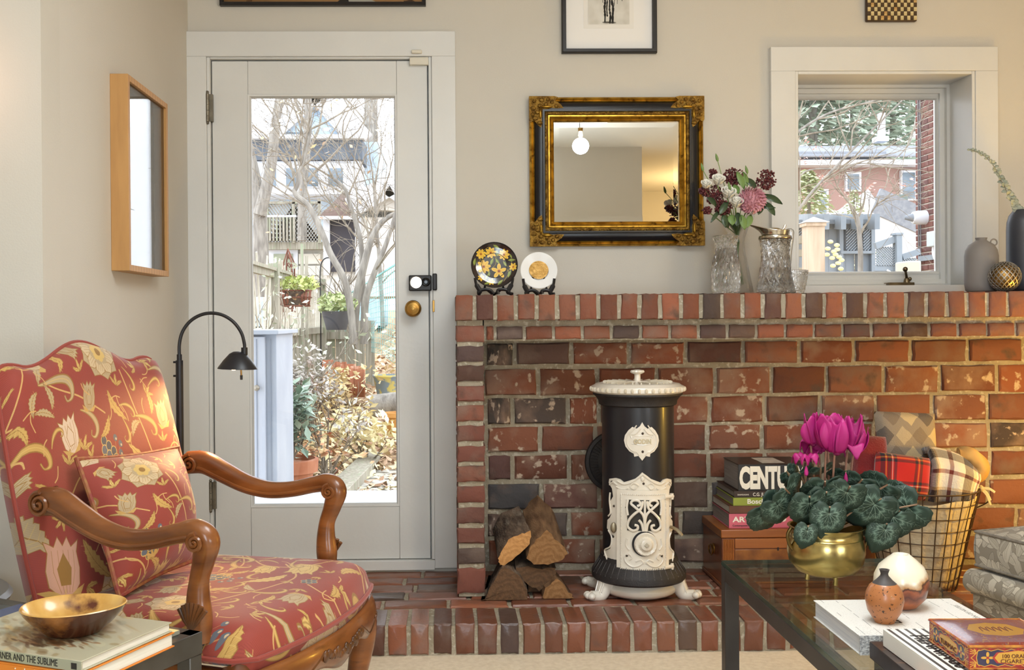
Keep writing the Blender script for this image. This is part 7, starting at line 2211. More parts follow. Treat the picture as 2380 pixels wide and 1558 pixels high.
def cut_vessel(b, cx, Y, prof, n, rows, depth, twist=.5):
    """faceted cut glass: a lathe with diamond cuts pressed into the outside and a smooth inside"""
    out = smooth_path(prof, rows)
    def g(u, v):
        i = v * (len(out) - 1); k = min(len(out) - 2, int(i)); f = i - k
        r0, z = out[k][0] * (1 - f) + out[k + 1][0] * f, out[k][1] * (1 - f) + out[k + 1][1] * f
        a = 2 * PI * u
        d1 = abs(((u * n + v * n * twist) % 1) - .5) * 2; d2 = abs(((u * n - v * n * twist) % 1) - .5) * 2
        r0 += -depth * max(0, 1 - 2.6 * min(d1, d2)) * (1 if .06 < v < .94 else 0)
        return (cx + r0 * math.cos(a), Y + r0 * math.sin(a), z)
    b.grid(g, n * 6, len(out) * 1, cu=True)
    zin = prof[0][1] + .006
    k = [(max(.001, r0 - .004), max(zin, z)) for r0, z in out]
    b.lathe([(0, zin)] + k[1:], n * 4, Matrix.Translation((cx, Y, 0)), caps=False)
    b.lathe([(out[-1][0], out[-1][1]), (out[-1][0] - .002, out[-1][1] + .0015), (out[-1][0] - .004, out[-1][1])], n * 4, Matrix.Translation((cx, Y, 0)), caps=False)
    b.lathe([(0, prof[0][1]), (prof[0][0], prof[0][1])], n * 4, Matrix.Translation((cx, Y, 0)), caps=False)
# small cut-crystal vase
c0 = mpt(1682, 670)
h1 = mpt(1682, 551).z - ZM
b = MB()
cut_vessel(b, c0.x, VY - .03, [(27 * kpp, ZM + .0006), (33 * kpp, ZM + .02), (33 * kpp, ZM + h1 * .45), (25 * kpp, ZM + h1 * .78), (28 * kpp, ZM + h1 * .92), (31 * kpp, ZM + h1)], 13, 6, .0062, .55)
tag(b.build('crystal_vase', crystal, None, smooth=0, fixn=False), 'small cut crystal vase standing left of the bouquet vase on the mantel', 'vase')
# tall clear vase with the bouquet
vx = mpt(1727, 600).x
VYB = VY + .075
tv = [(37 * kpp, ZM + .0006), (38 * kpp, ZM + .01), (30 * kpp, ZM + .07), (19 * kpp, ZM + .155), (17 * kpp, ZM + .19), (24 * kpp, ZM + .225), (36 * kpp, ZM + .26), (42 * kpp, ZM + .285)]
ov = smooth_path(tv, 5)
b = MB(); T = Matrix.Translation((vx, VYB, 0))
b.lathe([(0, ZM + .0006)] + ov + [(max(.001, r0 - .0028), max(z, ZM + .010)) for r0, z in ov[::-1]] + [(0, ZM + .010)], 40, T, caps=False)
tag(b.build('flower_vase', clear, None, smooth=60), 'tall waisted clear glass vase holding the mixed bouquet', 'vase')
# bouquet stands in the vase as one arrangement of separate stems
stem_g = mat('stem_green', '6E8A4A', '8AA060', scale=20, rough=.5)
leaf_d = mat('dark_leaf', '2E3E2A', '435438', scale=8, rough=.3)
leaf_l = mat('fresh_leaf', '5E7A40', '7E9658', scale=8, rough=.45)
petal_w = mat('white_petal', 'F0EDE4', 'E4E0D2', scale=10, rough=.6)
petal_p = mat('pink_petal', 'CB929A', 'B87A86', scale=30, rough=.65)
berry = mat('skimmia_red', '4E2024', '6A2E30', scale=60, rough=.55)
def lf_blade(b, base, tip, w, nrm=None, bow=.12, n=6):
    base, tip = Vector(base), Vector(tip)
    d = tip - base; L_ = d.length; d.normalize()
    up = Vector(nrm) if nrm else Vector((0, -1, .5))
    sd = d.cross(up).normalized(); up = sd.cross(d).normalized()
    b.grid(lambda u, v: base + d * (L_ * u) + sd * ((v - .5) * 2 * w * math.sin(PI * min(1, u * .94 + .04)) ** .8) + up * (bow * L_ * math.sin(PI * u) - abs(v - .5) * w * .5 * 0 + .3 * w * (2 * v - 1) ** 2), n, 2)
neck = Vector((vx, VYB, ZM + .19))
def fstem(par, head, foot_dx, m=stem_g, r0=.0022):
    hd = Vector(head)
    foot = Vector((vx + foot_dx, VYB + foot_dx * .4, ZM + .035))
    nk = neck + Vector((foot_dx * -.25, 0, 0))
    MB().tube(smooth_path([tuple(foot), tuple(nk), tuple(nk.lerp(hd, .45) + Vector((0, 0, .01))), tuple(hd)], 5), r0, 6).build('stem', m, par)
# chrysanthemum
mh = mpt(1748, 466, VY - .03)
mu = thing('chrysanthemum', 'large dusty pink pompon chrysanthemum in the bouquet', 'flower', tuple(mh))
fstem(mu, mh + Vector((-.01, .03, -.03)), .02)
b = MB(); r = random.Random(2); Rm = 33 * kpp
for k in range(190):
    th = math.acos(1 - 2 * (k + .5) / 190); ph = k * 2.39996
    d = Vector((math.sin(th) * math.cos(ph), -math.cos(th) * .9 if True else 0, math.sin(th) * math.sin(ph)))
    d = Vector((d.x, d.y, d.z)).normalized()
    if d.y > .75: continue
    p0 = mh + d * Rm * .62
    lf_blade(b, p0, mh + d * Rm * 1.02 + Vector((r.uniform(-1, 1), 0, r.uniform(-1, 1))) * .003, .0048, nrm=(d.cross(Vector((0.3, .5, 1)))), bow=.35, n=3)
tag(b.build('petals', petal_p, mu, smooth=80, fixn=False), kind='stuff')
MB().ball(mh, Rm * .72, 14, 10).build('flower_head', petal_p, mu)
def rose(label, px, py, rr0, foot, seed, Y=VY - .04):
    h_ = mpt(px, py, Y)
    t = thing('lisianthus', label, 'flower', tuple(h_), group='white lisianthus blooms')
    fstem(t, h_ + Vector((0, .012, -.02)), foot)
    R0 = rr0 * kpp; r = random.Random(seed)
    for lay, (n, rad, ht) in enumerate(((3, .35, 1.0), (4, .62, .95), (5, .95, .8))):
        for k in range(n):
            a0 = 2 * PI * k / n + lay * .7 + r.uniform(-.2, .2)
            w = 2 * PI / n * .72
            def pf(u, v):
                a = a0 + (u - .5) * 2 * w * .62
                rr_ = R0 * rad * (.45 + .55 * v ** .7 + .18 * max(0, v - .75) * (lay))
                z = R0 * (-.7 + 1.45 * v * ht - .12 * (2 * u - 1) ** 2)
                q = Vector((rr_ * math.cos(a), rr_ * math.sin(a), z))
                return h_ + Matrix.Rotation(.75, 3, 'X') @ q
            MB().grid(pf, 6, 5).build('petal', petal_w, t, solid=.0008, smooth=80)
rose('white lisianthus bloom highest at the left of the bouquet', 1670, 418, 15, -.015, 1)
rose('white lisianthus bloom at the far left edge against the mirror frame', 1641, 428, 12, -.02, 2)
rose('ruffled white lisianthus bloom at the centre of the bouquet', 1693, 448, 17, -.005, 3)
rose('white lisianthus bloom touching the pink chrysanthemum', 1712, 470, 15, .005, 4)
for (label, px, py, foot) in (('tall closed green lisianthus bud rising above the bouquet', 1668, 374, -.012), ('green bud at the left against the black mirror frame', 1634, 396, -.02), ('green bud near the top right of the bouquet', 1737, 402, .012), ('pale bud in front of the central white bloom', 1697, 440, 0)):
    h_ = mpt(px, py, VY - .045)
    t = thing('flower_bud', label, 'flower bud', tuple(h_))
    fstem(t, h_, foot, r0=.0014)
    MB().lathe([(0, -.004), (.004, 0), (.0055, .008), (.004, .018), (.0012, .026), (0, .027)], 10, Matrix.Translation(h_) @ Matrix.Rotation(-.25, 4, 'Y')).build('bud', leaf_l, t)
for i, (label, px, py, rx, ry, foot) in enumerate((('dark red skimmia cluster behind the tall white bloom', 1704, 412, 26, 20, 0), ('dark red skimmia cluster at the right above the pink flower', 1780, 418, 22, 24, .025), ('dark red skimmia cluster left of the white blooms', 1658, 452, 22, 22, -.018), ('dark red skimmia cluster low at the left of the bouquet', 1680, 482, 20, 18, -.01), ('small red skimmia sprig reaching over the mirror frame', 1634, 444, 10, 8, -.02), ('thin skimmia sprig hanging at the lower left', 1643, 490, 9, 8, -.02), ('small skimmia sprig at the top left of the bouquet', 1656, 404, 8, 12, -.012))):
    h_ = mpt(px, py, VY - .015)
    t = thing('skimmia_sprig', label, 'flower', tuple(h_))
    fstem(t, h_, foot, r0=.0018)
    b = MB(); r = random.Random(i)
    tw = MB()
    for k in range(int(24 + rx * 6)):
        a = r.uniform(0, 2 * PI); q = math.sqrt(r.random())
        p = h_ + Vector((rx * kpp * q * math.cos(a), r.uniform(-.018, .014), ry * kpp * q * math.sin(a)))
        b.ball(p, r.uniform(.0026, .0046), 5, 4)
        if k % 3 == 0: tw.tube([h_ + Vector((0, 0, -.01)), p], .0008, 4, caps=False)
    tag(b.build('buds', berry, t, smooth=80), kind='stuff'); tw.build('twigs', berry, t)
lvs = thing('bouquet_foliage', 'dark laurel leaves around the bouquet', 'foliage', tuple(neck))
for k, (x0, y0_, x1, y1_, w, m) in enumerate(((1772, 454, 1818, 476, 9, leaf_d), (1776, 470, 1800, 502, 9, leaf_d), (1664, 478, 1642, 460, 8, leaf_d), (1670, 492, 1652, 518, 5, leaf_d), (1730, 415, 1758, 440, 9, leaf_d), (1712, 400, 1728, 440, 8, leaf_l), (1726, 400, 1736, 435, 7, leaf_l), (1698, 500, 1702, 525, 10, leaf_l), (1680, 500, 1686, 530, 8, leaf_d), (1770, 478, 1762, 500, 7, leaf_d), (1692, 530, 1684, 515, 6, leaf_d), (1722, 500, 1730, 535, 9, leaf_l), (1745, 500, 1736, 530, 8, leaf_l), (1760, 484, 1803, 484, 5, leaf_d), (1690, 470, 1672, 500, 8, leaf_d), (1715, 495, 1712, 528, 9, leaf_d), (1705, 430, 1716, 452, 8, leaf_l))):
    b = MB(); lf_blade(b, mpt(x0, y0_, VY - .02 - .004 * (k % 3)), mpt(x1, y1_, VY - .04), w * kpp, bow=.08)
    b.build('leaf', m, lvs, solid=.0008, smooth=80)
for k in range(9):
    a = -1 + k / 4
    MB().tube([(vx + .018 * a, VYB + .006 * ((k * 7) % 5 - 2), ZM + .03 + .01 * (k % 3)), (vx - .006 * a, VYB + .004 * ((k * 3) % 5 - 2), ZM + .19), (vx + .03 * a, VYB - .01, ZM + .27)], .0022, 6).build('stem', stem_g, lvs)
# crystal claret jug with silver mount, and a small cut bowl behind
jx = mpt(1800, 600).x
JY = VY - .01
b = MB()
cut_vessel(b, jx, JY, [(46 * kpp, ZM + .0006), (45 * kpp, ZM + .012), (38 * kpp, ZM + .06), (33 * kpp, ZM + .13), (34 * kpp, ZM + .165), (36 * kpp, ZM + .195)], 11, 6, .0080, .42)
jug = thing('crystal_jug', 'heavy cut crystal claret jug with a silver spout and glass handle', 'jug', (jx, JY, ZM))
b.build('body', crystal, jug, smooth=0, fixn=False)
silver2 = mat('polished_silver', 'C9C2B4', 'A89C86', scale=6, rough=.18, metal=1.0)
zj = ZM + .195
b = MB(); b.lathe([(37 * kpp, zj - .006), (38 * kpp, zj), (37 * kpp, zj + .006), (30 * kpp, zj + .008)], 36, Matrix.Translation((jx, JY, 0)), caps=False)
def spout(u, v):
    a = 2 * PI * u
    lip = max(0, -math.cos(a)) ** 2.2
    r0 = (30 + 3 * v) * kpp
    return (jx + r0 * math.cos(a) - lip * v * v * .042, JY + r0 * math.sin(a) * (1 - .35 * lip * v), zj + .008 + v * (.018 + .020 * lip))
b.grid(spout, 40, 8, cu=True)
b.build('silver_mount', silver2, jug, solid=.0016, smooth=60)
l = MB(); l.ball((jx - .006, JY, zj + .027), .022, 14, 8, (1.35, .95, .5)); l.tube(smooth_path([(jx + .02, JY, zj + .024), (jx + .03, JY, zj + .034), (jx + .036, JY, zj + .046)], 4), .004, 8)
l.build('lid', silver2, jug)
hpath = [mpt(1812, 545, JY), mpt(1838, 536, JY), mpt(1840, 552, JY), mpt(1836, 586, JY), mpt(1834, 612, JY), mpt(1826, 622, JY)]
MB().tube(smooth_path([tuple(v) for v in hpath], 5), .008, 10).build('handle', crystal, jug, smooth=80)
b = MB()
cut_vessel(b, mpt(1848, 640, VY + .10).x, VY + .10, [(20 * kpp, ZM + .0006), (24 * kpp, ZM + .02), (29 * kpp, ZM + .06), (31 * kpp, ZM + .085)], 11, 5, .006, .5)
tag(b.build('crystal_bowl', crystal, None, smooth=0, fixn=False), 'small cut crystal bowl tucked behind the crystal jug', 'bowl')
# grey bottle vase with a ring handle
gvx = mpt(2281, 640).x; k2 = VY / F
gz_ = lambda py: P(2281, py, Y=VY).z
gm = mat('grey_stoneware', '86807C', '7E7874', scale=6, rough=.7)
gv = thing('grey_bottle_vase', 'pale grey matt bottle vase with a small ring handle', 'vase', (gvx, VY, ZM))
hh = gz_(553) - ZM
R3 = 37 * k2
MB().lathe([(0, ZM + .0005), (R3 * .80, ZM + .0005), (R3 * .93, ZM + .006), (R3, ZM + .03), (R3, ZM + hh * .66), (R3 * .94, ZM + hh * .77), (R3 * .75, ZM + hh * .87), (R3 * .42, ZM + hh * .93), (R3 * .31, ZM + hh * .955), (R3 * .34, ZM + hh * .985), (R3 * .36, ZM + hh), (R3 * .30, ZM + hh), (R3 * .25, ZM + hh * .93), (0, ZM + hh * .9)], 44, Matrix.Translation((gvx, VY, 0))).build('body', gm, gv, smooth=60)
rc_ = P(2311, 563, Y=VY)
MB().tube([(rc_.x - .002 + .0115 * math.cos(a), VY, rc_.z - .001 + .0115 * math.sin(a)) for a in np.linspace(0, 2 * PI, 20, endpoint=False)], .0026, 7, closed=True).build('ring_handle', gm, gv)
# dark vase at the right edge with a eucalyptus stem
dvx = P(2382, 600, Y=VY + .03).x
dh = P(2365, 488, Y=VY + .03).z - ZM
dv = thing('dark_vase', 'tall slate blue black vase cut by the right edge of the picture', 'vase', (dvx, VY + .03, ZM))
R4 = 40 * k2
MB().lathe([(0, ZM + .0005), (R4 * .85, ZM + .0005), (R4 * .97, ZM + .01), (R4, ZM + .05), (R4, ZM + dh * .75), (R4 * .97, ZM + dh * .85), (R4 * .86, ZM + dh * .93), (R4 * .66, ZM + dh * .985), (R4 * .62, ZM + dh), (R4 * .55, ZM + dh * .98), (R4 * .5, ZM + dh * .9), (0, ZM + dh * .85)], 44, Matrix.Translation((dvx, VY + .03, 0))).build('body', mat('slate_black_glaze', '3C3E46', '32343C', scale=5, rough=.4), dv, smooth=60)
eu = thing('eucalyptus_stem', 'arching dried eucalyptus stem in the dark vase', 'dried stem', (dvx, VY + .03, ZM + dh * .9))
ep = [P(x, y, Y=VY + .02) for x, y in ((2376, 500), (2362, 486), (2344, 452), (2326, 418), (2308, 384), (2284, 360), (2254, 348))]
es = smooth_path([tuple(v) for v in ep], 5)
MB().tube(es, .0014, 5).build('stem', mat('dried_stem', '8E8470', rough=.8), eu)
em = mat('eucalyptus_leaf', 'B0B2A0', '949C8E', scale=10, rough=.7)
r = random.Random(6)
for i in range(4, len(es), 1):
    s_ = (1 - i / len(es)) * .6 + .4
    p = Vector(es[i])
    for sd in (-1, 1):
        d = Vector((sd * .8 + r.uniform(-.3, .3), r.uniform(-.6, .2), .25 + r.uniform(-.4, .5))).normalized()
        b = MB(); lf_blade(b, p, p + d * .024 * s_, .0105 * s_, nrm=(r.uniform(-.4, .4), -1, r.uniform(-.2, .8)), bow=.1, n=4)
        b.build('leaf', em, eu, solid=.0006, smooth=80)
# woven metal globe
sg = P(2335, 636, Y=VY - .095); Rg = 35 * (VY - .095) / F
globe = thing('metal_globe', 'small round globe with a pierced diamond pattern and a painted warm glow between the vases', 'ornament', (sg.x, VY - .095, ZM))
gcn = Vector((sg.x, VY - .095, ZM + Rg * .985))
MB().ball(gcn, Rg * .955, 32, 20).build('inner_globe', mat('painted_warm_glow', 'A87E3E', '6A5230', scale=8, rough=.35, metal=.8), globe)  # warm light inside the shell is put into this ball's colour
b = MB()
for sgn in (1, -1):
    for k in range(18):
        pts = []
        for i in range(22):
            t = .06 + .88 * i / 21
            a = 2 * PI * k / 18 + sgn * t * 2.6
            th = PI * t
            pts.append(gcn + Vector((Rg * math.sin(th) * math.cos(a), Rg * math.sin(th) * math.sin(a), Rg * math.cos(th))))
        b.tube(pts, .0021, 4, caps=False)
tag(b.build('pierced_shell', mat('pewter_wire', 'A8A298', '847E76', scale=20, rough=.4, metal=.7), globe), kind='stuff')
# ================================================================== glass coffee table and what stands on it
GZ = 0.42
tbx0 = P(1676, 1303, Z=GZ).x; tby1 = P(1676, 1303, Z=GZ).y
tbx1 = P(2157, 1350, Z=GZ).x; tby0 = 1.22
ct = thing('coffee_table', 'low coffee table with a clear glass top on a dark square steel frame', 'table', ((tbx0 + tbx1) / 2, (tby0 + tby1) / 2, 0))
fr_ = mat('dark_steel_frame', '4A4644', '403C3A', scale=8, rough=.42, metal=.55)
S_ = .036
gt = .010
for (x, y) in ((tbx0, tby1 - S_), (tbx1 - S_, tby1 - S_), (tbx0, tby0), (tbx1 - S_, tby0)):
    MB().box(x, x + S_, y, y + S_, 0, GZ - gt - .001 - .0001).build('leg', fr_, ct, bevel=.0015)
for (x0, x1, y0_, y1_) in ((tbx0, tbx0 + S_, tby0 + S_, tby1 - S_), (tbx1 - S_, tbx1, tby0 + S_, tby1 - S_), (tbx0 + S_, tbx1 - S_, tby1 - S_, tby1), (tbx0 + S_, tbx1 - S_, tby0, tby0 + S_)):
    MB().box(x0, x1, y0_, y1_, GZ - gt - S_ - .001, GZ - gt - .001).build('rail', fr_, ct, bevel=.0015)
gl = pane_mat('table_glass', (.94, .97, .95, 1), 0.55)
MB().box(tbx0 + .001, tbx1 - .001, tby0 + .001, tby1 - .001, GZ - gt, GZ).build('glass_top', gl, ct, smooth=0)
ed_ = MB(); ed_.box(tbx0, tbx0 + .0011, tby0, tby1, GZ - gt, GZ).box(tbx0, tbx1, tby1 - .0011, tby1, GZ - gt, GZ)
ed_.build('glass_edge', mat('green_glass_edge', '24382F', '3A5046', scale=30, rough=.15), ct)
ti = GZ + .0006
# white ruled book
def flat_book(name, label, x0, x1, y0_, y1_, z, h, cover, group='books on the coffee table', rz=0.0, page=page_m, spine='front', soft=False):
    """spine faces the camera side (y0); local x runs away from the camera, local y to the left"""
    T = Matrix.Translation((x1, y0_, z)) @ Matrix.Rotation(PI / 2 + rz, 4, 'Z')
    return book(name, label, y1_ - y0_, x1 - x0, h, T, cover, group, page=page, soft=soft)
a = P(1897, 1396, Z=GZ + .036); c = P(1998, 1479, Z=GZ + .036); d = P(2180, 1388, Z=GZ + .036); e = P(2262, 1424, Z=GZ + .036)
cv = CV(700, 640, 'E4E2DC')
r = random.Random(11)
for k in range(9):
    y = 50 + k * 70
    x = 20
    while x < 690:
        ln_ = r.uniform(20, 150)
        if r.random() < .6: cv.line([(x, y + r.uniform(-3, 3)), (x + ln_, y + r.uniform(-3, 3))], 2.2, '55524E', .8)
        x += ln_ + r.uniform(5, 60)
for k in range(1500): cv.ell(r.uniform(0, 700), r.uniform(0, 640), .9, .9, '8E8A84')
for k in range(5000):
    cv.ell(r.gauss(20, 60), r.uniform(0, 640), 1.2, 1.2, r.choice(('9A9A9A', 'C8C8C8', 'F6F6F4')))
wc = mat('ruled_white_cover', None, img=cv.image('ruled_print'), rough=.5, bump=.15, bscale=250)
W_ = d.x - c.x; D_ = a.y - c.y
wbk = flat_book('art_book', 'thick white ruled art book under the two ceramic vases', c.x, c.x + W_ + .02, c.y, c.y + D_, ti, .036, wc, page=mat('white_pages', 'EDEDEC', 'DCDDE0', scale=6, stretch=(1, 1, 90), rough=.85))
uv_top(cover_of(wbk), D_, W_ + .02)
MB().box(-.0012, .0006, 0, W_ + .02, .0, .036).build('rough_spine', mat('speckled_spine', 'D8D8D6', '8E8E90', scale=240, rough=.9, bump=1.0, bscale=300, bdist=.003), wbk, world=False)
ttl = frame_T((.075, .175, .0362), (1, 0, 0), (0, 1, 0))
text('cover_title', 'La Fundació', bi, ttl, .030, wbk, ext=.0003, offset=.0004, fit=(.105, .022))
ttl = frame_T((.030, .105, .0362), (1, 0, 0), (0, 1, 0))
text('cover_title', 'Clave', bi, ttl, .024, wbk, ext=.0003, fit=(.055, .018))
text('cover_line', 'JOAN MIRO FOUNDATION COLLECTION'[4:5] and 'ILLUMINATION OF NOTES', mat('grey_ink', 'A09C96', rough=.6), frame_T((.02, .012, .0362), (1, 0, 0), (0, 1, 0)), .012, wbk, ext=.0003, fit=(.17, .009))
# brown and orange book at the bottom edge, then the striped book on it
e1 = P(2021, 1492, Z=GZ + .030); e2 = P(2104, 1560, Z=GZ + .030)
ang = math.atan2(e2.y - e1.y, e2.x - e1.x)
dr_ = Vector((math.cos(ang), math.sin(ang), 0)); nr_ = Vector((-dr_.y, dr_.x, 0))
if nr_.x < 0: nr_ = -nr_
def book_dir(name, label, corner, yd, xd, w, d, h, z, cover, page=page_m):
    T = Matrix((xd, yd, Vector((0, 0, 1)))).transposed().to_4x4()
    if T.to_3x3().determinant() < 0: T = Matrix((xd, yd, Vector((0, 0, -1)))).transposed().to_4x4()
    T.translation = (corner.x, corner.y, z)
    return book(name, label, w, d, h, T, cover, 'books on the coffee table', page=page)
cv = CV(300, 300, '3A2E2A'); cv.poly([(0, 0), (300, 0), (300, 110), (0, 140)], 'B07046'); cv.poly([(0, 0), (300, 0), (300, 60), (0, 50)], '8E5430')
for k in range(200): cv.ell(r.uniform(0, 300), r.uniform(0, 300), r.uniform(3, 20), r.uniform(2, 6), r.choice(('4A3A34', '2E2624', 'C08050', '6A4A3A')), 0, .3, 4)
bc_ = mat('brown_photo_cover', None, img=cv.image('brown_print'), rough=.3)
# local: x along the fore-edge direction, y along the receding edge
bkb = book_dir('art_book', 'brown and orange photo book under the striped book at the bottom edge', e1 + dr_ * .30, -dr_, nr_, .20, .30, .030, ti, bc_)
uv_top(cover_of(bkb), .20, .30)
s1 = P(2052, 1462, Z=GZ + .062)
cv = CV(512, 512, 'ECE8DE')
for k in range(24): cv.poly([(0, 8 + k * 21.4), (512, 8 + k * 21.4), (512, 16 + k * 21.4), (0, 16 + k * 21.4)], '3A3634')
cv.poly([(0, 360), (512, 360), (512, 512), (0, 512)], 'EFEBE2')
s2 = P(2190, 1560, Z=GZ + .062)
an2 = math.atan2(s2.y - s1.y, s2.x - s1.x); d2 = Vector((math.cos(an2), math.sin(an2), 0)); n2 = Vector((-d2.y, d2.x, 0))
if n2.x < 0: n2 = -n2
stc = mat('striped_cover', None, img=cv.image('striped_print'), rough=.4)
bks = book_dir('art_book', 'cream book with black stripes and black lettering under the red tin', s1 + d2 * .34, -d2, n2, .26, .34, .030, ti + .0308, stc, page=mat('cream_pages', 'E9E0C8', 'DDD2B6', scale=6, stretch=(1, 1, 90), rough=.85))
me = cover_of(bks).data
ul = me.uv_layers.new(name='UVMap')
for lp_ in me.loops:
    co = me.vertices[lp_.vertex_index].co; ul.data[lp_.index].uv = (co.y / .34, co.x / .26 * .7)
text('cover_title', 'HENNINGS', bi, frame_T((.030, .30, .0303), (0, -1, 0), (1, 0, 0)), .05, bks, ext=.0003, offset=.0006, fit=(.17, .034))
text('cover_title', 'Umo', bi, frame_T((.10, .32, .0303), (0, -1, 0), (1, 0, 0)), .03, bks, ext=.0003, fit=(.045, .02))
# red and gold cigarette tin
tz0 = ti + .0618
q1 = P(2160, 1440, Z=tz0 + .038); q2 = P(2252, 1502, Z=tz0 + .038); q3 = P(2286, 1428, Z=tz0 + .038)
dl = (q2 - q1); dl.z = 0; tw_l = dl.length; dl.normalize()
dn = Vector((-dl.y, dl.x, 0))
if dn.x < 0: dn = -dn
tl = tw_l; tw2 = .155; th_ = .038
tin = thing('cigarette_tin', 'red and gold printed cigarette tin on the striped book', 'tin', (q2.x, q2.y, tz0))
def tin_art(w, h, lid=False):
    c = CV(w, h, '8E1A1A')
    gold_, navy, red = 'D09A34', '2A2444', 'A3221C'
    m = .14 * h
    def sw(pts, wd, colr):
        for fx in (0, 1):
            for fy in (0, 1): c.line(smooth_path([((w - x if fx else x), (h - y if fy else y)) for x, y in pts], 5), wd, colr)
    zig = [(m * 1.9, h * .5)] + [(m * 2.2 + k * (w * .5 - m * 2.2) / 6, h * (.86 if k % 2 else .78)) for k in range(7)]
    pts = zig + [(w - x, y) for x, y in zig[::-1]]
    pts = pts + [(x, h - y) for x, y in pts[::-1]]
    c.poly(pts, navy); c.line(pts + [pts[0]], h * .03, gold_)
    for k in range(3):
        sw([(m * .3, h * (.12 + .10 * k)), (m * 1.2, h * (.20 + .06 * k)), (m * 1.7, h * (.10 + .1 * k)), (m * 1.1, h * .06)], h * .035, gold_)
    sw([(m * .5, h * .5), (m * 1.5, h * .36), (m * 2.6, h * .16)], h * .03, gold_)
    for fx in (-1, 1):
        cx = w * .5 + fx * w * .31
        for an, ln_ in ((0, .13), (PI / 2, .14), (-PI / 2, .14), (PI, .13)):
            c.ell(cx + math.cos(an) * h * ln_, h * .5 + math.sin(an) * h * ln_, h * .11, h * .055, gold_, an)
        c.ell(cx, h * .5, h * .05, h * .05, red)
    px = [(-.24, 0), (-.20, .20), (-.10, .24), (0, .30), (.10, .24), (.20, .20), (.24, 0)]
    px = px + [(x, -y) for x, y in px[::-1]]
    c.poly([(w * (.5 + x * 1.1), h * (.5 + y * 1.12)) for x, y in px], red); c.poly([(w * (.5 + x), h * (.5 + y)) for x, y in px], gold_)
    c.poly([(0, h * .90), (w, h * .90), (w, h), (0, h)], 'C08A2C'); c.line([(0, h * .89), (w, h * .89)], h * .03, '6E1414')
    for k in range(7): c.ell(w * (k + .5) / 7, h * .90, h * .05, h * .06, red)
    c.line([(0, h * .03), (w, h * .03)], h * .05, '6A1616')
    return c
side_l = mat('tin_side_print', None, img=tin_art(420, 160).image('tin_side'), rough=.25, coat=.3)
side_f = mat('tin_end_print', None, img=tin_art(560, 160).image('tin_end'), rough=.25, coat=.3)
lidc = CV(600, 420, '962A22')
lidc.poly([(30, 30), (570, 30), (570, 390), (30, 390)], '8E5A62')
for k in range(700):
    x, y = r.uniform(0, 600), r.uniform(0, 420)
    lidc.ell(x, y, r.uniform(3, 16), r.uniform(2, 6), r.choice(('B98A50', '8E4A4C', '7A5A6E', 'A0503A', '94707A', '8A6472')), r.uniform(0, 3), .8)
lidc.poly([(120, 210), (180, 130), (300, 105), (420, 130), (480, 210), (420, 290), (300, 315), (180, 290)], 'CF9A44')
for k in range(5): lidc.line(smooth_path([(200 + 40 * k, 180), (215 + 40 * k, 240), (235 + 40 * k, 190), (228 + 40 * k, 250)], 5), 7, '6A2A30')
lidc.a *= .8
lid_m = mat('tin_lid_print', None, img=lidc.image('tin_lid'), rough=.22, coat=.35)
O = Vector((q2.x, q2.y, tz0))
def tp_(a_, b_, z): return O - dl * a_ + dn * b_ + Vector((0, 0, z))
b = MB(); b.add([tp_(0, 0, 0), tp_(tl, 0, 0), tp_(tl, 0, th_), tp_(0, 0, th_)], [(0, 1, 2, 3)], [(1, 0), (0, 0), (0, 1), (1, 1)])
b.build('long_side', side_l, tin, smooth=0)
b = MB(); b.add([tp_(tl, tw2, 0), tp_(0, tw2, 0), tp_(0, tw2, th_), tp_(tl, tw2, th_)], [(0, 1, 2, 3)], [(0, 0), (1, 0), (1, 1), (0, 1)])
b.build('long_side', side_l, tin, smooth=0)
b = MB(); b.add([tp_(0, 0, 0), tp_(0, tw2, 0), tp_(0, tw2, th_), tp_(0, 0, th_)], [(0, 1, 2, 3)], [(0, 0), (1, 0), (1, 1), (0, 1)])
b.build('end', side_f, tin, smooth=0)
b = MB(); b.add([tp_(tl, tw2, 0), tp_(tl, 0, 0), tp_(tl, 0, th_), tp_(tl, tw2, th_)], [(0, 1, 2, 3)], [(0, 0), (1, 0), (1, 1), (0, 1)])
b.build('end', side_f, tin, smooth=0)
b = MB(); b.grid(lambda u, v: tp_(tl * (1 - v) , tw2 * u, th_) + Vector((0, 0, .0045 * (1 - abs(2 * u - 1) ** 6) * (1 - abs(2 * v - 1) ** 6))), 16, 12, lambda u, v: (u, 1 - v))
b.build('lid', lid_m, tin, smooth=60)
rimm = mat('tin_rim_red', '8E1C1A', 'C0842E', scale=60, rough=.3, coat=.3)
for (pa, pb_) in (((0, 0), (tl, 0)), ((0, 0), (0, tw2)), ((tl, 0), (tl, tw2)), ((0, tw2), (tl, tw2))):
    MB().tube([tp_(pa[0], pa[1], th_ - .001), tp_(pb_[0], pb_[1], th_ - .001)], .0022, 8).build('lid_rim', rimm, tin)
    MB().tube([tp_(pa[0], pa[1], .002), tp_(pb_[0], pb_[1], .002)], .0016, 8).build('base_rim', rimm, tin)
MB().add([tp_(0, 0, .0004), tp_(tl, 0, .0004), tp_(tl, tw2, .0004), tp_(0, tw2, .0004)], [(0, 3, 2, 1)]).build('base', rimm, tin)
red_ink = mat('dark_red_ink', '5A1A18', rough=.5)
fT = frame_T(tp_(-.0006, tw2 * .34, .0185) - O, dn, (0, 0, 1))
text('tin_lettering', '100 ORANGE', red_ink, fT, .01, tin, ext=.0002, fit=(tw2 * .32, .0062))
fT = frame_T(tp_(-.0006, tw2 * .32, .0105) - O, dn, (0, 0, 1))
text('tin_lettering', 'CIGARETTES', red_ink, fT, .01, tin, ext=.0002, fit=(tw2 * .36, .0062))
fT = frame_T(tp_(tl * .70, -.0006, .0125) - O, dl, (0, 0, 1))
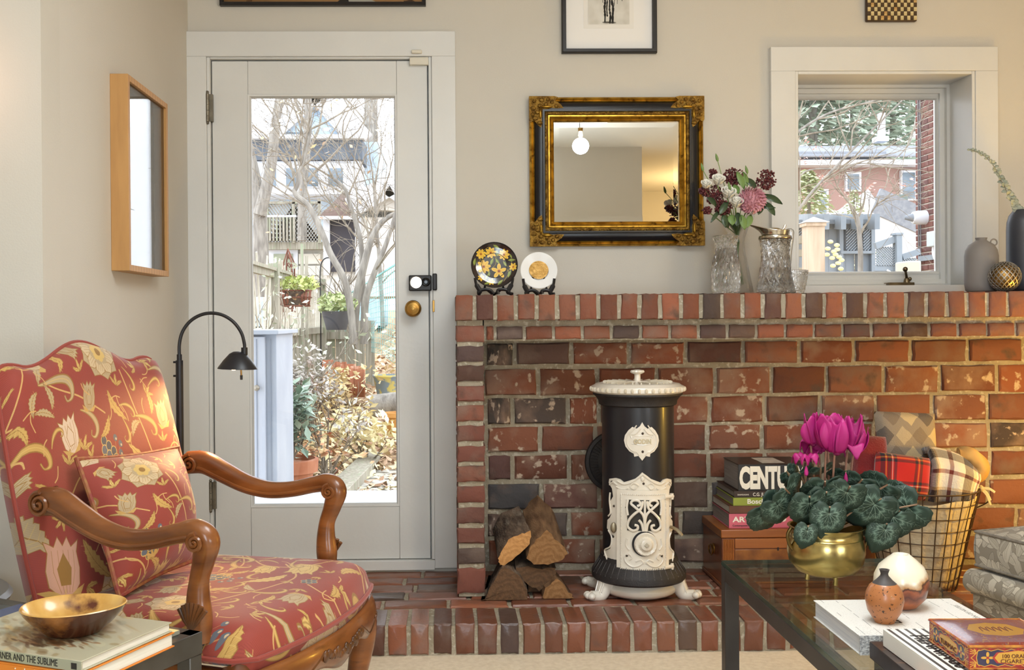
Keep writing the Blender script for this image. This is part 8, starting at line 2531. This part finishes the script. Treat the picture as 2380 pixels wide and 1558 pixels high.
text('tin_lettering', 'TURMAC', red_ink, fT, .01, tin, ext=.0002, fit=(tl * .40, .008))

# ceramic vases on the white book
zv = ti + .0366
cvx = P(2095, 1412, Z=zv)
k3 = cvx.y / F
cr_m = mat('cream_raku', 'E4DCC6', 'D8CDB2', scale=7, rough=.3, coat=.25)
def raku():
    m = mat('raku_glaze', 'E6DDC6', rough=.28, coat=.3)
    N, L = m.node_tree.nodes, m.node_tree.links
    b = N['Principled BSDF']
    tc = N['Texture Coordinate']; sx = N.new('ShaderNodeSeparateXYZ'); L.new(tc.outputs['Object'], sx.inputs[0])
    n = N.new('ShaderNodeTexNoise'); n.inputs['Scale'].default_value = 26; n.inputs['Detail'].default_value = 6
    L.new(tc.outputs['Object'], n.inputs['Vector'])
    a = N.new('ShaderNodeMath'); a.operation = 'MULTIPLY_ADD'; a.inputs[1].default_value = .055
    sl_x = N.new('ShaderNodeMath'); sl_x.operation = 'MULTIPLY_ADD'; sl_x.inputs[1].default_value = -.22
    L.new(sx.outputs['X'], sl_x.inputs[0]); L.new(sx.outputs['Z'], sl_x.inputs[2])
    L.new(n.outputs['Fac'], a.inputs[0]); L.new(sl_x.outputs[0], a.inputs[2])
    cr = N.new('ShaderNodeValToRGB')
    mr_ = N.new('ShaderNodeMapRange'); mr_.inputs['From Min'].default_value = 0; mr_.inputs['From Max'].default_value = .14
    L.new(a.outputs[0], mr_.inputs['Value']); L.new(mr_.outputs[0], cr.inputs['Fac'])
    el = cr.color_ramp.elements
    for i, (p, cc) in enumerate(((.30, 'A8603A'), (.42, '5A2A1E'), (.50, '9A5434'), (.55, '3A2420'), (.57, 'B98A5C'), (.66, 'E4DAC0'), (1, 'E8E0CC'))):
        if i < 2: el[i].position = p; el[i].color = lin(cc)
        else: x = el.new(p); x.color = lin(cc)
    L.new(cr.outputs['Color'], b.inputs['Base Color'])
    return m
Rv = 62 * k3; Hv = P(2085, 1288, Y=cvx.y).z - zv
MBv = MB().lathe([(0, zv), (Rv * .40, zv), (Rv * .55, zv + Hv * .03), (Rv * .86, zv + Hv * .20), (Rv, zv + Hv * .46), (Rv * .97, zv + Hv * .60), (Rv * .80, zv + Hv * .78), (Rv * .52, zv + Hv * .91), (Rv * .33, zv + Hv * .985), (Rv * .30, zv + Hv), (Rv * .24, zv + Hv * .995), (Rv * .22, zv + Hv * .95), (0, zv + Hv * .90)], 56, Matrix.Translation((cvx.x, cvx.y, 0)))
tag(MBv.build('moon_vase', raku(), None, smooth=70), 'round cream and rust glazed moon vase behind the small speckled vase', 'vase')
svx = P(2056, 1446, Z=zv)
k4 = svx.y / F
Rs = 43.5 * k4; Hs = P(2056, 1324, Y=svx.y).z - zv
sv = thing('speckled_vase', 'small orange brown speckled stoneware vase with a dark neck', 'vase', (svx.x, svx.y, zv))
spk = mat('speckled_stoneware', 'A8683C', 'B87848', scale=6, rough=.35, coat=.2, c3='2A1E18', scale3=190, lo3=.62, hi3=.66, detail=3)
T = Matrix.Translation((svx.x, svx.y, 0))
pr = [(0, zv), (Rs * .52, zv), (Rs * .54, zv + Hs * .03), (Rs * .60, zv + Hs * .06), (Rs * .88, zv + Hs * .22), (Rs, zv + Hs * .42), (Rs * .96, zv + Hs * .55), (Rs * .90, zv + Hs * .60), (Rs * .89, zv + Hs * .615), (Rs * .80, zv + Hs * .67), (Rs * .79, zv + Hs * .685), (Rs * .62, zv + Hs * .74)]
MB().lathe(pr, 48, T, caps=False).build('body', spk, sv, smooth=70)
MB().lathe([(Rs * .62, zv + Hs * .74), (Rs * .42, zv + Hs * .80), (Rs * .22, zv + Hs * .88), (Rs * .19, zv + Hs * .92), (Rs * .25, zv + Hs * .985), (Rs * .27, zv + Hs), (Rs * .20, zv + Hs), (Rs * .14, zv + Hs * .92), (0, zv + Hs * .88)], 40, T, caps=False).build('neck', mat('dark_neck_glaze', '4A4442', '403A38', scale=20, rough=.55), sv, smooth=70)

# brass planter with the cyclamen
PZ = ti
bc2 = P(1927, 1340, Z=PZ + .015)
pcx, pcy = bc2.x, bc2.y + .02
k5 = pcy / F
Rp_ = 88 * k5
ztop = P(1927, 1222, Y=pcy - .0).z
hp2 = ztop - (PZ + .014)
brass2 = mat('worn_brass', 'CDB878', 'A8945C', scale=9, rough=.24, metal=1.0, c3='6A5A2C', scale3=18, lo3=.6, hi3=.8, bump=.15, bscale=14, bdist=.004)
pot = thing('brass_planter', 'round hammered brass planter on small feet on the glass table', 'planter', (pcx, pcy, PZ))
T = Matrix.Translation((pcx, pcy, PZ + .014))
MB().lathe([(0, 0), (Rp_ * .50, .002), (Rp_ * .78, hp2 * .10), (Rp_ * .95, hp2 * .28), (Rp_, hp2 * .48), (Rp_ * .985, hp2 * .66), (Rp_ * .95, hp2 * .76), (Rp_ * .955, hp2 * .775), (Rp_ * .93, hp2 * .79), (Rp_ * .935, hp2 * .96), (Rp_ * .99, hp2 * .985), (Rp_ * .99, hp2), (Rp_ * .91, hp2), (Rp_ * .90, hp2 * .75), (0, hp2 * .72)], 64, T).build('bowl', brass2, pot, smooth=60)
for k in range(3):
    a = -PI / 2 + .15 + k * 2 * PI / 3
    p = Vector((pcx + Rp_ * .48 * math.cos(a), pcy + Rp_ * .48 * math.sin(a), 0))
    MB().tube([p + Vector((0, 0, PZ + .024)), p + Vector((.0, -.002, PZ + .012)), p + Vector((0, 0, PZ + .0005))], [.008, .005, .006], 8).build('foot', brass2, pot)
for sd in (-1, 1):
    hx_ = pcx + sd * Rp_ * .96
    MB().tube(smooth_path([(hx_, pcy - .01, PZ + .014 + hp2 * .98), (hx_ + sd * .010, pcy - .014, PZ + .014 + hp2 * .85), (hx_ + sd * .006, pcy - .014, PZ + .014 + hp2 * .65), (hx_ - sd * .004, pcy - .018, PZ + .014 + hp2 * .52)], 5), .0042, 8).build('ring_handle', mat('dark_brass', '6E5A34', rough=.4, metal=.9), pot)
# cyclamen
cyc = thing('cyclamen', 'magenta cyclamen with marbled heart shaped leaves in the brass planter', 'plant', (pcx, pcy, PZ + .014 + hp2 * .75))
MB().lathe([(0, hp2 * .73), (Rp_ * .89, hp2 * .76), (0, hp2 * .80)], 24, T, caps=False).build('soil', soil_m, cyc)
S = 512
cv = CV(S, S, '2C3E33')
yy, xx = np.mgrid[0:S, 0:S].astype(np.float32) / S
dd = np.hypot((xx - .5) * 1.15, (yy - .42))
ang_ = np.arctan2(yy - .32, xx - .5)
ring = np.exp(-((dd - .27 + .03 * np.sin(ang_ * 9)) / .055) ** 2) * (.75 + .25 * np.sin(ang_ * 40 + dd * 60))
cv.a += (np.array([.50, .60, .54], np.float32) - cv.a) * (ring * .85)[..., None]
for k in range(9):
    a = -.25 + k * (PI + .5) / 8
    q = [(S * (.5 + t * .46 * math.cos(a) * (1 if t < .9 else 1)), S * (.30 + t * .52 * math.sin(a))) for t in np.linspace(0, 1, 6)]
    cv.line(q, [5, 4, 4, 3, 2, 1], '9DB3A0', .9)
    for t in (.4, .62, .8):
        for sd in (-1, 1):
            x, y = .5 + t * .46 * math.cos(a), .30 + t * .52 * math.sin(a)
            cv.line([(S * x, S * y), (S * (x + .09 * math.cos(a + sd * .8)), S * (y + .09 * math.sin(a + sd * .8)))], 2.2, 'AABCAC', .8)
cleaf = mat('cyclamen_leaf', None, img=cv.image('cyclamen_leaf_print'), rough=.5)
cback = mat('cyclamen_leaf_back', '6E7F4A', '5E7040', scale=10, rough=.6)
cst = mat('cyclamen_stalk', '8A6A52', '9C8060', scale=20, rough=.6)
leaf_edge = mat('cyclamen_leaf', None)
def heart(u, v):
    """(u, v) in the unit square to a heart outline: stalk notch at v=0"""
    a = (u - .5) * 2 * PI * .985
    r0 = .5 * (1 - .10 * math.cos(a) + .24 * math.exp(-(a / .34) ** 2) - .46 * math.exp(-((abs(a) - PI) / .36) ** 2)) * (1 + .022 * math.cos(a * 22))
    return (v * r0 * math.sin(a), .10 + v * (r0 * math.cos(a) * 1.12) + .36 * (1 - 0))
def cyc_leaf(px, py, w, tilt, spin, depth, seed):
    """leaf centred on a photo pixel; w = width in pixels; depth offset toward the camera; tilt = lean of the blade; spin = direction of the tip"""
    p = P(px, py, Y=pcy - depth)
    s = 1.34 * w * (pcy - depth) / F
    r = random.Random(seed)
    R = Matrix.Rotation(spin, 3, 'Y') @ Matrix.Rotation(tilt, 3, 'X')
    b = MB()
    def g(u, v):
        x, y = heart(u, v)
        cx_, cy_ = x, y - .46
        z = -.34 * (cx_ * cx_ + cy_ * cy_) - .10 * math.exp(-(cx_ / .06) ** 2) * .3 + .022 * math.sin(u * 2 * PI * 5 + seed) * v * v
        q = R @ Vector((cx_, z * -1 * -1, cy_)) if False else R @ Vector((cx_, -z, cy_))
        return p + q * s
    b.grid(g, 44, 6, lambda u, v: (.5 + heart(u, v)[0] * .98, heart(u, v)[1] * .98 + .02))
    b.build('leaf', [cleaf], cyc, solid=.0012, smooth=80, fixn=False)
    base_ = p + R @ Vector((0, .06, -.36)) * s
    root = Vector((pcx + r.uniform(-.02, .02), pcy + r.uniform(-.01, .02), PZ + .014 + hp2 * .78))
    mid = (base_ + root) / 2 + Vector((0, .004, .012))
    MB().tube(smooth_path([tuple(root), tuple(mid), tuple(base_)], 5), .0022, 6).build('leaf_stalk', cst, cyc)
# front blades hang facing the camera (tilt < 0 leans the face up), tips outwards
leaves_ = [
 (1882, 1185, 74, -.55, PI * .95, .075), (1838, 1150, 76, -.9, PI * .72, .05), (1815, 1185, 70, -.6, PI * .80, .055), (1790, 1195, 84, -.7, PI * .74, .02),
 (1926, 1210, 66, -.25, PI * 1.02, .095), (1962, 1160, 74, -.6, PI * 1.08, .085), (1912, 1145, 78, -.85, PI * .97, .06), (2018, 1185, 84, -.6, PI * 1.22, .065), (2062, 1215, 84, -.5, PI * 1.22, .04), (2092, 1190, 90, -.75, PI * 1.30, .01),
 (1985, 1130, 66, -1.0, PI * 1.15, .05), (2035, 1140, 74, -1.0, PI * 1.25, .03), (1862, 1112, 62, -1.0, PI * .8, .03), (1905, 1100, 54, -1.1, PI * .9, .02), (1840, 1105, 40, -.6, PI * .7, .0), (1955, 1115, 56, -1.1, PI * 1.1, .02),
 (1874, 1245, 44, -.15, PI * 1.06, .10), (2052, 1245, 60, -.2, PI * 1.12, .05), (2075, 1160, 66, -.95, PI * 1.38, -.02), (1915, 1170, 70, -.7, PI * 1.0, .07),]
for i, lf3 in enumerate(leaves_):
    cyc_leaf(*lf3, i)
magenta = mat('magenta_petal', '9C0E5E', 'B4247A', scale=12, rough=.5, sss=.15, c3='8E0E5C', scale3=20, lo3=.55, hi3=.8)
mg_dk = mat('magenta_throat', '7E0A4E', rough=.5)
def cyc_flower(px, py, s_px, depth, seed, lean=0.0, droop=False):
    r = random.Random(seed)
    h_ = P(px, py, Y=pcy - depth)
    s = s_px * (pcy - depth) / F
    st = MB().tube(smooth_path([(pcx + r.uniform(-.02, .02), pcy + .005, PZ + .014 + hp2 * .8), (h_.x * .75 + pcx * .25, (h_.y + pcy) / 2, (h_.z + PZ + .1) / 2), (h_.x - .004, h_.y + .004, h_.z - s * .12), (h_.x, h_.y, h_.z + s * .10), (h_.x + .003, h_.y - .006, h_.z + .0)], 5), .0024, 7).build('flower_stalk', mat('cyclamen_flower_stalk', '8E5A4E', 'A8806A', scale=20, rough=.5), cyc)
    f = MB().lathe([(s * .05, -s * .10), (s * .11, -s * .06), (s * .12, .0), (s * .09, s * .04)], 14, Matrix.Translation(h_), caps=True).build('flower_throat', mg_dk, cyc)
    for k in range(5):
        a0 = 2 * PI * k / 5 + seed * .7
        spread = r.uniform(.10, .34) if not droop else 1.0
        L_ = s * r.uniform(.85, 1.05)
        w = s * r.uniform(.33, .46)
        tw = r.uniform(-.5, .5)
        out = Vector((math.cos(a0), math.sin(a0), 0)); sd = Vector((-out.y, out.x, 0))
        def pf(u, v):
            t = u
            ww = w * math.sin(PI * min(1, .10 + t * .76)) ** .62
            ang3 = tw * t
            dr2 = sd * math.cos(ang3) + out * math.sin(ang3)
            x = (v - .5) * 2
            hang = k == 1 and seed % 2 and not droop
            up_ = L_ * t if not droop else L_ * (.35 * math.sin(t * PI))
            if hang: up_ = L_ * (.20 * math.sin(t * PI) - .30 * t * t); ww *= .8
            o_ = s * .10 + L_ * (.42 if hang else spread) * t * (1 - .25 * t)
            return h_ + Vector((lean * L_ * t, 0, 0)) + out * (o_ - ww * .35 * (1 - x * x) * -1 * .6) + dr2 * (x * ww) + Vector((0, 0, up_ - .0 + .01 * math.sin(x * 3 + seed) * t))
        MB().grid(pf, 10, 6).build('petal', magenta, cyc, solid=.0009, smooth=80)
for args in ((1890, 1032, 62, .03, 1, -.12), (1925, 1042, 76, .06, 2, .0), (1905, 1050, 60, .00, 3, -.05), (1945, 1052, 74, .075, 4, .04), (1975, 1040, 66, .04, 5, .10), (1988, 1052, 54, .02, 6, .22), (1930, 1036, 66, .02, 7, .02)):
    cyc_flower(*args)
cyc_flower(1872, 1070, 34, .05, 8, 0, True)
for (px, py) in ((1966, 1114), (1874, 1098)):
    h_ = P(px, py, Y=pcy - .07)
    MB().lathe([(0, -.010), (.0042, -.006), (.005, .0), (.003, .010), (0, .016)], 10, Matrix.Translation(h_)).build('flower_bud', magenta, cyc)
    MB().tube([tuple(h_ + Vector((0, 0, .012))), tuple(h_ + Vector((.004, .01, .02))), tuple(h_ + Vector((.006, .02, -.02)))], .0016, 6).build('bud_stalk', cst, cyc)

# ================================================================== sofa at the right edge
def sofa_cloth():
    S = 900
    c = CV(S, S, '8C8374')
    rr = random.Random(12)
    pal = ('B9B09F', 'AAA190', 'C6BDAB', 'B0A797', '9E9585')
    for k in range(420):
        x, y = rr.uniform(-40, S + 40), rr.uniform(-40, S + 40)
        an = rr.gauss(PI / 2, .9); s = rr.uniform(60, 110); bd2 = rr.uniform(-.5, .5)
        n = 8; L_, R_ = [], []
        for i in range(n + 1):
            t = i / n
            cx = x + s * t * math.cos(an + bd2 * t); cy = y + s * t * math.sin(an + bd2 * t)
            wd = s * .24 * math.sin(PI * min(1, .10 + t * .86)) ** .7
            nx, ny = -math.sin(an + bd2 * t), math.cos(an + bd2 * t)
            L_.append((cx + nx * wd, cy + ny * wd)); R_.append((cx - nx * wd, cy - ny * wd))
        c.poly(L_ + R_[::-1], rr.choice(pal)); c.line(L_ + R_[::-1], 2.2, '70685C', .85)
        for o in (-.45, 0, .45):
            c.line([((L_[i][0] * (1 + o) + R_[i][0] * (1 - o)) / 2, (L_[i][1] * (1 + o) + R_[i][1] * (1 - o)) / 2) for i in range(1, n)], 1.6, rr.choice(('C6BEB0', '8A8276')), .8)
    return c.image('acanthus_cloth')
sofa_m = mat('taupe_acanthus_cloth', None, img=sofa_cloth(), rough=.7, sheen=.2, spec=.3)
pip_m = mat('taupe_piping', '8E867A', '746C62', scale=60, rough=.8)
SZs = .45
o1 = P(2268, 1236, Z=SZs); o2 = P(2380, 1264, Z=SZs)
fd = (o2 - o1); fd.z = 0; fd.normalize()
bd_ = Vector((-fd.y, fd.x, 0))
if bd_.x < 0: bd_ = -bd_
sofa = thing('sofa', 'taupe acanthus patterned sofa with piped cushions at the right edge', 'sofa', (o1.x + fd.x * .4 + bd_.x * .4, o1.y + fd.y * .4 + bd_.y * .4, 0))
LS, DS = .95, .72
def sp3(a_, b_, z): return Vector((o1.x, o1.y, 0)) + fd * a_ + bd_ * b_ + Vector((0, 0, z))
ch = .092
def cushion(name, a0, a1, b0, b1, z0, z1, crown, parent=sofa):
    """box cushion with crowned top, piped edges"""
    b = MB()
    n = 22
    def e(s, p=8): return max(0, 1 - abs(2 * s - 1) ** p)
    zt3 = lambda u, v: z1 + crown * e(u, 5) * e(v, 5)
    b.grid(lambda u, v: sp3(a0 + (a1 - a0) * u, b0 + (b1 - b0) * v, zt3(u, v)), n, n, lambda u, v: (u * (a1 - a0) / .5, .3 + v * (b1 - b0) / .5))
    b.grid(lambda u, v: sp3(a0 + (a1 - a0) * u, b0 + (b1 - b0) * v, z0 - crown * .3 * e(u, 5) * e(v, 5)), n, n, lambda u, v: (u, v))
    for (f_, ln_) in ((lambda u, v, k=b0: sp3(a0 + (a1 - a0) * u, b0 - .010 * math.sin(PI * v) * (1 - abs(2 * u - 1) ** 8), z0 + (z1 - z0) * v), a1 - a0), (lambda u, v: sp3(a0 + (a1 - a0) * u, b1, z0 + (z1 - z0) * v), a1 - a0), (lambda u, v: sp3(a0 - .008 * math.sin(PI * v), b0 + (b1 - b0) * u, z0 + (z1 - z0) * v), b1 - b0), (lambda u, v: sp3(a1, b0 + (b1 - b0) * u, z0 + (z1 - z0) * v), b1 - b0)):
        b.grid(f_, n, 6, lambda u, v, l=ln_: (u * l / .5, v * (z1 - z0) / .5))
    o = b.build(name, sofa_m, parent, smooth=50)
    for z in (z0, z1):
        MB().tube([sp3(a0, b0, z), sp3(a1, b0, z), sp3(a1, b1, z), sp3(a0, b1, z)], .0048, 7, closed=True).build('piping', pip_m, o)
    return o
cushion('seat_cushion', 0, LS, 0, DS, SZs - ch, SZs, .045)
# padded base: rolled front edge over an upright border
of = .016
zb3 = SZs - ch - .012
def roll_f(u, v):
    a = PI * (.5 + v)
    rr_ = .032
    return sp3(-of * .8 + (LS + .05) * u, -of + .014 + rr_ * math.cos(a) * 1.0, zb3 - rr_ + rr_ * math.sin(a))
b = MB(); b.grid(roll_f, 20, 10, lambda u, v: (u * 2, .6 + v * .2))
b.grid(lambda u, v: sp3(-of * .8 - .02 * math.sin(PI * v) * 0 + 0 * u, -of + .014 + (DS) * u, zb3 - .064 * v), 12, 4, lambda u, v: (u * 1.4, .2 + v * .13))
b.grid(lambda u, v: sp3(-of * .8 + (LS + .05) * u, -of + .014 + DS * v, zb3), 6, 6, lambda u, v: (u * 2, v * 1.4))
b.build('rolled_edge', sofa_m, sofa, smooth=60)
b = MB()
b.grid(lambda u, v: sp3(-of * .8 + (LS + .05) * u, .002, .02 + (zb3 - .064 - .02) * v), 12, 6, lambda u, v: (u * 2, v * .55))
b.grid(lambda u, v: sp3(-of * .8, .002 + DS * u, .02 + (zb3 - .064 - .02) * v), 12, 6, lambda u, v: (.3 + u * 1.4, v * .55))
b.grid(lambda u, v: sp3(-of * .8 + (LS + .05) * u, .002 + DS, .02 + (zb3 - .02) * v), 4, 4)
b.grid(lambda u, v: sp3(LS + .05 - of * .8, .002 + DS * u, .02 + (zb3 - .02) * v), 4, 4)
b.build('base', sofa_m, sofa, smooth=30)
MB().tube([sp3(-of * .8, -.002, zb3 - .066), sp3(LS, -.002, zb3 - .066)], .0048, 7).build('piping', pip_m, sofa)
for (a_, b_) in ((.03, .05), (.9, .05), (.03, DS - .05), (.9, DS - .05)):
    MB().box(*(lambda p: (p.x - .02, p.x + .02, p.y - .02, p.y + .02))(sp3(a_, b_, 0)), 0, .03).build('foot', dark_wood, sofa)
# back cushion, rising behind the seat
b = MB()
p0 = P(2366, 1212, Z=SZs + .02)
off_b = (Vector((p0.x, p0.y, 0)) - Vector((o1.x, o1.y, 0)))
ba, bb = off_b.dot(fd), off_b.dot(bd_)
pad(b, lambda u, v: sp3(ba + .02 + (LS - ba - .04) * u, bb + .12 + .08 * v, SZs + .02 + .36 * v), tuple(-bd_), .085, .06, 20, 20, 5, 4, (1.6, .8, .1, .1), .5)
b.build('back_cushion', sofa_m, sofa, smooth=80)
# arm roll at the hearth end
b = MB()
pa = sp3(ba + .045, bb + .02, SZs + .062)
b.grid(lambda u, v: pa + bd_ * (.5 * v) + fd * (.045 * math.cos(2 * PI * u) * min(1, .75 + v * 3)) + Vector((0, 0, .052 * math.sin(2 * PI * u) * min(1, .75 + v * 3))), 28, 12, lambda u, v: (.1 + u * .5, v * .9), cu=True)
b.grid(lambda u, v: pa + bd_ * (-.012 * (1 - v * v)) + fd * (.045 * .75 * v * math.cos(2 * PI * u)) + Vector((0, 0, .052 * .75 * v * math.sin(2 * PI * u))), 28, 4, lambda u, v: (.5 + .15 * v * math.cos(2 * PI * u), .5 + .15 * v * math.sin(2 * PI * u)), cu=True)
b.build('arm_roll', sofa_m, sofa, smooth=60)
